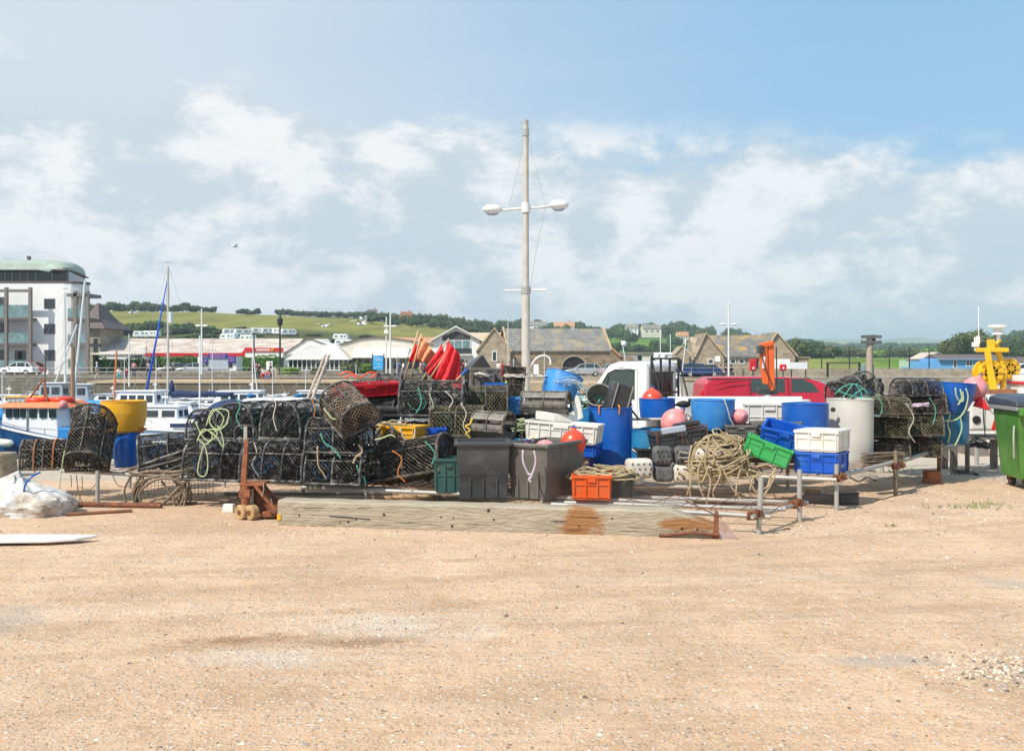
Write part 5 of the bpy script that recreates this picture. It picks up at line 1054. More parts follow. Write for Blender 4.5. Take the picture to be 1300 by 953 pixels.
# other boats  (px,d,L,B,freeboard,rot)
t,r_=boat(5,50,7.5,2.6,.9,R(5),M['hullw'],'white motor boat under a pale cover with blue stripe at far left',stripe=M['hullblue']); mb=MB(); mb.sph((0,0,1.2),1,14,8,(2.6,1.1,.9)); mb.build('boat_cover',M['gcover'],t,smooth=True)
t,r_=boat(30,62,5.5,2.1,.7,R(190),M['hullw'],'small launch with pale blue canvas cabin and yellow top'); cabin(t,-1.2,1.0,1.7,.7,1.25,M['gcover'],M['yellow'],.3,2); pulpit(t,r_)
t,r_=boat(72,60,6.5,2.4,.8,R(170),M['hullw'],'motor boat under a beige canvas canopy beyond the orange roof'); mb=MB(); mb.loft([[(-2.6,-1,.8),(2,-1,.8),(1.2,-.7,1.6),(-1,-.5,2.0),(-2.6,-.8,1.5)],[(-2.6,1,.8),(2,1,.8),(1.2,.7,1.6),(-1,.5,2.0),(-2.6,.8,1.5)]]); mb.build('canopy',M['beige'],t,bevel=.2)
t,r_=boat(86,74,6,2.2,.8,R(10),M['hullw'],'white boat with pale blue twin-windowed wheelhouse near the navy hull'); cabin(t,-1.8,0,1.8,.8,1.7,M['gcover'],M['hullw'],.2,2); cabin(t,.6,1.7,1.6,.8,1.6,M['gcover'],M['hullw'],.2,1); mastp(t,-.2,.9,8.2,.07)
t,r_=boat(118,60,7.5,2.5,1.1,R(165),M['navy'],'navy-hulled boat with bright blue tarpaulin stretched over it',sheer=.8); mb=MB(); mb.loft([[(-2.8,-1.1,1.1),(1.0,-1.0,1.1),(.6,-.1,1.85),(-2.4,-.1,1.9)],[(-2.8,1.1,1.1),(1.0,1.0,1.1),(.6,.1,1.85),(-2.4,.1,1.9)]]); mb.build('tarpaulin',M['bcover'],t,bevel=.05); MB().lathe([(0,0),(.3,.05),(.32,.5),(.15,.7),(0,.7)],12,(-3.6,0,.9)).build('outboard',M['dark'],t,smooth=True)
t,r_=boat(174,62,8,2.7,.95,R(175),M['hullw'],'white cabin cruiser moored behind the yellow tub',sheer=.4,rub=M['hullblue']); cabin(t,-1.6,1.4,2.1,.95,1.35,slope=.7,win=4); pulpit(t,r_); mastp(t,.5,2.6,3.2,.04,spread=False)
t,r_=boat(222,66,8.5,2.6,.9,R(178),M['hullw'],'white sailing yacht with navy boom cover, tall mast and furled blue foresail',name='sailing_yacht',cat='yacht',stripe=M['hullblue']); cabin(t,-1.5,1.8,1.7,.9,.55,slope=.6,win=3,back=.3); 
hm_=XZ(0,338,66)[1]-WL-.9; a=mastp(t,.45,.9,hm_,.09,M['greypole']); boomcover(t,.2,-3.8,2.0,M['navy']); pulpit(t,r_)
MB().tube([(.45,0,.9+hm_*.93),(1.2,0,.9+hm_*.5),(1.95,0,1.6)],.1,7,rf=lambda i,k:(.03,.065,.085)[i]).build('furled_foresail',mat('vivid_blue_sailcloth',(.004,.09,.55),.7),t,smooth=True); mb=MB(); mb.b2(.2,.34,-.2,.2,6.6,7.3); mb.build('radar_reflector',M['white'],t)
t,r_=boat(240,47,8.5,2.7,1.0,R(182),M['hullw'],'long sleek white speedboat nearest the pots',sheer=.3,stripe=M['hullblue']); mb=MB(); mb.loft([[(-2.6,-1,1.0),(2.6,-.7,1.1),(.8,-.7,1.5),(-1.8,-.8,1.6)],[(-2.6,1,1.0),(2.6,.7,1.1),(.8,.7,1.5),(-1.8,.8,1.6)]]); mb.build('coachroof',M['hullw'],t,bevel=.15); mb=MB(); mb.b2(-1.2,.6,-.92,-.86,1.2,1.38); mb.b2(-1.2,.6,.86,.92,1.2,1.38); mb.build('cabin_window',M['navy'],t); pulpit(t,r_,.4)
mb=MB(); mb.b2(2.2,2.6,-.9,.9,1.1,1.25); mb.build('deck_hatch',M['gcover'],t)
t,r_=boat(283,55,6.5,2.3,.9,R(10),M['hullw'],'white boat with navy canvas hood and thin mast',rub=M['navy']); mb=MB(); mb.sph((0.4,0,1.35),1,12,8,(1.3,.95,.75)); mb.build('canvas_hood',M['navy'],t,smooth=True); mastp(t,-1.2,.9,XZ(0,426,55)[1]-WL-.9,.05,spread=False); MB().lathe([(0,0),(.22,.05),(.2,.9),(.12,1.0),(0,1.02)],12,(-2.4,0,.9)).build('chimney_vent',M['white'],t,smooth=True)
t,r_=boat(305,68,7,2.5,1.0,R(185),M['hullw'],'white pilot boat with wide windowed cabin under the kiosk'); cabin(t,-1.4,1.8,2.2,1.0,1.1,slope=.6,win=4); mastp(t,-.8,2.2,2.2,.05,spread=False)
t,r_=boat(338,52,7.5,2.6,.95,R(175),M['hullw'],'white cabin boat with green-tinted windscreen behind the pot row',rub=M['hullblue']); cabin(t,-2,1.6,2.2,.95,1.25,slope=1.0,win=3,gl='tealglass'); 
t,r_=boat(378,50,7.5,2.6,.95,R(5),M['hullw'],'white-tented boat with curved stern rail, right of the green-windowed one'); mb=MB(); mb.loft([[(-2.4,-1.1,.95),(2.2,-.9,1.0),(1.4,-.5,1.7),(-.4,-.3,2.25),(-2.2,-.9,1.9)],[(-2.4,1.1,.95),(2.2,.9,1.0),(1.4,.5,1.7),(-.4,.3,2.25),(-2.2,.9,1.9)]]); mb.build('tent_cover',M['hullw'],t,bevel=.15); mb=MB(); mb.tube(smoothpts([(1.8,-.9,1.2),(2,-.9,2.4),(2.9,-.9,2.9),(3.1,-.9,2.9)],4),.03,5); mb.tube(smoothpts([(1.8,.9,1.2),(2,.9,2.4),(2.9,.9,2.9),(3.1,.9,2.9)],4),.03,5); mb.cyl((2.9,-.9,2.9),(2.9,.9,2.9),.03); mb.build('stern_arch',M['whitepole'],t)
t,r_=boat(424,46,6.5,2.4,1.0,R(8),M['hullw'],'white wheelhouse boat with navy roof edge behind the red crate'); cabin(t,-1.4,1.4,2.0,1.0,1.4,slope=.2,win=1,rm=M['navy'],gl='tealglass')
t,r_=boat(405,42,5.5,2.1,.7,R(175),M['hullw'],'small boat with royal blue domed cover beside the leaning beige ladder'); mb=MB(); mb.sph((0,0,.9),1,12,8,(1.5,.8,.6)); mb.build('domed_cover',M['blue'],t,smooth=True)
t,r_=boat(300,85,7.5,2.5,.9,R(0),M['hullw'],'white yacht near the wall with two raked white spars',name='sailing_yacht',cat='yacht'); cabin(t,-1,1.8,1.6,.9,.6,win=2); mastp(t,1.8,.9,6.0,.05,spread=False,tilt=-.6)
t,r_=boat(462,75,8,2.6,.9,R(175),M['hullw'],'white cruiser low in the water behind the red crate'); cabin(t,-1.8,1.2,2.0,.9,1.2,win=3)
t,r_=boat(560,60,8,2.6,.8,R(178),M['hullw'],'white boat hull glimpsed under the red flags'); cabin(t,-2.2,1.,2.0,.8,.9,win=3)
t,r_=boat(842,72,9,3,1.2,R(175),M['hullw'],'work boat with white radar platform behind the pickup cab',name='work_boat'); cabin(t,-1.2,1.6,2.2,1.2,2.0,win=3); zb=XZ(0,456,72)[1]-WL
mb=MB(); mb.b2(-.9,.9,-.6,.6,zb-.25,zb-.1); mb.b2(-.5,.5,-.3,.3,3.2,zb-1.0); mb.cyl((0,0,3.8),(0,0,zb),.2); mb.build('radar_platform',M['white'],t); mb=MB(); mb.cyl((0,0,zb-.1),(0,0,zb+.35),.16); mb.box((0,0,zb+.4),(1.3,.16,.14)); mb.sph((.5,.2,zb+.15),.2); mb.sph((-.5,-.2,zb+.15),.2); mb.build('radar_scanner',M['white'],t,bevel=.02)
mb=MB(); mb.cyl((.2,0,zb),(.2,0,XZ(0,418,72)[1]-WL),.03); mb.cyl((-.5,0,zb),(-.5,0,XZ(0,424,72)[1]-WL),.025); mb.cyl((-1.3,0,zb-1.),(-1.6,0,XZ(0,430,72)[1]-WL),.03); mb.build('aerial',M['whitepole'],t)
mb=MB(); mb.cyl((2.6,0,3.9),(2.9,0,XZ(0,432,72)[1]-WL),.03); mb.sph((2.75,0,XZ(0,436,72)[1]-WL),.2); mb.build('wind_vane',M['white'],t)
for i,(px,d,L,rt,m,l_) in enumerate(((140,78,6,170,'hullw','white cabin boat moored just left of the yellow tub'),(200,82,6,8,'hullw','white boat against the wall between the furled sail and the mast'),(262,72,6.5,176,'hullw','white cabin boat right of the navy boom cover'),(322,82,6,4,'hullw','white boat under the family group, stern on'),(357,66,6.5,182,'hullblue','blue-hulled cabin boat right of the pilot boat'),(395,76,6.5,186,'hullw','white boat behind the beige ladder'),(440,60,6.5,175,'hullw','white boat behind the red fish box at left'),(500,66,7,3,'hullblue','blue-hulled boat behind the red fish box'),(205,52,6,176,'hullw','small white boat between the yellow tub and the speedboat'),(55,84,6,175,'hullw','white boat against the dark wall above the beige canopy'),(15,76,6,5,'hullblue','blue-hulled boat under the white hatchback'),(610,70,7,176,'hullw','white boat behind the battered wooden box'),(730,72,7,5,'hullw','white boat behind the tipped blue tub'))):
    t,r_=boat(px,d,L,2.2,.8,R(rt),M[m],l_,stripe=M['navy'] if i%2 else None); k_=rnd.uniform(.55,1.1); cabin(t,-L*.2,L*.2,1.7,.8,k_,slope=.5,win=2,rm=M['gcover' if i%3==0 else 'hullw'])
    if i%2==0: pulpit(t,r_,.45)
    mb=MB(); mb.cyl((-.2,0,.8+k_),(-.2,0,1.5+k_),.03,n=5); mb.box((-.2,0,1.3+k_),(.3,.12,.1)); mb.build('aerial',M['white'],t)
# leaning masts and beige ladder
def leaner(px0,py0,px1,py1,d,r,m,label,name='leaning_mast',cat='mast',two=0):
    a=P(px0,py0,d); b_=P(px1,py1,d); t=thing(name,label,cat,(a.x,d,WL)); o=Vector((a.x,d,WL))
    k=(a.z-WL)/max(.01,(b_.z-a.z)); foot=a+(a-b_)*k*1.0; foot.z=WL
    foot=Vector((a.x+(a.x-b_.x)*k,d,WL)); mb=MB(); mb.tube([foot-o,b_-o],r,8,rf=lambda i,k:(r,r*.75)[i]); mb.build('spar',m,t,smooth=40)
    mb=MB(); mb.tube([b_-o,(foot-o)+Vector((1.6,0,1.))],.01,3); mb.tube([b_-o,(foot-o)+Vector((-1.6,0,1.))],.01,3); 
    if two: 
        q=Vector((two,0,0)); mb2=MB(); mb2.tube([foot-o+q,b_-o+q*.6],r,8)
        for i in range(8): f=i/8; mb2.tube([(foot-o).lerp(b_-o,f),(foot-o+q).lerp(b_-o+q*.6,f)],r*.6,5)
        mb2.build('second_rail_and_rungs',m,t)
    mb.build('stay_wire',M['steel'],t); return t
leaner(97,470,108,356,72,.10,M['whitepole'],'white mast tilting right in front of the flats balconies')
leaner(73,478,98,412,76,.08,M['whitepole'],'shorter white spar crossing the leaning mast')
leaner(57,480,57,448,70,.08,M['brownwood'],'short brown mast with rigging in front of the white flats'); 
leaner(146,485,148,445,70,.08,M['orangepaint'],'thin orange-brown pole rising behind the yellow tub')
leaner(394,497,413,450,45,.07,M['beige'],'beige ladder-like spar leaning above the pot row','leaning_ladder','ladder',.28)
for px,yt,d,l_ in ((84,455,80,'thin white mast left of the ledge'),(158,452,80,'thin white mast left of the seated people'),(186,440,80,'thin dark rigging pole right of the seated people'),(198,455,84,'thin white mast left of the yacht mast'),(269.5,428,78,'slim white mast in front of the kiosk'),(292,470,82,'short white mast before the kiosk'),(319,455,84,'thin brown mast before the bright green hedge'),(346,465,80,'short white mast by the notice board'),(388,468,80,'short white mast before the glazed pavilion'),(452,462,84,'short white mast left of the blue board'),(504,450,84,'short white mast between the lamp post and the flags'),(551,448,84,'thin mast below the gabled house'),(3,470,60,'thin white mast at the left edge'),(645,396,84,'tall thin white mast between cottage and lamp mast'),(652,455,84,'thin white mast left of the lamp mast'),(691,446,84,'thin white mast crossing the barn wall')):
    t=thing('sailing_boat','small boat carrying a '+l_,'sailing boat',(qx(px,d),d,WL)); h=XZ(0,yt,d)[1]-WL; MB().cyl((0,0,0),(0,0,h),.045,.03,6).build('spar',M['brownwood'] if 'dark' in l_ or 'brown' in l_ else M['whitepole'],t); mb=MB(); mb.tube([(0,0,h),(1.5,0,.6)],.012,3); mb.tube([(0,0,h),(-1.5,0,.6)],.012,3); mb.build('stay_wire',M['steel'],t)
    MB().loft([[(-2.6,0,-.3),(-2.6,.8,.5),(-2.6,-.8,.5)],[(0,0,-.4),(0,1.1,.6),(0,-1.1,.6)],[(2.8,0,.3),(2.8,.05,.75),(2.8,-.05,.75)]]).build('hull',M['hullw'],t,smooth=40)
# gulls
def gull(px,py,d,rot,label):
    p=P(px,py,d); t=thing('gull',label,'gull',p,rot,'gulls in flight'); mb=MB(); mb.lathe([(0,-.28),(.05,-.2),(.08,0),(.06,.15),(.045,.22),(.02,.28),(0,.3)],8); mb.v=[(z,y,x) for x,y,z in mb.v]
    for s in (-1,1): mb.loft([[(.08,s*.04,.03),(-.1,s*.04,.03),(-.08,s*.04,.045)],[(.06,s*.35,.16),(-.08,s*.35,.16),(-.04,s*.35,.175)],[(-.06,s*.7,.1),(-.12,s*.7,.1),(-.1,s*.7,.11)]])
    mb.build('body',M['white'],t,smooth=True)
gull(461,405,60,.6,'white gull flying above the green field, upper of two'); gull(459,411,48,-.5,'white gull gliding just below the other over the field'); gull(168,397,70,.3,'white gull over the field left of the yacht mast'); gull(298,313,70,.9,'small gull high in the cloudy sky'); gull(412,414,60,2.4,'gull with raised wing right of the lantern post')
# ================= NEAR QUAY VEHICLES =================
# white pickup with headboard cage
p0=P(800,0,27.5); t=thing('pickup_truck','white flatbed pickup with black ladder rack behind its cab, facing left','pickup truck',(P(836,0,27.6).x,27.6,-.42),R(180-33))
# local +x forward
W=1.95
mb=MB(); mb.prism([(-.1,.55),(2.9,.55),(2.95,.95),(2.6,1.25),(1.62,1.45),(1.02,2.24),(.72,2.34),(0,2.34),(-.1,2.2)],-W/2,W/2,'y'); cb=mb.build('cab',M['carwhite'],t,bevel=.09,seg=3,smooth=40)
for s in (-1,1):
    mb=MB(); y=s*(W/2+.004); mb.prism([(.24,1.36),(1.46,1.36),(1.02,2.02),(.80,2.12),(.24,2.12)],y,y-s*.03,'y'); g_=mb.build('side_window',M['autoglass'],cb)
    mb=MB(); y=s*(W/2+.008); mb.tube([(.24,y,1.36),(1.46,y,1.36),(1.02,y,2.02),(.80,y,2.12),(.24,y,2.12)],.018,4,closed=True); mb.tube([(1.12,y,1.38),(1.0,y,1.95)],.02,4); mb.build('window_seal',M['rubber'],g_)
    MB().tube([(.16,s*(W/2+.005),.7),(.16,s*(W/2+.005),2.12),(.7,s*(W/2+.005),2.18)],.008,4).build('door_gap',M['rubber'],cb)
    MB().box((.4,s*(W/2+.02),1.22),(.2,.04,.05)).build('door_handle',M['rubber'],cb); MB().box((1.55,s*(W/2+.14),1.5),(.1,.2,.28)).build('mirror',M['rubber'],cb,bevel=.03)
mb=MB(); mb.box((-.11,0,1.72),(.03,1.35,.62)); rw=mb.build('rear_window',M['seatdark'],cb,bevel=.02); mb=MB(); mb.box((-.13,0,2.04),(.02,1.42,.04)); mb.box((-.13,0,1.4),(.02,1.42,.04)); mb.build('window_seal',M['rubber'],rw)
mb=MB(); mb.box((-.105,0,1.72),(.02,1.75,.95)); mb.build('rear_panel',M['cream'],cb)
mb=MB()
for s in (-1,-.33,.33,1): mb.box((-.2,s*.86,1.75),(.05,.05,1.35))
for z in (2.42,1.5): mb.box((-.2,0,z),(.05,1.78,.05))
mb.tube([(-.2,-.86,2.4),(-.55,-.86,1.12)],.025,5); mb.tube([(-.2,.86,2.4),(-.55,.86,1.12)],.025,5); mb.build('ladder_rack',M['blackpole'],t)
MB().box((-2.05,0,.92),(3.5,2.0,.12)).build('load_bed',M['carwhite'],t)
for s in (-1,1): MB().box((-2.05,s*1.0,1.16),(3.5,.05,.40)).build('drop_side',M['carwhite'],t,bevel=.015); MB().box((-2.05,s*1.03,1.16),(3.3,.02,.03)).build('side_rib',M['whitep'],t)
MB().box((-3.78,0,1.16),(.05,2.0,.40)).build('tailboard',M['carwhite'],t,bevel=.015)
MB().box((-2,0,.65),(3.6,.8,.25)).build('chassis',M['dark'],t)
for x in (2.1,-2.4):
    for s in (-1,1): w_=MB().cyl((x,s*.72,.36),(x,s*.97,.36),.36,n=24).build('wheel',M['rubber'],t,bevel=.03); MB().cyl((x,s*.96,.36),(x,s*.99,.36),.2,n=16).build('hub',M['chrome'],w_)
for s in (-1,1): MB().box((2.86,s*.7,.98),(.15,.4,.2)).build('headlight',M['chrome'],t,bevel=.03)
MB().box((-.6,.3,1.25),(.5,.6,.1)).build('orange_beacon_bar',M['orange'],t)
# red van
d=28.5; xl_=(893-650)*d/F; t=thing('red_van','crimson panel van with black door mirror and tinted side windows','van',(xl_+2.42,d+1,-.5),R(0))
# local x forward (right); rear at -2.42
VH=XZ(0,479,d)[1]+.5; VW=1.9
z_=lambda py: XZ(0,py,d)[1]+.5; vx=lambda px:(px-650)*d/F-t.location.x
mb=MB(); pr=[(-2.40,.35),(2.3,.35),(2.42,.7),(2.35,.98),(1.75,1.22),(.95,VH-.14),(.55,VH-.03),(-.3,VH+.01),(-2.1,VH),(-2.36,VH-.15),(-2.44,.9)]
k=1
rings=[]
for y,ins in ((-.95,0.0),(.95,0.0)):
    pass
lo=[p for p in pr]; 
def vring(y,f): return [(x,y*(1-.10*max(0,(z-1.0)/(VH-1.0))*f),z) for x,z in pr]
mb.loft([vring(-.95,1),vring(.95,1)]); vb=mb.build('body',M['vanred'],t,bevel=.06,seg=3,smooth=40)
def vy(z): return .95*(1-.10*max(0,(z-1.0)/(VH-1.0)))
def vpanel(pts,nm,m,th=.02,par=None):
    mb=MB(); mb.loft([[(vx(a),-vy(z_(b_))-.006,z_(b_)) for a,b_ in pts],[(vx(a),-vy(z_(b_))+th,z_(b_)) for a,b_ in pts]]); return mb.build(nm,m,par or vb)
vpanel([(955,498),(955,481),(998,480.5),(998,498)],'side_window',M['autoglass']); vpanel([(1006,498),(1006,481),(1020,481),(1034,487),(1042,498)],'door_window',M['autoglass'])
MB().tube([(-2.3,-.86,VH-.04),(.6,-.84,VH-.05)],.018,5).build('roof_gutter',M['rubber'],vb); MB().b2(-2.3,2.2,-.975,-.955,.85,.93).build('side_moulding',M['rubber'],vb)
for xx in (.42,-.55): MB().box((xx,-.97,1.02),(.2,.03,.05)).build('door_handle',M['vanred'],vb,bevel=.01)
for a in (953,1002): mb=MB(); mb.tube([(vx(a),-vy(z_(480))-.004,z_(480)),(vx(a),-.957,z_(500)),(vx(a),-.957,.5)],.008,4); mb.build('door_gap',M['rubber'],vb)
mb=MB(); mb.loft([[(1.72,-.8,1.25),(1.72,.8,1.25),(1.0,.72,VH-.17),(1.0,-.72,VH-.17)],[(1.78,-.8,1.30),(1.78,.8,1.30),(1.06,.72,VH-.12),(1.06,-.72,VH-.12)]]); mb.build('windscreen',M['paleglass'],vb)
MB().box((1.25,-1.06,1.2),(.16,.22,.26)).build('mirror',M['rubber'],vb,bevel=.05)
MB().box((-2.42,-.8,1.35),(.1,.12,.5)).build('tail_light',M['redp'],vb,bevel=.02)
mb=MB(); mb.loft([[(vx(905),-.965,z_(490)),(vx(925),-.965,z_(484)),(vx(954),-.955,z_(483)),(vx(925),-.965,z_(486))],[(vx(905),-.955,z_(490)),(vx(925),-.955,z_(484)),(vx(954),-.945,z_(483)),(vx(925),-.955,z_(486))]]); mb.build('dark_flash_marking',mat('deep_red_vinyl',(.12,.01,.02),.4),vb)
for x in (1.55,-1.6):
    for s in (-1,1): w_=MB().cyl((x,s*.7,.34),(x,s*.96,.34),.34,n=24).build('wheel',M['rubber'],t,bevel=.03); MB().cyl((x,s*.955,.34),(x,s*.98,.34),.2,n=16).build('hub',M['chrome'],w_)
# orange crane on its trailer bed
d=26.2; t=thing('folding_crane','orange folding lorry crane standing on a white flat trailer','crane',(P(974,0,d).x,d,-.5)); zc=lambda py: XZ(0,py,d)[1]+.5
MB().box((-.9,.3,.95),(3.4,1.2,.10)).build('trailer_bed',M['carwhite'],t,bevel=.02); 
mb=MB(); mb.box((-.9,-.33,zc(509)),(3.4,.05,.26)); mb.build('trailer_side',M['carwhite'],t,bevel=.02)
for x in (-1.8,1.2):
    for s in (-.2,.8): MB().cyl((x,s-.1,.32),(x,s+.1,.32),.32,n=20).build('wheel',M['rubber'],t)
MB().box((-.4,.3,.75),(4.2,.3,.3)).build('trailer_chassis',M['dark'],t)
MB().cyl((0,0,.95),(0,0,zc(494)),.09,n=10).build('crane_pedestal',M['white'],t)
mb=MB(); mb.loft([[(.04,-.1,zc(496)),(.18,-.1,zc(496)),(.18,.1,zc(496)),(.04,.1,zc(496))],[(-.0,-.12,zc(436)),(.14,-.12,zc(435)),(.14,.12,zc(435)),(-.0,.12,zc(436))]]); mb.build('main_boom',M['craneor'],t,bevel=.015)
mb=MB(); mb.loft([[(-.13,-.14,zc(487)),(.0,-.14,zc(488)),(.0,.0,zc(488)),(-.13,.0,zc(487))],[(-.22,-.16,zc(450)),(-.04,-.16,zc(438)),(-.04,0,zc(438)),(-.22,.0,zc(450))]]); sb_=mb.build('outer_boom',M['craneor'],t,bevel=.015)
MB().box((-.13,-.165,zc(460)),(.06,.02,.30),(0,R(4),0)).build('white_label',M['white'],sb_)
MB().box((-.03,-.05,zc(437)),(.34,.26,.12),(0,R(-12),0)).build('boom_knuckle',M['craneor'],t,bevel=.02); MB().box((-.22,-.16,zc(443.5)),(.16,.16,.2)).build('grab_rotator',M['blk'],t,bevel=.02)
mb=MB(); mb.tube(smoothpts([(-.2,-.2,zc(448)),(-.1,-.25,zc(470)),(.05,-.2,zc(485)),(.02,-.15,zc(495))],5),.015,5); mb.tube([(.2,-.12,zc(440)),(.22,-.12,zc(492))],.018,5); mb.build('hydraulic_hose',M['rubber'],t)
MB().box((0,.0,zc(497)),(.5,.2,.16)).build('crane_base',M['blk'],t,bevel=.02)
# long white workboat side / hull behind drums (855..1010)
# winch boat right
d=27.; t=thing('winch_boat','white workboat with bright yellow net winch gantry and red-topped cabin','work boat',(P(1268,0,d).x,d,-.5),0); zc=lambda py: XZ(0,py,d)[1]+.5; X=lambda px: (px-650)*d/F-t.location.x
mb=MB(); mb.loft([[(X(1225),-.2,zc(538)),(X(1225),.9,zc(538)),(X(1225),.9,.0),(X(1232),-.1,.0)],[(X(1232),-1.1,zc(503)),(X(1232),1.6,zc(503)),(X(1240),1.1,0),(X(1240),-.9,0)],[(X(1420),-1.1,zc(503)),(X(1420),1.6,zc(503)),(X(1420),1.1,0),(X(1420),-.9,0)]]); mb.build('hull',M['whitep'],t,bevel=.05)
mb=MB(); mb.tube([(X(1228),-1.15,zc(504)),(X(1420),-1.15,zc(504))],.05,6); mb.build('rubbing_rail',M['steel'],t)
Y_=M['winch']
mb=MB(); mb.prism([(X(1253),zc(497)),(X(1263),zc(497)),(X(1256),zc(465)),(X(1253),zc(444)),(X(1246),zc(444))],-.22,-.12,'y'); mb.prism([(X(1262),zc(440)),(X(1268),zc(434)),(X(1280),zc(470)),(X(1277),zc(497)),(X(1271),zc(497)),(X(1274),zc(470))],.02,.12,'y'); mb.build('gantry_leg',Y_,t,bevel=.02)
mb=MB(); mb.b2(X(1241),X(1278),-.14,.14,zc(447),zc(441.5)); mb.build('gantry_platform',Y_,t,bevel=.02)
mb=MB(); mb.prism([(X(1255),zc(442)),(X(1261),zc(442)),(X(1261),zc(431)),(X(1255),zc(431))],-.12,.12,'y'); mb.tube([(X(1261),0,zc(440)),(X(1270),0,zc(431))],.05,6); mb.build('gantry_head',Y_,t,bevel=.015)
for (cx,cy,r_,yy) in ((1257,473,.33,-.08),(1284,468,.27,.05)):
    w_=MB().cyl((X(cx),yy,zc(cy)),(X(cx),yy+.08,zc(cy)),r_,n=28).build('winch_drum_flange',Y_,t,bevel=.012)
    mb=MB(); mb.cyl((X(cx),yy,zc(cy)),(X(cx),yy+.4,zc(cy)),r_*.55,n=20); mb.cyl((X(cx),yy+.34,zc(cy)),(X(cx),yy+.42,zc(cy)),r_,n=28); mb.build('winch_drum',Y_,w_,smooth=40)
    mb=MB()
    for k in range(8): a=k*PI/4; mb.box((X(cx)+r_*.5*math.cos(a),yy-.02,zc(cy)+r_*.5*math.sin(a)),(r_*.8,.03,.03),(0,-a,0))
    for k in range(10): a=k*PI/5; mb.cyl((X(cx)+r_*.88*math.cos(a),yy-.03,zc(cy)+r_*.88*math.sin(a)),(X(cx)+r_*.88*math.cos(a),yy,zc(cy)+r_*.88*math.sin(a)),.02,n=6)
    mb.cyl((X(cx),yy-.08,zc(cy)),(X(cx),yy,zc(cy)),.07,n=10); mb.build('flange_ribs',M['flago'] if 0 else mat('darker_yellow_rib',(.45,.25,.01),.5),w_)
mb=MB(); mb.b2(X(1248),X(1285),-.25,.3,zc(500),zc(494)); mb.build('winch_bed',M['rustbar'],t)
mb=MB(); mb.lathe([(.0,0),(.05,0),(.05,.12),(.16,.14),(.12,.2),(.12,.3),(.26,.32),(.27,.38),(0,.4)],20,(X(1267.5),0,zc(430)-.02)); mb.build('radar_dome',M['white'],t,smooth=40)
mb=MB(); mb.cyl((X(1249),.3,zc(445)),(X(1249),.3,zc(388)),.012,n=5); mb.cyl((X(1244),.3,zc(445)),(X(1244),.3,zc(428)),.02,n=5); mb.box((X(1245),.3,zc(437)),(.16,.1,.12)); mb.box((X(1248),.3,zc(431)),(.08,.08,.2)); mb.build('aerial',M['white'],t)
mb=MB(); mb.b2(X(1288),X(1345),-.7,1.,zc(503),zc(487)); cbn=mb.build('cabin',M['white'],t,bevel=.03); MB().b2(X(1285),X(1350),-.8,1.1,zc(487),zc(484.5)).build('cabin_roof',M['redp'],t,bevel=.015); MB().b2(X(1286),X(1345),-.6,.8,zc(484.4),zc(476)).build('upper_deck_box',M['white'],t,bevel=.03)
mb=MB(); mb.b2(X(1293),X(1299),-.72,-.68,zc(502),zc(490)); mb.build('cabin_window',M['glass'],cbn)
for x in (-.8,1.6,3.2): MB().box((x,0,.02),(.4,1.6,.5)).build('timber_chock',M['brownwood'],t)
# ================= RACKS =================
def fz(x): return .38-(max(-6.5,min(3.,x))+6.5)/9.5*.16
t=thing('front_scaffold_rack','long low rack of galvanised scaffold pipes with rusty mesh under the pots','rack',(0,0,0),group='scaffold pipe racks')
FL=[(-6.45,14.72),(-4.5,14.2),(-2.6,13.62)]; 
def rail(p,q_,r=.027,par=None,m='steel',name='rail'): return MB().cyl(p,q_,r,n=12).build(name,M[m],par or t,smooth=40)
def cl_(x,y,z,par): 
    mb=MB(); mb.cyl((x-.05,y,z),(x+.05,y,z),.045,n=8); mb.cyl((x,y-.06,z+.02),(x,y+.06,z+.02),.04,n=8); mb.cyl((x+.04,y-.09,z-.01),(x+.04,y+.04,z-.01),.016,n=6); mb.box((x-.03,y-.05,z+.04),(.03,.06,.05)); mb.build('clamp',M['rust'],par,bevel=.004,seg=1)
rail((-6.5,14.74,.385),(-2.55,13.6,.335)); rail((-2.75,13.4,.315),(2.2,12.5,.235))
rail((-4.9,14.35,.36),(-1.4,13.3,.29),.025)
# front right corner: three parallel pipes & corner rail
pc=P(975,655,11.62); rail(P(700,640,12.35),P(978,656,11.62)); rail(P(690,637,12.8),P(997,646,12.12)); rail(P(780,630,13.2),P(1026,638,12.66)); rail(P(955,656,11.55),P(1016,639,12.75),.025)
rail(P(600,612,14.4),P(921,619,13.85))
for px,gy,ty,xx in ((125,640,597,0),(465,637,604,0),(688,640,604,0)):
    g=G(px,gy); top=XZ(px,ty,g.y)[1]; MB().cyl((g.x,g.y-.03,0),(g.x,g.y-.03,top),.028,n=12).build('post',M['steel'],t,smooth=40)
    if px>200: cl_(g.x,g.y,fz(g.x)-.02,t)
for px,gy,ty,tl in ((963,678,605,.03),(1015,662,596,0)):
    g=G(px,gy); top=XZ(px,ty,g.y)[1]; MB().tube([(g.x,g.y,-.02),(g.x+tl,g.y,top)],.03,12).build('post',M['steel'],t,smooth=40); cl_(g.x,g.y,.23,t); cl_(g.x-.08,g.y+.02,.20,t)
for px,gy,ty in ((165,620,600),(285,618,602),(385,628,616),(555,634,628)):
    g=G(px,gy); MB().cyl((g.x,g.y,0),(g.x,g.y,.3),.025,n=10).build('short_leg',M['steel'],t,smooth=40)
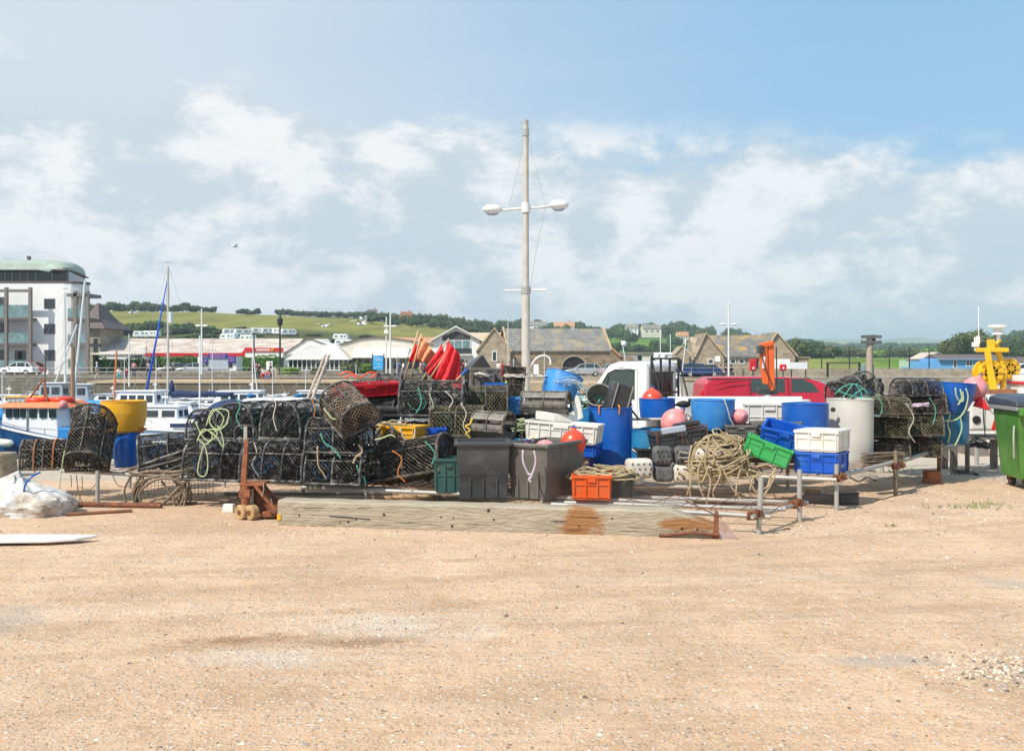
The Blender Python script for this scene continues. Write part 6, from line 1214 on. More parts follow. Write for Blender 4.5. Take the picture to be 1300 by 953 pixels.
# mesh deck of front rack
mb=MB(); 
A_=Vector((-6.4,14.75)); n=70
def deck(mb,c0,c1,c2,c3,zf,st=.15,r=.006):
    c0,c1,c2,c3=map(Vector,(c0,c1,c2,c3)); n1=int((c1-c0).length/st); n2=int((c3-c0).length/st)
    for i in range(n1+1): a=c0.lerp(c1,i/n1); b_=c3.lerp(c2,i/n1); mb.tube([(a.x,a.y,zf(a.x)),(b_.x,b_.y,zf(b_.x)+.02)],r,4)
    for i in range(n2+1):
        a=c0.lerp(c3,i/n2); b_=c1.lerp(c2,i/n2); m_=a.lerp(b_,.5); mb.tube([(a.x,a.y,zf(a.x)),(m_.x,m_.y,zf(m_.x)),(b_.x,b_.y,zf(b_.x))],r,4)
deck(mb,(-6.4,14.7),(-2.6,13.6),(-1.4,17.6),(-5.4,18.4),lambda x:fz(x)+.035,.22,.005); deck(mb,(-2.6,13.5),(.4,12.9),(1.6,17.2),(-1.4,17.6),lambda x:fz(x)+.035)
c_=P(978,655,11.62); e_=P(1014,640,12.8); deck(mb,(.4,12.7),(c_.x,c_.y),(e_.x,e_.y+.1),(1.2,14.2),lambda x:fz(x)+.035,.34,.0045)
mb.build('mesh_deck',M['rust'],t)
t2=thing('right_scaffold_rack','angled rack of grey pipes and rusty uprights running back towards the wheelie bin','rack',(0,0,0),group='scaffold pipe racks')
rail(P(925,603,13.95),P(1062,609,13.35),par=t2); rail(P(1058,606,13.45),P(1140,585,15.1),.03,t2); rail(P(1128,590,15.0),P(1190,571,16.6),.032,t2); rail(P(1180,572,16.5),P(1250,557,19.2),.034,t2,'rustbar' if 0 else 'steel')
for px,gy,ty,m_ in ((1062,648,589,'steel'),(1137,629,572,'ropeb'),(1192,612,570,'rust'),(1228,600,562,'brownwood'),(1240,590,560,'steel'),(708,600,580,'steel'),(895,600,570,'steel')):
    if px<900: continue
    g=G(px,gy); top=XZ(px,ty,g.y)[1]; MB().cyl((g.x,g.y,-.02),(g.x,g.y,top),.03 if px<1200 else .04,n=12).build('post',M[m_],t2,smooth=40)
    if px<1150: cl_(g.x,g.y,.42,t2); cl_(g.x+.09,g.y+.05,.44,t2)
for px,gy in ((1000,622),(960,618),(1120,600),(1203,585)): g=G(px,gy); MB().cyl((g.x,g.y,-.02),(g.x,g.y,.42),.028,n=10).build('short_leg',M['steel'],t2,smooth=40)
mb=MB(); q0=P(925,603,13.95); q1=P(1060,607,13.4); deck(mb,(q0.x,14.0),(q1.x,13.45),(8.3,18.9),(2.4,19.2),lambda x:.455,.2,.008); deck(mb,(.5,14.3),(2.9,13.95),(2.4,19.2),(-1.4,18.6),lambda x:.40,.2,.008); mb.build('mesh_deck',M['rust'],t2)
for k in range(3): a=Vector((.6,14.6+k*1.9,.385)); rail(a,a+Vector((4.1+k*1.4,.5,.03)),.027,t2,name='cross_pipe')
rail((-6.2,17.6,.36),(-.2,17.,.34),.025,t,name='cross_pipe'); rail((-5.6,16.1,.35),(-.1,15.5,.33),.025,t,name='cross_pipe')
# ================= LOBSTER POTS =================
def arch(W_,H,n=16,ex=.72,flare=0):
    return [(-W_/2*math.copysign(abs(math.cos(PI*i/n))**ex,math.cos(PI*i/n)),H*abs(math.sin(PI*i/n))**ex) for i in range(n+1)]
def make_pot(L=.78,W_=.56,H=.42,net='net',wrap='wrap',seed=0,hoops=3,cell=.05,inner='netblue',strap=None,name='lobster_pot',dense=True,ends=True,th=.0030,inten=2.3):
    r=random.Random(seed); t=thing(name,'','lobster pot',(0,0,0))
    A=arch(W_,H,24); cum=[0]
    for a,b_ in zip(A[:-1],A[1:]): cum.append(cum[-1]+math.dist(a,b_))
    S=cum[-1]
    def onarch(s):
        s=max(0,min(S,s))
        for i in range(24):
            if s<=cum[i+1]: f=(s-cum[i])/(cum[i+1]-cum[i]+1e-9); return (A[i][0]+(A[i+1][0]-A[i][0])*f,A[i][1]+(A[i+1][1]-A[i][1])*f)
        return A[-1]
    wr=lambda i,k: .0145 if i%2 else .0225
    def wrapt(mb,p,q_,r0=1.):
        p,q_=Vector(p),Vector(q_); n=max(2,int((q_-p).length/.02)); mb.tube([p.lerp(q_,i/n)+Vector((0,0,r.uniform(-.002,.002))) for i in range(n+1)],.015,6,rf=lambda i,k: wr(i,k)*r0)
    mb=MB(); x0,x1=-L/2,L/2; y0,y1=-W_/2,W_/2
    wrapt(mb,(x0,y0,.02),(x1,y0,.02)); wrapt(mb,(x0,y1,.02),(x1,y1,.02)); wrapt(mb,(x0,y0,.02),(x0,y1,.02)); wrapt(mb,(x1,y0,.02),(x1,y1,.02)); wrapt(mb,(x0,0,H),(x1,0,H),.75)
    for s in (.27,.73): a=onarch(S*s); wrapt(mb,(x0,a[0],a[1]),(x1,a[0],a[1]),.6)
    mb.build('frame',M[wrap],t,smooth=True)
    for h in range(hoops):
        x=x0+(x1-x0)*h/(hoops-1); mb=MB(); n=int(S/.021); k=1. if h in(0,hoops-1) else .75
        mb.tube([(x+r.uniform(-.003,.003),)+tuple(onarch(S*i/n)) for i in range(n+1)],.015,6,rf=lambda i,kk: wr(i,kk)*k); mb.build('hoop',M[wrap],t,smooth=True)
    # netting: diamond strands on the arched skin
    mb=MB(); c=cell; sag=.012
    def skin(u_,s): 
        a=onarch(s); bx=math.sin(PI*((u_*(hoops-1))%1)); k=1-sag*bx*2; j=mnoise.noise(Vector((u_*9+seed,s*9,0)))*.012
        return (x0+L*u_+j,a[0]*k+j,max(.012,a[1]*k+j*.6))
    for sg in (1,-1):
        q=-S
        while q<L+S:
            pts=[]
            n=int(S/.05)
            for i in range(n+1):
                s=S*i/n; xx=(q+s) if sg>0 else (q+S-s); 
                if 0<=xx<=L: pts.append(skin(xx/L,s))
            if len(pts)>1: mb.tube(pts,th,3,caps=False)
            q+=c*1.42
    # end panels
    def inside(y,z): 
        if z<.015 or z>H: return False
        t_=1-(z/H)**(1/.72)**1 if 0 else 0
        v=(z/H)**(1/.72); v=min(1,v); cy=(1-v*v)**.5; return abs(y)<=W_/2*cy**.72
    if ends:
      for xe,bul in ((x0,.02),(x1,-.02)):
        for sg in (1,-1):
            q=-H-W_
            while q<H+W_:
                run=[]; 
                for i in range(26):
                    z=H*i/25; y=q+sg*z
                    if inside(y,z): run.append((xe+bul*(1-abs(y)/W_*2)+r.uniform(-.002,.002),y,z))
                if len(run)>1: mb.tube(run,th,3,caps=False)
                q+=c*1.3
    # parlour partition and floor net
    for sg in (1,-1):
        q=-H-W_
        while q<H+W_:
            run=[]
            for i in range(14):
                z=H*i/13; y=q+sg*z
                if inside(y,z): run.append((x0+L*.52+.05*math.sin(z*9),y,z))
            if len(run)>1: mb.tube(run,th*1.2,3,caps=False)
            q+=c*.9
    nt_=mb.build('netting',M[net],t)
    if dense:   # tangled black twine as fouling, added to darken the see-through inside
        mb=MB()
        for k in range(int(46*inten)):
            a=r.uniform(x0+.03,x1-.03); pts=[]; y=r.uniform(y0*.8,y1*.8); z=r.uniform(.03,H*.75)
            for i in range(9):
                pts.append((a,y,z)); a+=r.uniform(-.09,.09); y+=r.uniform(-.09,.09); z+=r.uniform(-.06,.06); a=max(x0+.03,min(x1-.03,a)); y=max(y0*.8,min(y1*.8,y)); z=max(.03,min(H*.8,z))
            mb.tube(pts,.009,3,caps=False)
        mb.build('darkening_twine',M['twine'],t)
    for k in (-1,1):
        mb=MB()
        for j in range(12): a=2*PI*j/12; mb.tube([(L*-.22+.11*math.cos(a),k*W_*.40,H*.42+.10*math.sin(a)),(L*-.22+.05*math.cos(a),k*W_*.12,H*.40+.05*math.sin(a))],.004,3,caps=False)
        for rr_ in (.11,.08,.05): mb.tube([(L*-.22+rr_*math.cos(2*PI*j/14),k*W_*(.40-.28*(.11-rr_)/.06),H*.41+rr_*math.sin(2*PI*j/14)) for j in range(14)],.005,3,closed=True)
        mb.build('entrance_funnel',M[inner],t)
    mb=MB()
    for i in range(7): x=x0+L*(i+.5)/7; mb.box((x,0,.012),(.035,W_*.96,.012))
    mb.build('floor_slats',M['wrapbr'] if wrap!='wrap' else M['blk'],t)
    if strap:
        for s in (-.2,.22): mb=MB(); n=14; mb.tube([(x0+L*(.5+s),)+tuple(1.03*q for q in onarch(S*i/n)) for i in range(n+1)],.016,4); mb.build('rust_strap',M[strap],t)
    return t
def lab(t,l,g='lobster pots stacked on the racks'): t['label']=l; t['group']=g; return t
POT={}
POT['long']=make_pot(.86,.6,.52,seed=1,hoops=4,cell=.034)
POT['a']=make_pot(.78,.60,.50,seed=2,hoops=3,cell=.036,inner='netteal')
POT['b']=make_pot(.74,.58,.44,seed=3,hoops=3,cell=.038,inner='netblue')
POT['br']=make_pot(.76,.58,.46,net='netbr',wrap='wrapbr',seed=4,cell=.034,hoops=3,strap=None,inner='netteal',inten=2.6,th=.0055)
POT['rusty']=make_pot(.62,.5,.42,net='netbr',wrap='wrapbr',seed=5,cell=.05,hoops=3,strap='rustbar',inner='netteal',inten=2.6,th=.006)
POT['pale']=make_pot(.72,.56,.40,net='netpale',wrap='wrap',seed=6,cell=.048,hoops=3,inner='netblue',th=.0065)
POT['ol']=make_pot(.74,.62,.34,net='netol',wrap='wrapbr',seed=7,cell=.042,hoops=3,inner='netteal',th=.0062,inten=2.6)
POT['big']=make_pot(.86,.7,.46,net='net',wrap='wrap',seed=8,cell=.036,hoops=3,inner='netblue',th=.0033,inten=2.6)
_K={}
def pot(k,px,py,d,rz,label,rot=None,s=1.,z=None):
    p=P(px,py,d) if z is None else Vector(((px-650)*d/F,d,z)); r_=rot or (0,0,rz); src=POT[k]
    if k not in _K: _K[k]=[(c,kids(c)) for c in kids(src)]; o=src
    else:
        o=src.copy(); C.objects.link(o)
        for ch,gs in _K[k]: c=ch.copy(); C.objects.link(c); c.parent=o
    o.location=p; o.rotation_euler=r_; o.scale=(s,s,s) if not isinstance(s,tuple) else s; lab(o,label); return o
# left end
pot('rusty',60,595,14.95,R(10),'small encrusted pot with rust-orange straps at the far left end of the rack')
pot('br',117,594,14.6,0,'big encrusted pot standing on its end beside the yellow tub',rot=(0,R(-52),R(98)),s=(1.04,.98,1.1),z=.73)
pot('big',216,593,14.6,R(18),'sagging black pot with blue netting inside, left of the green-roped row',rot=(R(4),R(-4),R(16)),s=(.92,.95,1.05))
mb=MB()
# bottom row
pot('long',283,608,13.85,R(-16),'left of the two long black pots in the bottom row behind the pallet jack handle')
pot('long',359,609,13.55,R(-16),'right of the two long black pots in the bottom row behind the pallet jack')
pot('long',300,606,14.7,R(-16),'black pot in the second row behind the long bottom pots',s=.97); pot('long',378,607,14.4,R(-16),'black pot in the second row behind the right bottom pot',s=.97)
pot('a',318,556,14.25,R(72),'black pot end-on at the left of the upper row with green twine',s=1.0)
pot('a',375,556,13.95,R(72),'black pot end-on at the right of the upper row with blue netting',s=1.02)
pot('a',271,557,14.5,R(80),'open black hoop pot half hidden by tangled pale rope',s=(.9,.8,.86)); 
pot('b',345,556,14.9,R(74),'black pot wedged behind the two end-on upper pots'); pot('b',402,560,14.9,R(60),'black pot behind the right end-on pot, blue twine showing')
# stack at 430
pot('b',433,613,13.25,R(-14),'black pot at the bottom of the three-pot stack with green cord',s=(1.02,1,.95))
pot('b',432,574,13.3,R(-10),'black pot in the middle of the three-pot stack with tan rope tail',s=(1.,1,1.0))
pot('pale',447,532,13.2,0,'bleached tan pot tilted on top of the three-pot stack',rot=(R(26),R(22),R(-56)),s=.95)
pot('br',505,592,13.9,R(20),'dark pot leaning behind the three-pot stack, teal twine',rot=(R(10),R(25),R(30)))
pot('br',526,613,13.45,0,'encrusted shelly pot lying tilted beside the teal tub',rot=(R(-8),R(-11),R(-22)),s=(1.35,1.05,1.12),z=.42)
pot('br',570,600,14.2,R(10),'encrusted pot behind the teal tub, under the small olive pot',s=1.1,z=.4)
pot('a',551,528,14.6,R(-6),'black domed pot on top right of the yellow fish box',s=(1.15,1,1.)); pot('b',549,560,14.8,R(4),'dark flattened pot under the domed pot',s=(1.15,1,.8))
pot('b',540,592,15.2,R(0),'black pot low behind the yellow fish box',s=(1.1,1,.95))
pot('ol',582,554,14.3,R(-6),'olive pot with yellow rope at its corner, left of the round grey pot',s=(.98,.9,1.25))
pot('b',583,582,14.5,R(0),'dark pot beneath the olive pot with yellow rope',s=(1,1,.85))
pot('ol',616,524,15.0,R(4),'olive pot wrapped in blue and teal cord below the broken box',s=(.85,.8,1.15)); pot('b',640,548,15.6,R(0),'dark pot under the blue-corded olive pot',s=.9); pot('b',600,560,15.9,R(0),'dark pot deep in the middle of the pile'); pot('b',470,545,15.6,R(0),'black pot behind the yellow fish box at left'); pot('b',510,510,16.2,R(0),'black pot supporting the black trays behind the red crate'); pot('b',470,520,16.0,R(0),'black pot under the red crate')
pot('br',665,489,15.9,0,'rust-brown pot standing on end below the lamp mast',rot=(R(4),R(-85),R(0)),s=.72,z=None); pot('b',665,560,16,R(0),'dark pot below the rust-brown end-standing pot',s=1.1); pot('b',700,560,16.2,R(0),'dark pot under the tilted blue tub')
# round parlour pots
def drum_pot(px,py,d,rot,L,r_,label,mouth=True):
    p=P(px,py,d); t=thing('round_pot',label,'lobster pot',p,rot,'round barrel pots'); gm=mat('grey_mud_plastic',(.15,.14,.125),.75,col2=(.30,.28,.25),vs=7,thr=(.4,.7)); n=20
    mb=MB()
    for i in range(n):
        a=2*PI*i/n; 
        if i%5==4: continue
        mb.box((0,r_*.97*math.cos(a),r_*.97*math.sin(a)),(L,r_*.30,.012),(a-PI/2 if 0 else a+PI/2,0,0))
    mb.build('barrel_skin',gm,t)
    for x in (-L/2,0,L/2): mb=MB(); mb.tube([(x,r_*1.02*math.cos(2*PI*j/20),r_*1.02*math.sin(2*PI*j/20)) for j in range(20)],.016 if x else .008,6,closed=True); mb.build('hoop',M['wrapbr'],t,smooth=True)
    mb=MB()
    for a in (.6,2.,3.5,5.0): mb.cyl((-L/2,r_*1.02*math.cos(a),r_*1.02*math.sin(a)),(L/2,r_*1.02*math.cos(a),r_*1.02*math.sin(a)),.012,n=6)
    mb.build('side_bars',M['wrapbr'],t)
    mb=MB()
    for j in range(10): a=2*PI*j/10; mb.tube([(L/2,r_*math.cos(a),r_*math.sin(a)),(L/2-.14,.06*math.cos(a),.06*math.sin(a))],.004,3)
    for q in (.25,.5,.75): mb.tube([(L/2-.14*q,(r_*(1-q)+.06*q)*math.cos(2*PI*j/16),(r_*(1-q)+.06*q)*math.sin(2*PI*j/16)) for j in range(16)],.004,3,closed=True)
    mb.build('entrance_funnel',M['netbr'],t); return t
drum_pot(626,540,13.9,(0,R(2),R(-28)),.50,.19,'grey mud-stained barrel pot with open dark mouth facing right')
drum_pot(693,511,14.6,(0,R(0),R(-14)),.66,.165,'long grey barrel pot with bar frame lying on the white scraps')
# right stack
k=0
for lay in range(3):
    for col,(px,dd) in enumerate(((1122,15.9),(1167,16.5))):
        z=.45+lay*.325; pot('ol' if (lay+col)%3 else 'br',px+rnd.uniform(-4,4),0,dd+rnd.uniform(-.1,.1),0,['bottom','middle','top'][lay]+' layer '+['left','right'][col]+' olive pot of the tall weathered stack right of the milky drum',z=z+rnd.uniform(-.01,.03),rot=(R(rnd.uniform(-5,5)),R(rnd.uniform(-4,4)),R(rnd.uniform(-24,8))),s=(rnd.uniform(.82,.98),rnd.uniform(.9,1.1),rnd.uniform(.82,.95)*(1 if (lay+col)%3 else .78))); k+=1
    pot('ol',1150,0,17.6,R(20),['bottom','middle','top'][lay]+' layer rear olive pot hidden behind the weathered stack',z=.45+lay*.30,s=(.95,.9,.95))
pot('big',1163,0,16.5,R(22),'dark pot with coloured twine topmost on the weathered stack',z=1.40,s=(.72,.75,.62)); 
pot('pale' if 0 else 'b',1083,0,16.0,0,'pot laced with teal cord leaning on top of the milky drum',rot=(0,R(-14),R(30)),z=1.40,s=(.85,.9,.75))
# ================= DRUMS, TUBS, CRATES, BINS =================
def drum(px,py,d,r,h,m,label,rot=0,bulge=.03,open_=True,top=1.,bot=.93,rings=(),name='plastic_drum',cat='drum',group=None,wob=.012,z=None,dirt=None,sx=1,holes=0,rim=True):
    p=P(px,py,d)
    if z is not None: p.z=z
    t=thing(name,label,cat,p,rot,group); prof=[(r*.90*bot/.93,0),(r*bot,.03)]
    n=16
    for i in range(1,n): s=i/n; rr=r*(bot+(top-bot)*s+bulge*math.sin(PI*s)); rr*=1+sum(.014*math.exp(-((s-q)/.018)**2) for q in rings); prof.append((rr,h*s))
    prof.append((r*top,h))
    if open_: prof+= [(r*top-.012,h+.002),(r*top-.014,h-.03)]+[(q-.014,z_) for q,z_ in prof[1:n][::-1]]+[(0.001,.04)]
    else: prof+= [(r*top-.03,h+.01),(r*top*.86,h+.005),(r*top*.84,h-.02),(0.001,h-.02)]
    MB().lathe(prof,40,sx=sx,wob=wob,seed=px).build('body',m,t,smooth=38)
    if rim and open_: mb=MB(); mb.tube([(r*top*sx*(1+wob*math.sin(2*a+px)+wob*.5*math.sin(3*a+px*2))*math.cos(a),r*top*(1+wob*math.sin(2*a+px)+wob*.5*math.sin(3*a+px*2))*math.sin(a),h+.002) for a in [2*PI*j/40 for j in range(40)]],.009,6,closed=True); mb.build('cut_rim',m,t,smooth=True)
    if not open_:
        MB().cyl((r*.4,0,h-.02),(r*.4,0,h+.03),.04).build('bung',M['blk'],t)
    for k in range(holes): a=-PI/2-.6+k*.9; MB().tube([(r*1.01*math.cos(a),r*1.01*math.sin(a),h-.08),(r*1.05*math.cos(a),r*1.05*math.sin(a),h+.02),(r*.93*math.cos(a),r*.93*math.sin(a),h+.05)],.012,6).build('rope_tie',M['ropeo'],t)
    return t
def crate(px,py,d,L,W_,H,m,label,rot=0,taper=.94,kind='euro',name='plastic_crate',cat='crate',group=None,z=None,wall=.012,open_front=False,nx=3,lip=.02):
    p=P(px,py,d)
    if z is not None: p.z=z
    t=thing(name,label,cat,p,rot,group); l0,w0=L*taper,W_*taper
    def rr_(l,w_,z_,ins=0): return [(-l/2+ins,-w_/2+ins,z_),(l/2-ins,-w_/2+ins,z_),(l/2-ins,w_/2-ins,z_),(-l/2+ins,w_/2-ins,z_)]
    mb=MB(); mb.loft([rr_(l0,w0,0),rr_(L,W_,H),rr_(L,W_,H,wall),rr_(l0,w0,.015,wall)]); b_=mb.build('body',m,t,bevel=.006)
    mb=MB(); mb.loft([rr_(L+lip*2,W_+lip*2,H-.03),rr_(L+lip*2,W_+lip*2,H+.004),rr_(L,W_,H+.004,wall),rr_(L,W_,H-.03,-.001)],caps=False); mb.build('rim',m,t,bevel=.004)
    mb=MB()
    def side(L_,axis):
        o=(W_ if axis=='x' else L)/2; k=nx if axis=='x' else max(2,nx-1)
        for s in (-1,1):
            for i in range(k+1):
                a=-L_/2*.95+L_*.95*i/k; tp=taper+(1-taper)*.5
                for zz_,hh in ((H*.5,H*.9),):
                    c=(a*tp,s*(o*tp+.008),zz_) if axis=='x' else (s*(o*tp+.008),a*tp,zz_); mb.box(c,(.018,.016,hh) if axis=='x' else (.016,.018,hh),(( -s*math.atan((1-taper)*o/H),0,0) if axis=='x' else (0,s*math.atan((1-taper)*o/H),0)))
            for zz_ in (H*.12,H*.62) if kind=='euro' else (H*.5,):
                q=o*(taper+(1-taper)*zz_/H)+.005; mb.box((0,s*q,zz_) if axis=='x' else (s*q,0,zz_),(L_*.95,.012,.016) if axis=='x' else (.012,L_*.95,.016))
    side(L,'x'); side(W_,'y'); mb.build('ribs',m,t,bevel=.003,seg=1)
    for s in (-1,1):
        hmb=MB(); q=W_/2*(taper+(1-taper)*.8)+.014; hmb.box((0,s*q,H*.80),(L*.22,.02,.05)); hmb.build('handle',m,t,bevel=.005)
    return t
def buoy(px,py,d,r,m,label,rot=(0,0,0),name='buoy',tone=None,group='round mooring buoys'):
    p=P(px,py,d); t=thing(name,label,'buoy',p,rot,group); MB().lathe([(0.001,-r)]+[(r*math.cos(a)*(1 if a<.9 else 1-.02),r*math.sin(a)*1.05) for a in [-PI/2+PI*i/22 for i in range(1,21)]]+[(r*.22,r*1.06),(r*.2,r*1.18),(0.001,r*1.2)],32).build('body',m,t,smooth=50)
    MB().tube([(r*.13*math.cos(a),0,r*1.22+r*.13*math.sin(a)) for a in [2*PI*k/12 for k in range(12)]],r*.05,6,closed=True).build('eye',M['blue'],t,smooth=True); return t
def ropecoil(name,pts,r,m,label=None,parent=None,n=6,k=5,cat='rope',group=None,loc=None):
    pts=smoothpts(pts,k); mb=MB(); mb.tube(pts,r,n); o=mb.build(name,m,parent,smooth=True)
    if label: tag(o,label,cat,group)
    if loc is not None: o.location=loc
    return o
def heap(cx,cy,z0,rx,ry,h,loops,r,m,seed,label,name='rope_pile',par=None,cat='rope',spill=(),group=None,wild=.35,closed=True,t=None):
    rr=random.Random(seed); t=t or thing(name,label,cat,(cx,cy,z0),0,group); mb=MB(); pts=[]; a=0
    for i in range(loops*14):
        f=rr.random() if i%14==0 else f if i else .5
        if i%14==0: ox,oy=rr.gauss(0,.16)*rx,rr.gauss(0,.16)*ry; q=rr.uniform(.35,1); tilt=rr.uniform(-.5,.5); tl2=rr.uniform(-.4,.4); zc=h*(rr.random()**1.1)
        a+=2*PI/14*rr.uniform(.8,1.2); x=ox+math.cos(a)*rx*q; y=oy+math.sin(a)*ry*q
        dome=max(.06,1-((x/rx)**2+(y/ry)**2)*.6); z=max(r,min(h*dome,zc*dome+tilt*x*.6+tl2*y*.6)+rr.uniform(-.02,.02)*wild*2); pts.append((x,y,z))
    n_=len(pts); ch=42
    for s in range(0,n_-ch,ch): mb.tube(smoothpts(pts[s:s+ch+1],4),r,5)
    mb.build('coils',m,t,smooth=True)
    for k_,sp in enumerate(spill): ropecoil('loose_end',[Vector(q)-t.location for q in sp],r,m,parent=t)
    return t
TAU=2*PI
# ---- left end
drum(161,592,15.2,.19,.50,M['blue'],'bright blue drum under the yellow tub',z=.40)
t=drum(157,549,15.25,.335,.46,M['yellow'],'wide yellow half-barrel tub standing on the blue drum',name='yellow_tub',cat='tub',bulge=.075,rings=(.62,.34),bot=.80,top=.97,z=.905,wob=.006,sx=1)
MB().lathe([(.27,-.012),(.275,.0),(.27,.012)],32).build('base_ring',M['rubber'],t)
# corner clutter behind encrusted pot
heap(-5.55,15.2,.9,.12,.1,.12,6,.01,M['ropeo'],3,'small bundle of orange and red twine on top of the end-standing pot',name='twine_bundle')
# hanging frayed hoses left
t=thing('hose_bundle','frayed brown hoses coiled over the rail and hanging to the ground in a loop','hose bundle',(0,0,0))
def pl(l,d): return [P(a,b_,d+(c[0] if c else 0)) for a,b_,*c in l]
hs=[[(163,596),(185,590),(215,588),(245,582),(262,578)],[(166,604),(190,598),(220,599),(250,594),(285,592)],[(185,598),(176,620),(172,640),(182,655),(200,659),(222,650),(232,634),(240,610),(246,596)],[(190,650),(210,636),(232,614),(252,598)],[(168,600),(158,622),(162,642),(176,652)],[(205,610),(222,640),(206,655),(186,648)],[(160,597),(175,602),(210,604),(236,600),(250,590)],[(172,650),(162,656),(150,660)],[(182,640),(205,632),(228,628),(229,612),(224,600)],[(176,592),(200,584),(232,580),(256,571)]]
for k_ in range(6):
    cx_,cy_,rx_,ry_=203+rnd.uniform(-7,7),626+rnd.uniform(-5,5),30+rnd.uniform(-6,8),27+rnd.uniform(-5,6); a0=rnd.uniform(0,6); ropecoil('hose',pl([(cx_+rx_*math.cos(a0+q*.55)+rnd.uniform(-2,2),min(657,cy_+ry_*math.sin(a0+q*.55)),.04*k_) for q in range(9+k_%3)],13.85),.014 if k_%2 else .02,M['ropeb'],parent=t)
for i,l in enumerate(hs): ropecoil('hose',pl(l,13.9 if i not in (0,9) else 14.2),.023 if i in(0,1,6,9,3) else .016,M['ropeb'],parent=t)
# dark cut tyre strips resting on the hoses
t=thing('rubber_strips','black rubber strips and pot frame hoop lying over the hoses','rubber strips',(0,0,0))
for l in ([(178,596),(198,591),(225,584),(248,574)],[(178,600),(205,599),(235,588),(250,578)],[(180,590),(215,578),(252,566)]): ropecoil('strip',pl(l,14.15),.022,M['wrap'],parent=t)
# wire mesh sheet under rack
t=thing('wire_mesh_sheet','rusty wire mesh sheet hanging under the rack behind the hoses','wire mesh',P(222,630,14.6)); mb=MB()
for i in range(22): mb.tube([(-.55+i*.052,0,.03),(-.55+i*.052,.01,.29)],.0035,3)
for i in range(7): mb.tube([(-.56,0,.03+i*.042),(.56,.01,.03+i*.042)],.0035,3)
mb.build('mesh',M['rust'],t); 
mb=MB(); mb.tube([(-.58,0,.3),(.58,0,.31)],.008,5); mb.build('top_wire',M['rust'],t)
# cords hanging at left
t=thing('hanging_cords','thin brown cords and frayed tails looped below the left rail','cord',(0,0,0))
for l in ([(97,603),(98,625),(90,645),(86,652)],[(97,606),(101,630),(110,645)],[(100,618),(115,621),(124,610),(128,604)],[(105,645),(116,640),(126,628)],[(143,603),(150,616),(162,617),(172,612)],[(90,603),(91,618)],[(104,604),(104,622),(97,643)],[(240,610),(244,628),(252,640)]): ropecoil('cord',pl(l,14.3),.006,M['ropeb'],parent=t,n=5)
ropecoil('pale_green_line',pl([(82,572),(79,590),(76,615),(75,640),(70,655)],13.9),.007,M['ropeg'],'thin pale green cord hanging from the end-standing pot towards the white bag')
ropecoil('pale_rope_tail',pl([(27,596),(30,582),(36,575),(42,580),(45,592),(44,600)],14.8),.012,M['ropew'],'off-white rope end looped at the foot of the small encrusted pot')
# concrete bollard
g=Vector((P(1,0,17.4).x,17.4,-.22)); t=tag(MB().lathe([(.30,0),(.28,.1),(.25,.50),(.27,.56),(.24,.62),(0.001,.63)],20).build('stone_bollard',M['mossconc'],smooth=45),'squat weathered concrete bollard at the far left on the quay edge','bollard'); t.location=g
# white bag
def bag():
    g=G(24,656); t=thing('bulk_bag','slumped dirty white woven bulk bag with a blue strap at far left','bag',(g.x-.02,g.y+.25,0),s=.84); r=random.Random(4)
    mb=MB(); n=72; k=30; prof=[]
    rings=[]
    for i in range(k+1):
        s=i/k; z=.56*s; rad=(.50+.10*math.sin(PI*min(1,s*1.5)))*(1-max(0,(s-.45)/.55)**2.1*.93)
        ring=[]
        for j in range(n):
            a=TAU*j/n; ca,sa=math.cos(a),math.sin(a); q=mnoise.noise(Vector((ca*1.3,sa*1.3,z*2.0)))*.16
            rg=lambda x_,y_,z_,p: (1-abs(mnoise.noise(Vector((x_,y_,z_)))))**p
            fold=rg(ca*1.8+3,sa*1.8+z*2.5,z*2.2,7)*.13+rg(ca*3.4+z*4,sa*3.4,z*4.5+9,9)*.08+rg(ca*6-z*6,sa*6+2,z*8,10)*.035-.10
            R_=rad*(1+q+fold)+.02; skew=-.16*s+.10
            zz_=z*(1-.18*math.cos(a)*s)+mnoise.noise(Vector((math.cos(a)*2,math.sin(a)*2,7)))*.05*s
            ring.append((R_*math.cos(a)*1.18+skew,R_*math.sin(a)*.8,max(0,zz_)))
        rings.append(ring)
    mb.loft(rings); mb.build('sack',M['sack'],t,smooth=40)
    ropecoil('strap',[(.10,-.30,.38),(.13,-.34,.46),(.17,-.34,.54),(.24,-.30,.62),(.30,-.2,.66)],.016,M['blue'],parent=t); mb=MB(); mb.tube(smoothpts([(-.1,-.2,.50),(-.16,-.1,.60),(-.2,0,.55)],4),.02,5); mb.build('tied_neck',M['sack'],t); return t
bag()
# white board on the ground
g=G(30,690); t=tag(MB().prism([(-1.3,-.16),(.35,-.15),(.62,-.07),(.80,.10),(.5,.14),(-1.3,.24)],.0,.035,'z').build('white_board',M['white'],bevel=.012),'flat white pointed board lying on the gravel at lower left','board'); t.location=(g.x-.05,g.y,.035); t.rotation_euler=(R(2),R(0),R(4))
MB2=MB().box((0,0,0),(.5,.06,.03)); o=MB2.build('board_prop',M['dark']); o.location=(g.x-.2,g.y-.05,.015); tag(o,'thin dark slat under the white board','slat')
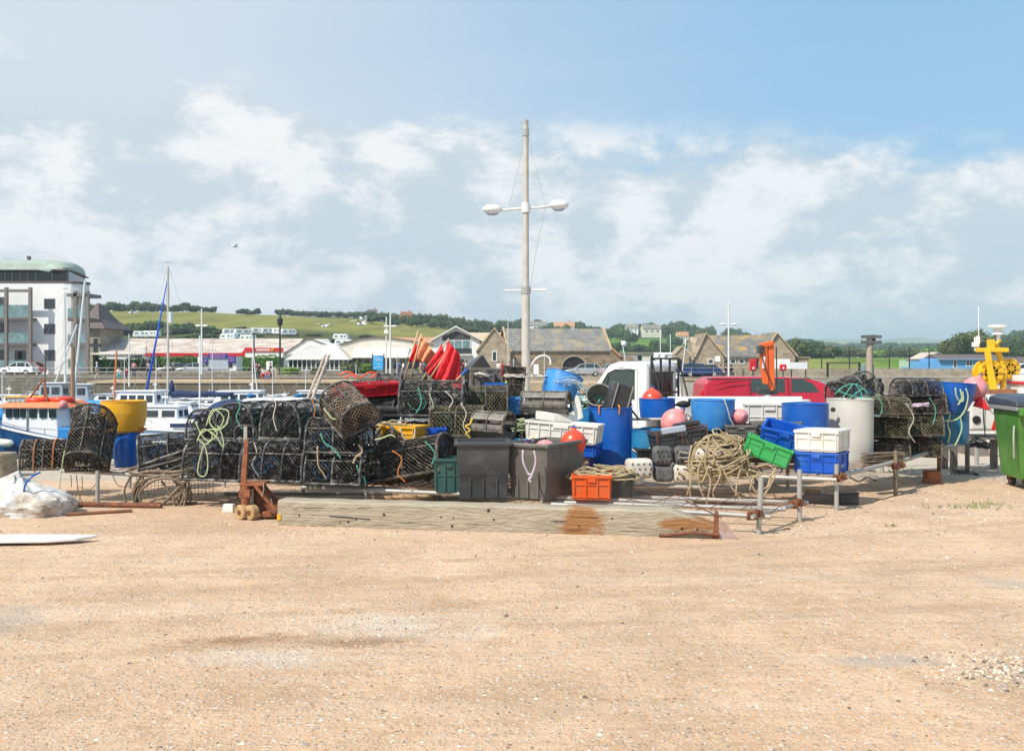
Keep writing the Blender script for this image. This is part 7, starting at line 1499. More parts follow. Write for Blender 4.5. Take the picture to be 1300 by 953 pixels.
# pipes on the ground under left rack
for l_,a,b_,r_,m in (('rusty pipe lying flat under the left rack with a flanged end',(96,643),(205,645),.035,'rust'),('thinner red-brown pipe in front of the flanged pipe',(84,655),(168,650),.022,'rustbar'),('pale grey plank strip behind the rusty pipes',(120,642),(250,640),.02,'ropeb')):
    A_,B_=G(*a),G(*b_); tag(MB().cyl(A_+Vector((0,0,r_)),B_+Vector((0,0,r_)),r_,n=12).build('scrap_pipe',M[m],smooth=40),l_,'pipe')
A_=G(90,645); t=tag(MB().cyl(A_+Vector((-.02,0,.06)),A_+Vector((.05,0,.06)),.07,n=16).build('pipe_flange',M['rust'],bevel=.01),'round rusty flange ring at the left end of the scrap pipe','flange')
# ---- row dressing: pale green rope on the row
t=thing('green_rope_tangle','pale green and cream rope tangled over the left of the pot row','rope',(0,0,0))
rp=random.Random(9)
for l in ([(262,540),(270,520),(284,530),(276,545),(266,535),(274,520),(290,522),(286,540),(272,548)],[(250,560),(258,545),(270,552),(262,564),(252,556),(262,546),(280,544),(290,536)],[(258,566),(252,590),(252,602),(260,604),(264,592),(262,572),(256,560)],[(268,548),(276,556),(284,568),(282,552),(276,540)],[(248,535),(256,552),(266,560),(276,550),(268,540)]): ropecoil('strand',pl(l,13.35),.009,M['ropeg'],parent=t)
for l,m,w_ in (([(407,550),(412,562),(424,570),(433,582)],'ropet',.009),([(403,566),(404,590),(410,600),(414,608)],'rope',.010),([(455,564),(460,573),(452,580),(448,588)],'rope',.012),([(411,518),(418,527),(425,532),(434,526),(443,515)],'ropeg',.012),([(453,590),(456,602),(462,606),(464,614)],'ropet',.008),([(476,558),(485,556),(496,552),(502,555)],'ropeg',.010)):
    ropecoil('cord_tail',pl(l,12.92),w_,M[m],{'ropet':'teal cord tail tied on the three-pot stack','rope':'straw rope tail hanging on the three-pot stack','ropeg':'pale green rope tied across the tan tilted pot'}[m],cat='rope',group='rope tails on the three-pot stack')
# small blue items on row top
for px,l_ in ((318,'left'),(379,'right')):
    p=P(px,502,14.0); tag(MB().sph((0,0,0),.04,10,7,(1.6,1,.7)).build('blue_cord_knot',M['netblue'],smooth=True),'bright blue cord knot on top of the %s end-on pot'%l_,'knot').location=p
DR=[(([(300,505),(305,515),(300,530),(308,545)]),'ropet','teal cord over the left end-on pot'),([(340,500),(350,512),(347,530),(352,548)],'ropew','off-white cord between the two end-on pots'),([(395,505),(400,520),(396,540),(404,556)],'ropeo','orange twine hanging right of the upper row'),([(322,560),(326,575),(320,590),(330,606)],'ropew','thin white cord on the left long bottom pot'),([(545,500),(550,515),(546,532),(553,545)],'ropeg','pale green rope on the black domed pot'),([(531,492),(535,510),(528,525)],'ropet','teal cord on the left of the domed pot'),([(565,496),(575,508),(570,520),(580,528)],'ropew','off-white cord on the right of the domed pot'),([(498,572),(510,582),(505,600),(515,612)],'ropeo','orange twine on the shelly pot'),([(540,560),(552,575),(548,590)],'ropet','teal cord on the right of the shelly pot'),([(585,512),(592,525),(588,540),(594,552)],'ropew','white cord on the front of the olive pot')]
for i,(l,m,lb) in enumerate(DR): ropecoil('rope_tail',pl(l,[13.55,13.5,13.35,13.4,14.2,14.2,14.2,12.95,12.95,13.9][i]),.008,M[m],lb,cat='rope')
for i,(l,m,lb) in enumerate((([(1112,500),(1120,515),(1116,530)],'ropet','teal cord on the left column of the weathered stack'),([(1150,512),(1160,530),(1154,548),(1162,562)],'ropew','off-white cord down the middle of the weathered stack'),([(1180,505),(1188,520),(1184,540)],'ropet','teal cord at the right edge of the weathered stack'))): ropecoil('rope_tail',pl(l,15.45),.006,M[m],lb,cat='rope')
# ---- middle: crates
crate(465,503,15.6,.92,.5,.20,M['redp'],'long red fish box lying on black trays in the middle of the pile',(R(2),R(-3),R(24)),.9,name='fish_box',cat='fish box',nx=5)
crate(478,518,15.9,1.3,.6,.16,M['blk'],'black shallow tray under the red fish box',(0,R(-2),R(10)),name='black_tray',cat='tray',group='black trays under the red fish box'); crate(485,500,16.6,1.2,.6,.16,M['blk'],'black tray with pale rope on top behind the red fish box',(0,R(2),R(6)),name='black_tray',cat='tray',group='black trays under the red fish box')
crate(500,528,15.2,.9,.5,.14,M['blk'],'lowest black tray with a hanging rope, above the pale rope heap',(0,R(0),R(-4)),name='black_tray',cat='tray',group='black trays under the red fish box')
for l in ([(430,476),(440,472),(448,474),(452,482)],[(457,480),(468,473),(478,474),(470,480)],[(436,480),(446,476),(456,478)]): ropecoil('orange_strand',pl(l,15.7),.012,M['buoyr'],'orange rope strand looped above the red fish box',group='orange rope over the red fish box')
crate(514,565,13.9,.52,.38,.27,M['yellow'],'yellow fish box with a cream rope handle in the middle of the pots',(0,0,R(-24)),.88,name='fish_box',cat='fish box',nx=2)
ropecoil('cream_rope_loop',pl([(508,543),(512,555),(518,559),(525,556),(527,545)],13.55),.009,M['ropew'],'cream rope handle looped on the yellow fish box')
heap(P(500,543,14.1).x,14.1,P(500,546,14.1).z,.26,.18,.15,13,.010,M['rope'],12,'knotted heap of straw rope above the yellow fish box')
crate(550,566,14.1,.32,.3,.26,M['bluecrate'],'blue crate glimpsed between the yellow fish box and the olive pot',(0,0,R(8)),name='blue_crate')
crate(497,532,15.2,.22,.15,.10,M['netblue'],'small pale blue basket on the black tray',(0,R(3),0),nx=4,name='small_basket',cat='basket')
for i,l in enumerate(([(495,572),(510,568),(525,562)],[(500,575),(515,571),(526,565)],[(492,578),(505,574),(520,569)])): ropecoil('blue_strip',pl(l,13.55),.010,M['blue2' if i!=1 else 'white'],['pale blue strip','white strip','lower pale blue strip'][i]+' lying below the yellow fish box',cat='strip')
# flags
def flag(foot,top,d,m,cloth,label,dd=0):
    a=P(*foot,d); b_=P(*top,d+dd); t=thing('flag_pole',label,'flag',a,0,'dan buoy flags'); MB().tube([(0,0,0),b_-a],.014,8).build('cane',M['bamboo'],t,smooth=True)
    if cloth:
        A_=[P(x,y,d-.02)-a for x,y in cloth]; n=10; mb=MB(); vs=[]; fs=[]   # 4 corners: pole top, pole low, free low, free high
        for i in range(n+1):
            for j in range(n+1):
                u_,v=i/n,j/n; p=(A_[0]*(1-u_)+A_[3]*u_)*(1-v)+(A_[1]*(1-u_)+A_[2]*u_)*v; p=p+Vector((0,.06*math.sin(u_*7+v*3)*u_+.05*math.sin(u_*17+v*5),0)); vs.append(p)
        for i in range(n):
            for j in range(n): fs.append((i*(n+1)+j,(i+1)*(n+1)+j,(i+1)*(n+1)+j+1,i*(n+1)+j+1))
        mb.add(vs,fs); mb.build('flag_cloth',m,t,smooth=True,solid=.003)
    return t
flag((511,489),(531,420),15.8,M['flagr'],[(527,436),(519,459),(533,459),(536,441)],'leftmost cane flag with a small red cloth')
flag((519,488),(535,424),15.7,M['flago'],[(535,425),(529,457),(552,464),(555,452)],'cane with faded orange triangular flag')
flag((531,490),(570,430),15.5,M['flagr'],[(561,436),(539,470),(552,484),(566,458)],'left red flag hanging in folds from a slanting cane')
flag((541,488),(572,440),15.4,M['flagr'],[(569,433),(551,484),(586,496),(584,450)],'right red flag on the lower slanting cane')
flag((572,490),(592,470),15.0,None,None,'short bare cane with blue tip right of the red flags')
p=P(592,470,15.0); tag(MB().cyl((-.07,0,-.07),(.02,0,.02),.02).build('blue_tape',M['blue']),'blue tape on the tip of the short bare cane','tape').location=p
crate(514,492,15.9,.22,.2,.10,M['blk'],'small black box at the foot of the flag canes',name='black_box',cat='box')
# broken box and brown tub
t=crate(609,492,15.6,.36,.3,.30,M['brownwood'],'battered dark wooden box with its lid tilted up beside the flags',(0,0,R(20)),1.0,name='wooden_box',cat='box')
MB().loft([[(-.2,-.14,.3),(.14,-.14,.3),(0.0,-.14,.50)],[(-.2,.14,.3),(.14,.14,.3),(-.02,.14,.46)]]).build('tilted_lid',M['blk'],t)
heap(P(611,478,15.4).x,15.4,P(611,479,15.4).z,.11,.1,.10,7,.012,M['ropew'],22,'knot of off-white rope on the battered wooden box')
t=crate(629,497,15.9,.16,.2,.36,M['brownwood'],'narrow dark upright board box right of the battered box',(0,0,0),1,name='board_box',cat='box')
heap(P(662,474,15.8).x,15.8,P(662,479,15.8).z,.30,.15,.08,8,.012,M['ropew'],23,'off-white rope and net draped over the rust-brown pot')
heap(P(605,500,15.2).x,15.2,P(605,498,15.2).z,.2,.1,.05,5,.01,M['ropet'],24,'teal and cream cords over the blue-corded olive pot')
ropecoil('lime_rope',pl([(643,484),(641,500),(645,515),(640,525)],15.3),.014,mat('lime_rope',(.42,.62,.12),.8),'lime green rope hanging left of the pale blue box')
crate(629,522,15.3,.30,.3,.42,M['blue'],'blue crate end behind the blue-corded olive pot',(0,0,R(0)),name='blue_crate')
# tilted blue tub
drum(709,500,15.9,.30,.36,M['blue2'],'bright blue tub tipped towards the viewer with net spilling from it',(R(-12),R(17),0),bulge=.02,name='blue_tub',cat='tub',z=P(0,500,15.9).z-.05)
t=thing('monofilament_net','whitish tangled net spilling from the tipped blue tub','net',P(722,488,15.7)); mb=MB(); rr=random.Random(5)
for k_ in range(60):
    x,y,z=-.22+rr.random()*.5,rr.uniform(-.1,.1),.04; pts=[]
    for i in range(7): pts.append((x,y,z-max(0,x-.1)*.7)); x+=rr.uniform(-.02,.09); y+=rr.uniform(-.04,.04); z+=rr.uniform(-.03,.03)
    mb.tube(pts,.0035,3,caps=False)
mb.build('net_strands',mat('pale_net',(.55,.58,.54),.6),t)
crate(652,526,15.4,.26,.24,.26,M['blue2'],'pale blue box between the grey barrel pot and the lime rope',(0,0,R(-4)),.98,kind='plain',name='pale_blue_box',cat='box')
# white torn piece
p=P(712,530,14.6); t=thing('torn_white_tray','torn and curled dirty white plastic tray lying on the white crates','tray',p); mb=MB(); 
mb.loft([[(-.36,-.1,-.02),(-.36,.15,-.02),(-.36,.15,.10),(-.36,-.1,.12)],[(-.1,-.16,-.05),(-.1,.2,-.02),(-.1,.2,.06),(-.1,-.16,.07)],[(.14,-.12,-.06),(.14,.2,0),(.14,.2,.12),(.14,-.1,.06)],[(.28,-.1,-.02),(.28,.2,.0),(.26,.15,.36),(.24,-.02,.38)],[(.32,-.08,.0),(.32,.2,.0),(.27,.15,.38),(.25,-.02,.39)]]); mb.build('torn_sheet',M['whitep'],t,bevel=.02)
for x,z in ((.24,.34),(.16,.12)): MB().sph((x,-.08,z),.025,8,6).build('blue_rivet',M['blue3'],t)
crate(716,560,14.3,1.0,.45,.27,M['whitep'],'large white ribbed fish crate stacked on blue boxes',(0,R(3.5),R(-17)),.95,name='fish_crate',cat='fish crate',nx=6); crate(720,577,14.35,.9,.45,.18,M['bluecrate'],'royal blue box directly under the white ribbed fish crate',(0,R(2),R(-17)),name='blue_crate'); 
crate(672,573,14.1,.44,.36,.16,M['blue3'],'sea-blue tray with yellow rope behind the dark bins',(0,0,R(-14)),name='blue_tray',cat='tray')
heap(P(672,560,14.1).x,14.1,P(672,560,14.1).z-.01,.17,.12,.10,8,.010,M['ropey'],31,'yellow rope heaped in the sea-blue tray')
heap(P(663,540,14.8).x,14.8,P(663,548,14.8).z,.16,.12,.26,12,.009,M['ropeg'],32,'pale green rope hanging left of the white fish crate')
ropecoil('yellow_rope_tie',pl([(600,530),(597,538),(591,541),(597,546),(592,550),(597,556)],13.65),.014,M['ropey'],'yellow rope tied to the corner of the olive pot')
# green net heap
t=heap(P(752,505,15.6).x,15.6,P(752,520,15.6).z-.2,.38,.3,.50,20,.010,M['ropet'],33,'heap of teal-green trawl net behind the tall blue drum',name='net_heap',cat='net'); heap(0,0,0,.38,.3,.5,12,.012,M['netbr'],34,'',t=t)
heap(0,0,0.05,.34,.28,.5,7,.009,M['ropeb'],36,'',t=t)
t=drum(747,560,15.2,.20,.30,M['blue3'],'small blue tub with orange-tied rope between the white crate and tall drum',z=P(0,545,15.2).z,name='blue_tub',cat='tub'); heap(0,0,.2,.17,.15,.12,6,.01,M['ropeo'],35,'',t=t)
# tall blue drum + tub and basket on top
drum(775,592,15.0,.325,.88,M['blue'],'tall bright blue drum, the tallest at the centre of the rack',bulge=.025,rings=(.5,),holes=2,z=.40,top=.97,bot=.97)
t=thing('black_tub','black ribbed plastic tub tipped on its side on top of the tall blue drum','tub',P(781,521,15.0),(R(4),R(12),R(10))); 
mb=MB(); mb.loft([[(-.17,-.16,0),(.19,-.16,0),(.19,.16,0),(-.17,.16,0)],[(-.13,-.15,.42),(.16,-.15,.40),(.16,.15,.40),(-.13,.15,.42)]]); mb.build('body',M['blk'],t,bevel=.03)
mb=MB()
for x in (-.10,.13): mb.box((x,-.165,.2),(.012,.02,.42),(0,R(3),0))
mb.build('moulded_rib',M['steel'],t)
drum(762,522,15.5,.19,.30,mat('grey_round_basket',(.20,.19,.17),.7,col2=(.36,.33,.28),vs=9),'round grey basket tipped towards the camera left of the black tub',(R(58),R(-14),0),name='round_basket',cat='basket',z=P(0,500,15.5).z-.16,wob=.004)
o=MB().box((0,0,0),(.03,.02,.42),(0,R(-38),0)).build('black_lath',M['blk']); o.location=P(800,518,15.1); tag(o,'thin black lath sloping off the black tub','lath')
# light blue barrel with rope
t=drum(824,582,14.9,.28,.60,M['blue3'],'sea-blue barrel with white rope round it, right of the tall drum',bulge=.03,z=.36,top=.97)
ropecoil('white_rope',[Vector(q) for q in ((-.26,-.14,.33),(-.15,-.27,.27),(0,-.31,.26),(.1,-.30,.33),(.02,-.31,.38),(-.06,-.3,.33),(.08,-.3,.28),(.22,-.22,.30))],.010,M['ropew'],parent=t)
drum(834,529,15.8,.28,.30,M['blue'],'royal blue drum top holding an orange buoy',bulge=.02,z=P(0,529,15.8).z-.02,name='plastic_drum'); drum(838,560,15.85,.29,.5,M['blue3'],'sea-blue drum below the royal blue one with the orange buoy',z=.42,name='plastic_drum')
buoy(828,508,15.8,.165,M['buoyr'],'orange-red buoy sitting in the royal blue drum')
tag(MB().b2(-.5,.5,-.03,.03,-.02,.02).build('pale_hose',M['ropew'],bevel=.015),'pale pink hose lying between the blue drums','hose').location=P(815,532,15.4)
buoy(856,536,14.5,.19,M['buoyp'],'faded pink buoy on top of the black wire-bound box',(R(20),R(30),0))
# wire crate
t=crate(862,567,14.4,.72,.4,.24,M['blk'],'black box bound with rusty wire below the pink buoy',(0,R(-8),R(8)),.96,name='wire_bound_box',cat='box'); mb=MB()
for x in (-.36,0,.36): mb.tube([(x,-.22,-.01),(x,-.22,.27),(x,.22,.27)],.008,4)
mb.tube([(-.38,-.22,.27),(.38,-.22,.27)],.008,4); mb.tube([(-.38,-.22,.02),(.38,-.22,.02)],.008,4); mb.build('rusty_wire',M['rust'],t)
MB().box((.12,-.1,.31),(.38,.10,.07)).build('black_bar',M['blk'],t,bevel=.02); MB().box((-.1,-.18,.27),(.34,.1,.08)).build('clear_lid',M['gcover'],t,bevel=.01)
crate(845,585,14.8,.9,.4,.2,M['blk'],'black box under the wire-bound box',(0,0,R(6)),name='wire_bound_box',cat='box')
# floats
def pfloat(px,py,d,s,m,label,rot=0,holes=True):
    p=P(px,py,d); t=thing('pierced_float',label,'float',p,rot,'pierced block floats'); mb=MB(); mb.box((0,0,s[2]/2),s); mb.build('body',m,t,bevel=min(s)*.28,seg=4,smooth=50)
    if holes:
        mb=MB()
        for i in range(4):
            for j in range(3): x=-s[0]*.33+s[0]*.22*i+(j%2)*.02; z=s[2]*(.25+.25*j); mb.cyl((x,-s[1]/2-.004,z),(x,-s[1]/2+.01,z),.013,n=8)
        mb.build('holes',M['dark'],t)
    return t
pfloat(811,607,13.9,(.36,.22,.27),M['foam'],'dirty white pierced float right of the orange crate',R(10))
gf=mat('charcoal_float',(.06,.06,.06),.7,col2=(.15,.15,.15),vs=6,bump=.3,bs=14)
for px,py,s,l_,rt in ((841,590,(.27,.25,.26),'dark grey pierced float, left of the two upper ones',5),(868,590,(.27,.25,.26),'dark grey float with slotted handle, right of the upper pair',-3),(842,611,(.27,.25,.22),'charcoal float beneath the left upper one',0)): pfloat(px,py,14.0,s,gf,l_,R(rt),holes=l_[0]=='d')
t=thing('slot_trim','grey slotted handle bracket on the charcoal float','bracket',P(868,578,13.84)); MB().tube([(-.07,0,-.03),(.07,0,-.03),(.08,0,.03),(-.06,0,.05)],.012,6,closed=True).build('loop',M['steel'],t)
for px,py,l_ in ((872,612,'pale grey pierced float under the straw rope, left'),(898,592,'pale grey pierced float half buried in the straw rope'),(905,613,'pale grey pierced float beneath the rope pile, right')): pfloat(px,py,14.0,(.40,.25,.26),M['foam'],l_,R(-6))
# blue half drum, pink buoy
drum(905,545,15.2,.325,.44,M['blue2'],'wide pale blue half drum with cord over its right side',bulge=.035,top=1,bot=.86,z=P(0,545,15.2).z,name='half_drum',wob=.02)
crate(905,585,15.3,.8,.6,.45,M['blk'],'black box carrying the pale blue half drum',name='black_box',cat='box')
ropecoil('white_line',pl([(919,506),(924,520),(927,532),(932,540)],14.85),.008,M['ropew'],'white cord hanging over the pale blue half drum')
buoy(939,529,15.1,.125,M['buoyp'],'small faded red buoy right of the pale blue half drum',(R(80),0,R(20)))
t=thing('dark_bird','small dark bird perched on scrap left of the pale blue half drum','bird',P(868,513,15.8)); mb=MB(); mb.sph((0,0,0),.07,10,7,(1.6,.8,.8)); mb.sph((.10,0,.06),.035); mb.cyl((-.08,0,0),(-.2,0,-.03),.02,.01); mb.cyl((0,0,-.2),(0,0,0),.008); mb.build('body',M['dark'],t,smooth=True)
heap(P(870,530,15.7).x,15.7,P(870,540,15.7).z,.2,.15,.18,9,.012,M['ropeb'],41,'brown scrap rope and pot fragments left of the pale blue half drum')
# grey boxes
crate(940,556,14.9,.42,.42,.20,M['greybin'],'small grey box in front of the pink buoy',(0,0,R(-10)),name='grey_box',cat='box',kind='plain')
crate(985,556,14.9,.66,.45,.24,M['greybin'],'larger grey tray box left of the blue drum',(0,R(-2),R(-8)),name='grey_box',cat='box',nx=4); crate(960,580,15.2,1.2,.6,.30,M['blk'],'black box under the two grey boxes',name='black_box',cat='box')
crate(975,545,16.2,.72,.5,.42,M['whitep'],'white fish tub behind the grey boxes',(0,R(0),R(-8)),.9,kind='plain',name='white_tub',cat='tub')
crate(975,585,16.3,.8,.6,.45,M['blk'],'black box under the white fish tub',name='black_box',cat='box')
drum(1022,560,15.0,.34,.55,M['blue'],'royal blue drum left of the milky drum',z=P(0,560,15).z,top=.98,bot=.98,bulge=.01,rings=(.4,)); 
heap(P(1006,556,14.6).x,14.6,P(1006,556,14.6).z,.06,.06,.08,5,.012,M['ropey'],42,'little knot of bright yellow cord on the grey tray box')
drum(1072,535,15.9,.19,.62,M['blue3'],'blue barrel lying tilted with open end up, behind the milky drum',(R(-20),R(38),0),z=P(0,535,15.9).z,top=1,bot=1,bulge=0)
drum(1079,588,15.4,.345,.93,M['translucent'],'tall milky white drum beside the weathered pots',z=.46,top=.985,bot=.96,bulge=.012,rings=(.33,.66),wob=.01); 
mb=MB(); mb.cyl((0,0,0),(0,.03,0),.035); o=mb.build('drum_bung',M['blk']); o.location=P(1058,520,15.05); tag(o,'black bung near the top of the milky white drum','bung')
t=thing('teal_cord_lacing','teal cord laced over the pot on the milky drum','cord',(0,0,0))
for l in ([(1060,500),(1072,490),(1088,488),(1103,500)],[(1068,507),(1078,494),(1082,488)],[(1078,507),(1094,494),(1100,498)],[(1064,496),(1084,503),(1106,505)],[(1086,488),(1094,500),(1092,508)]): ropecoil('cord',pl(l,15.25),.008,M['ropet'],parent=t)
# timber offcuts by stack
t=thing('timber_offcuts','stack of thin weathered timber strips between the milky drum and the weathered pots','timber strips',P(1122,592,15.0),R(30))
for i in range(6): MB().box((.0,.02*(i%2),.02+i*.035),(.78,.12,.022),(0,R(rnd.uniform(-1.5,1.5)),R(rnd.uniform(-4,4)))).build('strip',M['ropeb'],t)
# right blue bowl and drum
drum(1207,562,17.0,.29,.52,M['blue3'],'dark sea-blue drum under the big blue bowl at the right end',z=P(0,562,17).z,top=.98,bot=.95,bulge=.02)
t=drum(1204,524,16.9,.40,.50,M['blue'],'big blue bowl-shaped half barrel draped with rope at the right end',(R(0),R(4),0),z=P(0,524,16.9).z,top=1.0,bot=.62,bulge=.09,name='blue_bowl',cat='tub',wob=.03)
drum(1203,497,17.0,.24,.16,M['blue2'],'pale blue basin nested in the big blue bowl',z=P(0,500,17.0).z,top=1.,bot=.7,name='blue_basin',cat='basin')
t=thing('draped_green_rope','pale green rope draped over the blue bowl and hanging down the drum','rope',(0,0,0))
for l in ([(1213,492),(1214,502),(1218,509),(1223,508),(1222,497)],[(1226,493),(1229,503),(1226,518),(1219,529),(1209,534),(1198,533),(1191,529)],[(1193,527),(1201,522),(1206,526),(1203,538),(1206,550),(1203,562)],[(1219,528),(1221,543),(1217,556),(1212,566)],[(1219,494),(1221,506),(1216,514)]): ropecoil('strand',pl(l,16.4),.012,M['ropeg'],parent=t)
heap(P(1165,505,16.1).x,16.1,P(1165,512,16.1).z-.05,.22,.1,.14,7,.007,M['ropep'],44,'coloured twine and shreds on the topmost dark pot')
buoy(1237,494,17.0,.20,M['buoyp'],'large pink-red buoy beside the blue bowl',(R(10),R(20),0)); 
tag(MB().loft([[(-.1,0,-.05),(.16,0,-.12),(.16,.1,-.12),(-.1,.1,-.05)],[(-.02,0,.12),(.05,0,.06),(.05,.1,.06),(-.02,.1,.12)]]).build('red_cloth',M['flagr'],bevel=.01),'scrap of red cloth right of the pink-red buoy','cloth').location=P(1246,512,16.8)
# white tank
t=thing('white_tank','grimy white plastic tank with round caps and red stripe on a trestle at the right','tank',P(1243,546,18.2)); MB().b2(-.26,.26,-.2,.2,0,.62).build('body',M['whitep'],t,bevel=.05); MB().cyl((-.14,-.22,.20),(-.14,-.2,.20),.07,n=16).build('cap',M['dark'],t); 
mb=MB(); mb.prism([(.12,.02),(.26,.02),(.26,.60),(.2,.3)],-.207,-.2,'y'); mb.build('red_stripe',M['redp'],t)
ropecoil('black_hose',[(0,-.24,.65),(-.04,-.25,.3),(0,-.24,-.1)],.010,M['rubber'],parent=t); ropecoil('grey_hose',[(0.02,-.25,.60),(.05,-.27,.45),(.14,-.27,.42),(.18,-.25,.52)],.010,M['rubber'],parent=t)
t=thing('timber_trestle','low dark trestle table under the white tank','trestle',P(1240,552,18.4)); MB().b2(-.6,.5,-.3,.3,-.06,0).build('top',M['brownwood'],t)
for x in (-.5,.4): MB().b2(x-.05,x+.05,-.25,-.15,-.75,-.06).build('leg',M['brownwood'],t); MB().b2(x-.05,x+.05,.15,.25,-.75,-.06).build('leg',M['brownwood'],t)
heap(P(1243,580,18.0).x,18.0,.42,.2,.15,.22,8,.014,M['rubber'],45,'black hoses heaped under the white tank')
heap(P(1240,595,17.2).x,17.6,0,.25,.15,.1,4,.008,M['rubber'],46,'thin black hose coiled on the ground beneath the right rack')
# dark bird group on the stack
for px,py,l_ in ((1096,487,'black bird perched upright left of the sign pole'),(1106,493,'smaller dark bird just right of the upright one'),(1118,492,'dark bird crouched on the weathered pot stack')):
    t=thing('dark_bird',l_,'bird',P(px,py,16.2),R(px*3),'dark birds on the right pots'); mb=MB(); mb.sph((0,0,0),.06,10,7,(1,.9,1.6)); mb.sph((.02,0,.12),.035); mb.cyl((.04,0,.12),(.09,0,.115),.010,.003); mb.cyl((-.02,0,-.05),(-.07,0,-.17),.022,.012); mb.cyl((0,0,-.16),(0,0,-.05),.006); mb.build('body',M['dark'],t,smooth=True)
# ---- front bins
def bigbin(px,py,d,L,W_,H,m,label,rot,z,split=.42):
    t=thing('storage_bin',label,'bin',Vector(((px-650)*d/F,d,z)),rot,'large dark storage bins'); f=lambda l,w_,z_,i=0: [(-l/2+i,-w_/2+i,z_),(l/2-i,-w_/2+i,z_),(l/2-i,w_/2-i,z_),(-l/2+i,w_/2-i,z_)]
    tp=.90; mb=MB(); zs=H*split; k=tp+(1-tp)*split; mb.loft([f(L*tp,W_*tp,0),f(L*k-.012,W_*k-.012,zs-.01),f(L*k+.01,W_*k+.01,zs+.01),f(L,W_,H),f(L,W_,H,.02),f(L*tp,W_*tp,.03,.02)]); mb.build('body',m,t,bevel=.018,seg=3,smooth=40)
    mb=MB(); mb.loft([f(L+.06,W_+.06,H-.035),f(L+.07,W_+.07,H-.005),f(L+.04,W_+.04,H+.012),f(L,W_,H+.01,.02),f(L,W_,H-.03,.005)],caps=False); mb.build('rim',m,t,bevel=.006)
    mb=MB()
    for s in (-1,1):
        for i in range(4): y=-W_/2+W_*(i+.75)/4.6; mb.box((s*(L/2*.965),y,H*.70),(.012,.012,H*.5),(0,s*R(3),0))
        for i in range(3): x=-L/2+L*(i+1)/4; mb.box((x,s*W_/2*.925,H*.2),(.014,.03,H*.34))
    mb.build('moulded_rib',m,t); return t
b1=bigbin(613,0,12.95,.66,.62,.69,M['darkbin'],'glossy charcoal storage bin, left of the large pair',R(3),.27)
b2_=bigbin(692,0,12.85,.58,.98,.68,M['greybin'],'weathered grey storage bin with buoys inside, right of the large pair',R(38),.26)
b2_.location=P(694,632,13.05); b2_.location.z=.265; b2_.rotation_euler=(0,0,R(-32)); 
c0=b2_.location.copy()
buoy(728,562,13.3,.165,M['buoyr'],'glossy orange-red buoy resting in the weathered grey bin'); buoy(692,573,13.0,.15,M['buoyp'],'pale pink buoy low inside the weathered grey bin',(R(60),0,0)); buoy(669,578,13.0,.15,mat('maroon_buoy',(.16,.03,.04),.6),'dark maroon buoy low in the weathered grey bin')
for k_ in range(2): pass
t=thing('lilac_rope_handle','pale lilac rope loop knotted on the side of the grey bin','rope',(0,0,0)); ropecoil('loop',pl([(664,571),(664,585),(669,598),(673,604),(677,598),(680,585),(678,572)],12.38),.012,M['ropep'],parent=t); ropecoil('knot',pl([(671,601),(675,604),(672,608),(674,612)],12.36),.016,M['ropep'],parent=t)
heap(P(637,566,12.9).x,12.95,.27+.55,.2,.15,.10,7,.008,M['ropeg'],51,'pale green net scrap inside the charcoal bin'); heap(P(672,556,13.3).x,13.3,P(672,562,13.3).z,.06,.05,.06,4,.01,M['ropep'],52,'lilac rope knot on the rear rim of the grey bin')
t=crate(571,629,13.15,.38,.34,.43,M['teal'],'teal ribbed plastic bin beside the charcoal bin',R(3),.90,kind='plain',name='teal_bin',cat='bin',nx=3,z=.30,lip=.025)
t2_=crate(751,633,12.75,.46,.40,.30,M['orange'],'orange crate heaped with tan rope on the front rack',R(-4),.95,name='plastic_crate',nx=3,z=.265); crate(786,632,12.95,.34,.38,.30,M['greybin'],'grey-brown crate pushed behind the orange one under the tan rope',R(-4),.95,name='plastic_crate',nx=2,z=.265)
heap(P(768,604,12.85).x,12.85,.50,.42,.25,.17,22,.0095,M['rope'],53,'tan rope heaped over the orange and grey crates')
# right crates
crate(970,590,13.95,.60,.38,.26,M['green'],'bright green crate tipped to the right against the rope pile',(R(0),R(21),R(-14)),.97,name='plastic_crate',nx=3,z=P(0,583,13.95).z)
crate(996,562,14.2,.62,.42,.28,M['bluecrate'],'royal blue crate tilted on top of the green crate',(R(14),R(12),R(-22)),.97,nx=3,z=P(0,566,14.2).z)
ub=crate(1043,601,13.9,.56,.56,.28,M['bluecrate'],'royal blue crate under the white crate at the rack corner',R(-32),.985,nx=3,z=.46); uw=crate(1044,577,13.9,.56,.58,.28,M['whitep'],'white crate stacked square on the lower blue crate',R(-33),.985,nx=3,z=.755)
MB().box((.283,-.0,.10),(.004,.16,.05)).build('white_print',M['gcover'],ub)
MB().box((0,0,.285),(.55,.57,.012)).build('crate_base_panel',M['whitep'],uw)
# rope pile
p=P(915,600,13.75); 
sp=[pl(l,13.45) for l in ([(890,560),(880,580),(877,605),(876,625),(880,640)],[(900,555),(895,590),(902,610),(897,640)],[(895,575),(886,600),(893,630),(905,636)],[(915,590),(925,610),(930,620),(941,634)],[(940,596),(936,610),(934,630)],[(950,596),(962,600),(968,612),(960,624),(953,612),(948,600)],[(960,592),(975,590),(984,600),(978,616),(970,628)],[(985,594),(978,606),(974,620)],[(878,565),(874,590),(878,606),(872,628)],[(965,600),(980,606),(970,620),(958,604),(952,622)],[(905,560),(885,565),(878,590),(890,612),(900,590)],[(925,560),(905,575),(915,600),(905,625),(912,638)])]
t=heap(p.x+.05,13.95,.42,.48,.42,.62,42,.0115,M['rope'],61,'big tangled pile of straw-coloured rope spilling over the pipes',spill=sp,wild=.6)
heap(.45,-.15,0,.42,.3,.16,16,.0115,M['rope'],62,'',t=t)
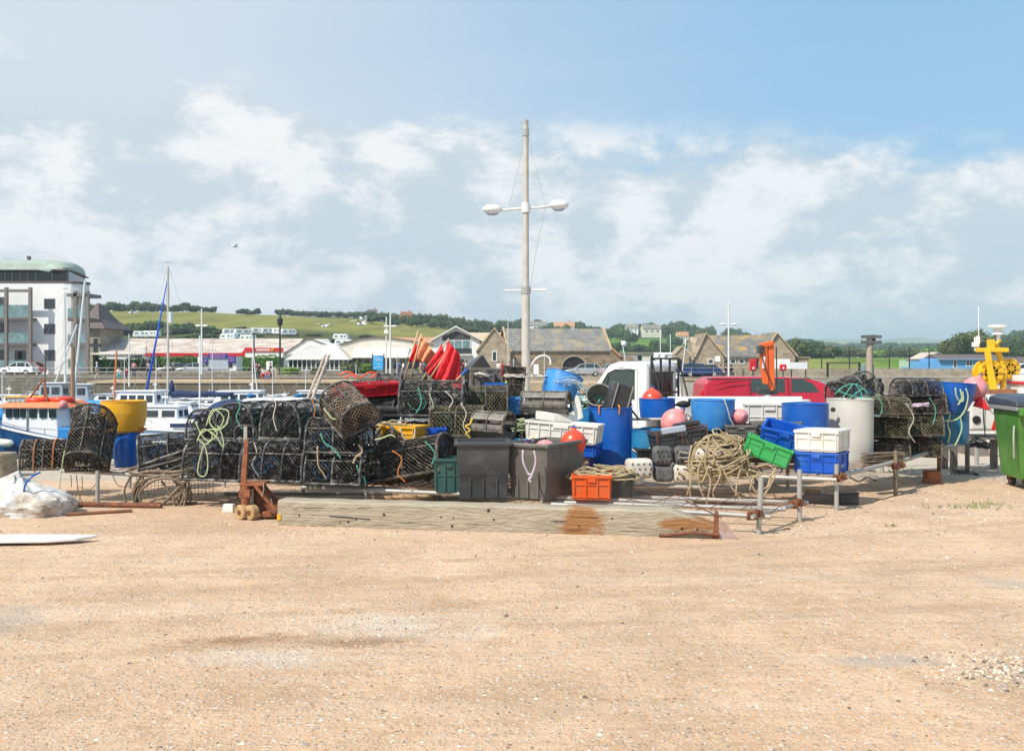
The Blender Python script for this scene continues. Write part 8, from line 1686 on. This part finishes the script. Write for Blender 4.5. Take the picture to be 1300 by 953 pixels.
# ground bits on the right
t=thing('black_battery_box','black plastic box on the gravel by the rack corner','box',G(1078,641)+Vector((0,.1,0)),R(8),s=.8); MB().b2(-.17,.17,-.12,.12,0,.19).build('body',M['blk'],t,bevel=.02); MB().b2(-.18,.18,-.13,.13,.19,.21).build('lid',M['blk'],t,bevel=.005)
for px,py,s,l_,m in ((1183,613,(.24,.2,.2),'rusty brown block under the right rack leg','rustor'),(1032,628,(.22,.12,.09),'small red brick fragment under the rack','orangetile'),(1042,638,(.5,.2,.12),'weathered timber block behind the rack corner posts','brownwood'),(1098,604,(.3,.25,.14),'pale rubble lump under the right rack','concrete'),(1000,672,(.06,.05,.02),'small rusty clamp fallen on the gravel','rust'),(291,650,(.15,.10,.11),'short pale wood block left of the pallet jack','whitep')):
    g=G(px,py); tag(MB().box((0,0,s[2]/2),s,tx=.92,ty=.9).build('ground_block',M[m],bevel=.012),l_,'block').location=g; C.objects[-1].rotation_euler=(0,0,R(px%40-20))
ropecoil('loose_strap',[G(1078,606)+Vector((0,0,.015)),G(1090,612)+Vector((0,0,.02)),G(1100,607)+Vector((0,0,.015)),G(1112,611)+Vector((0,0,.01))],.010,M['rubber'],'thin black strap lying on the gravel by the milky drum rack',cat='strap')
# ---- timber beam
def beam():
    a=G(352,667); b_=G(912,684); L_=(b_-a).length; ang=math.atan2(b_.y-a.y,b_.x-a.x); t=thing('timber_beam','long heavy weathered timber beam lying on the gravel in front of the rack','timber beam',(a.x,a.y+.02,0),ang)
    wm_=mat('weathered_timber',(.44,.385,.29),.9,col2=(.27,.225,.16),vs=3.2,stretch=(.8,4,4),bump=.35,bs=9,thr=(.3,.75)); n=wm_.node_tree.nodes; l=wm_.node_tree.links; b=n['Principled BSDF']
    tcn=n.new('ShaderNodeTexCoord'); se=n.new('ShaderNodeSeparateXYZ'); l.new(tcn.outputs['Object'],se.inputs[0]); no=n.new('ShaderNodeTexNoise'); no.inputs['Scale'].default_value=3.; no.inputs['Detail'].default_value=8; no.inputs['Roughness'].default_value=.75; l.new(tcn.outputs['Object'],no.inputs['Vector'])
    def mt(op,*a_):
        x=n.new('ShaderNodeMath'); x.operation=op
        for i,v in enumerate(a_):
            if isinstance(v,(int,float)): x.inputs[i].default_value=v
            else: l.new(v,x.inputs[i])
        return x.outputs[0]
    def patch(cx,cz,rx,rz):
        u_=mt('DIVIDE',mt('SUBTRACT',se.outputs[0],cx),rx); v=mt('DIVIDE',mt('SUBTRACT',se.outputs[2],cz),rz); q=mt('ADD',mt('SQRT',mt('ADD',mt('MULTIPLY',u_,u_),mt('MULTIPLY',v,v))),mt('MULTIPLY',mt('SUBTRACT',no.outputs[0],.5),3.4)); x=n.new('ShaderNodeMapRange'); x.inputs[1].default_value=1.25; x.inputs[2].default_value=.65; l.new(q,x.inputs[0]); return x.outputs[0]
    f=mt('MAXIMUM',patch(L_*.715,.14,.24,.22),patch(L_-.28,.15,.36,.07)); old=b.inputs['Base Color'].links[0].from_socket
    mx=n.new('ShaderNodeMix'); mx.data_type='RGBA'; l.new(f,mx.inputs[0]); l.new(old,mx.inputs[6]); mx.inputs[7].default_value=(.30,.145,.055,1); l.new(mx.outputs[2],b.inputs['Base Color'])
    H_=.30; Wd=.30; rings=[]; k=60; rr=random.Random(2)
    for i in range(k+1):
        x=L_*i/k; e=.003*math.sin(i*1.1)+rr.uniform(-.001,.001); taper=1 if i<k-4 else 1-.5*((i-k+4)/4)**1.5*0
        top=H_+e-(.0 if x<L_*.9 else (x-L_*.9)*.32); rings.append([(x,0+e,0),(x,-.004+e,.02),(x,.0-e,H_*.5),(x,-.003,top-.025),(x,.03,top),(x,Wd-.03,top),(x,Wd,top-.03),(x,Wd,.0)])
    MB().loft(rings).build('timber',wm_,t,smooth=30,bevel=0)
    mb=MB()
    for i in range(16):
        x=rr.uniform(.1,L_-.4); z=rr.uniform(.03,.26); l_=rr.uniform(.04,.35); mb.box((x,-.001,z),(l_,.006,rr.uniform(.002,.005)),(0,rr.uniform(-.06,.06),0))
    for i in range(14): x=rr.uniform(.1,L_-.2); z=rr.uniform(.05,.25); mb.cyl((x,-.009,z),(x,.01,z),rr.uniform(.008,.018),n=8)
    mb.build('cracks_and_bolt_holes',M['dark'],t)
    mb=MB(); mb.box((.9,-.006,.12),(.5,.010,.008),(0,.05,0)); mb.build('edge_split',M['dark'],t)
    mb=MB(); mb.prism([(L_-.06,.0),(L_+.01,.0),(L_+.01,.26),(L_-.03,.27)],-.02,Wd+.01,'y'); mb.build('end_plate',M['rust'],t,bevel=.004)
    mb=MB(); mb.loft([[(L_+.01,-.02,0),(L_+.22,-.02,0.0),(L_+.10,-.02,.16),(L_+.02,-.02,.22)],[(L_+.01,.0,0),(L_+.22,.0,0.0),(L_+.10,.0,.16),(L_+.02,.0,.22)]]); mb.build('bent_metal_flap',mat('pale_lilac_metal',(.45,.40,.42),.5,col2=(.3,.16,.08),vs=8),t)
    mb=MB(); mb.tube([(L_-.65,-.03,.02),(L_-.28,-.05,.07),(L_+.02,-.04,.05)],.02,5); mb.build('rotten_splinter',M['rust'],t); mb=MB(); mb.tube([(L_-.36,-.02,.42),(L_+.04,-.03,.24)],.008,5); mb.build('rusty_rod',M['rust'],t)
    MB().box((.02,-.008,.10),(.045,.012,.07)).build('yellow_corner_tag',M['yellow'],t); MB().box((-.004,.16,.14),(.006,.28,.27)).build('end_grain',M['ropeb'],t)
beam()
# ---- pallet jack
def jack():
    g=G(318,660); t=thing('pallet_jack','rusty orange pallet jack with upright grey loop handle left of the timber beam','pallet jack',(g.x-.02,g.y+.1,0),R(0)); z=lambda py: XZ(0,py,g.y)[1]; x=lambda px:(px-650)*g.y/F-t.location.x
    hp=smoothpts([(x(296),0,z(545)),(x(296),0,z(558)),(x(304),0,z(563)),(x(317),0,z(562)),(x(323),0,z(555)),(x(322),0,z(545)),(x(315),0,z(541)),(x(303),0,z(541))],5,closed=True)
    MB().tube(hp,.014,8,closed=True).build('loop_handle',M['blk'],t,smooth=True)
    MB().box((x(309),0,z(551)),(.045,.02,.20)).build('control_lever',M['steel'],t,bevel=.004)
    mb=MB(); a,b_=(x(310.5),0,z(558)),(x(306),0,z(624)); mb.loft([[(b_[0]-.035,-.02,b_[2]),(b_[0]+.035,-.02,b_[2]),(b_[0]+.035,.02,b_[2]),(b_[0]-.035,.02,b_[2])],[(a[0]-.022,-.015,a[2]),(a[0]+.022,-.015,a[2]),(a[0]+.022,.015,a[2]),(a[0]-.022,.015,a[2])]]); mb.build('drawbar',M['rustor'],t,bevel=.004)
    mb=MB(); mb.box((x(309),0,z(627)),(.14,.12,.10)); mb.cyl((x(309),.0,z(648)),(x(309),.0,z(618)),.055,n=14); mb.box((x(309),-.02,z(645)),(.20,.10,.06)); mb.build('hydraulic_unit',M['rustor'],t,bevel=.008)
    mb=MB(); mb.cyl((x(313),.06,z(650)),(x(313),.06,z(622)),.05,n=14); mb.build('pump_cylinder',M['steel'],t)
    mb=MB(); mb.prism([(x(308),z(617)),(x(326),z(615)),(x(352),z(650)),(x(352),z(657)),(x(296),z(655)),(x(304),z(640))],.12,.14,'y'); mb.build('back_plate',M['rust'],t)
    mb=MB(); 
    for y in (-.02,.30): mb.tube([(x(322),y,z(617)),(x(338),y,z(637)),(x(353),y,z(652))],.028,4)
    mb.tube([(x(300),.1,z(645)),(x(294),.1,z(657))],.02,4); mb.box((x(317),.14,z(616)),(.30,.36,.03)); mb.box((x(345),.14,z(654)),(.30,.42,.05)); mb.build('lift_frame',M['rustor'],t,bevel=.004)
    for yy in (-.02,.36): MB().box((x(352)+.35,yy,.10),(.9,.16,.05)).build('fork',M['rust'],t,bevel=.01)
    for k_,(px,yy) in enumerate(((306,-.02),(319.5,-.05))): w_=MB().cyl((x(px)-.03,yy-.07,.093),(x(px)+.03,yy+.01,.093),.093,n=28).build('wheel',mat('tan_nylon_wheel%d'%k_ if 0 else 'tan_nylon_wheel',(.50,.36,.18),.6,col2=(.35,.2,.09),vs=8),t,bevel=.015); MB().cyl((x(px)-.034,yy-.078,.093),(x(px)-.02,yy-.06,.093),.03,n=12).build('hub',M['rust'],w_)
    mb=MB(); mb.tube([(x(333),-.05,z(612)),(x(334),-.06,z(622)),(x(331),-.06,z(630))],.006,5); mb.tube([(x(342),-.02,z(634)),(x(344),-.03,z(640)),(x(340),-.03,z(642)),(x(339),-.02,z(636))],.005,4,closed=True); mb.build('chain_link',M['steel'],t)
jack()
# poles lying on the gravel behind
for i,(a,b_,r_,m,l_) in enumerate((((285,628),(505,628),.022,'steel','pale pole lying on the gravel under the rack, rear one'),((330,640),(560,632),.03,'coping','pale wooden pole lying just behind the timber beam'),((285,641),(372,636),.018,'ropeb','thin brown pole crossing behind the pallet jack'))):
    A_,B_=G(*a),G(*b_); tag(MB().cyl(A_+Vector((0,0,r_)),B_+Vector((0,0,r_)),r_,n=10).build('ground_pole',M[m],smooth=40),l_,'pole')
# ---- wheelie bin
d=15.6; t=thing('wheelie_bin','large green four-wheeled bin with dark grey lid at the right edge','wheelie bin',(P(1318,0,d).x,d+.2,0),R(-4)); z=lambda py: XZ(0,py,d)[1]; x=lambda px:(px-650)*d/F-t.location.x
xa,xb,ya,yb=x(1287),x(1287)+1.22,-.42,.55
mb=MB(); mb.loft([[(xa+.09,ya+.1,z(608)),(xb-.09,ya+.1,z(608)),(xb-.09,yb-.1,z(608)),(xa+.09,yb-.1,z(608))],[(xa,ya,z(521)),(xb,ya,z(521)),(xb,yb,z(521)),(xa,yb,z(521))]]); mb.build('body',M['bingreen'],t,bevel=.03,seg=3)
mb=MB(); mb.loft([[(xa-.05,ya-.06,z(521)),(xb+.05,ya-.06,z(521)),(xb+.05,yb+.05,z(521)),(xa-.05,yb+.05,z(521))],[(xa-.05,ya-.06,z(515)),(xb+.05,ya-.06,z(515)),(xb+.05,yb+.05,z(515)),(xa-.05,yb+.05,z(515))]]); mb.build('rim',mat('grey_bin_rim',(.26,.27,.28),.5),t,bevel=.012)
mb=MB(); mb.loft([[(xa-.06,ya-.08,z(515)),(xb+.06,ya-.08,z(515)),(xb+.06,yb+.05,z(515)),(xa-.06,yb+.05,z(515))],[(xa-.05,ya-.06,z(509)),(xb+.05,ya-.06,z(509)),(xb+.05,yb,z(505)),(xa-.05,yb,z(505))],[(xa+.05,ya+.2,z(503)),(xb-.05,ya+.2,z(503)),(xb-.05,yb-.1,z(501)),(xa+.05,yb-.1,z(501))]]); ld=mb.build('lid',mat('slate_grey_bin_lid',(.055,.065,.085),.4,var=.2,vs=4),t,bevel=.015)
mb=MB(); 
for k_ in range(4): mb.box((xa+.18+k_*.28,ya+.0,z(509.5)),(.03,.3,.02),(R(-30),0,0))
mb.build('lid_rib',M['blk'],ld,bevel=.006)
mb=MB(); mb.box((xa+.08,ya-.10,z(522)),(.22,.10,.12)); mb.build('lifting_lug',M['bingreen'],t,bevel=.02)
mb=MB(); mb.tube(smoothpts([(xa-.02,ya+.1,z(540)),(xa-.06,ya+.02,z(560)),(xa-.04,ya+.05,z(580))],4),.014,6); mb.build('side_handle',M['steel'],t)
mb=MB()
for k_ in range(7): mb.box((xa+.12+k_*.028,ya+.075,z(605)),(.010,.03,.05))
mb.build('base_teeth',M['bingreen'],t)
for xx,yy in ((xa+.22,ya+.2),(xb-.2,ya+.2),(xa+.22,yb-.2),(xb-.2,yb-.2)):
    w_=MB().cyl((xx-.03,yy,.095),(xx+.03,yy,.095),.095,n=24).build('wheel',M['rubber'],t,bevel=.01); MB().cyl((xx-.035,yy,.095),(xx+.035,yy,.095),.04,n=12).build('hub',M['steel'],w_)
    mb=MB(); mb.b2(xx-.05,xx-.035,yy-.05,yy+.08,.09,z(607)); mb.b2(xx+.035,xx+.05,yy-.05,yy+.08,.09,z(607)); mb.b2(xx-.06,xx+.06,yy-.06,yy+.08,z(609)-.0,z(607)); mb.build('castor_fork',M['rust'],t)
# weeds
def weeds():
    rr=random.Random(8); mb=MB()
    for (px,py,nx_,sp) in ((1235,643,60,.30),(1255,640,30,.15),(1215,645,30,.25),(1165,606,50,.3),(1118,600,50,.25),(1150,597,30,.2),(1130,668,12,.05),(225,628,60,.5),(100,590,80,.5),(60,592,60,.4),(300,622,30,.5),(1297,575,50,.2),(1270,596,20,.2)):
        g=G(px,py)
        for i in range(nx_):
            x_=g.x+rr.gauss(0,sp); y_=g.y+rr.gauss(0,sp*.35); h=rr.uniform(.02,.07); a=rr.random()*6.3; dx,dy=math.cos(a),math.sin(a); mb.m=rr.choice((0,1,1)); mb.add([(x_-dy*.006,y_+dx*.006,0),(x_+dy*.006,y_-dx*.006,0),(x_+dx*h*.6,y_+dy*h*.6,h)],[(0,1,2)]); mb.add([(x_+dx*.01,y_+dy*.01,h*.4),(x_+dx*.03-dy*.012,y_+dy*.03+dx*.012,h*.5),(x_+dx*.05,y_+dy*.05,h*.45),(x_+dx*.03+dy*.012,y_+dy*.03-dx*.012,h*.5)],[(0,1,2,3)])
    tag(mb.build('weeds',[mat('weed_green',(.10,.20,.03),.7),mat('weed_yellow_green',(.24,.28,.06),.7)]),'thin tufts of weeds and low grass growing in the gravel','weeds',kind='stuff')
weeds()
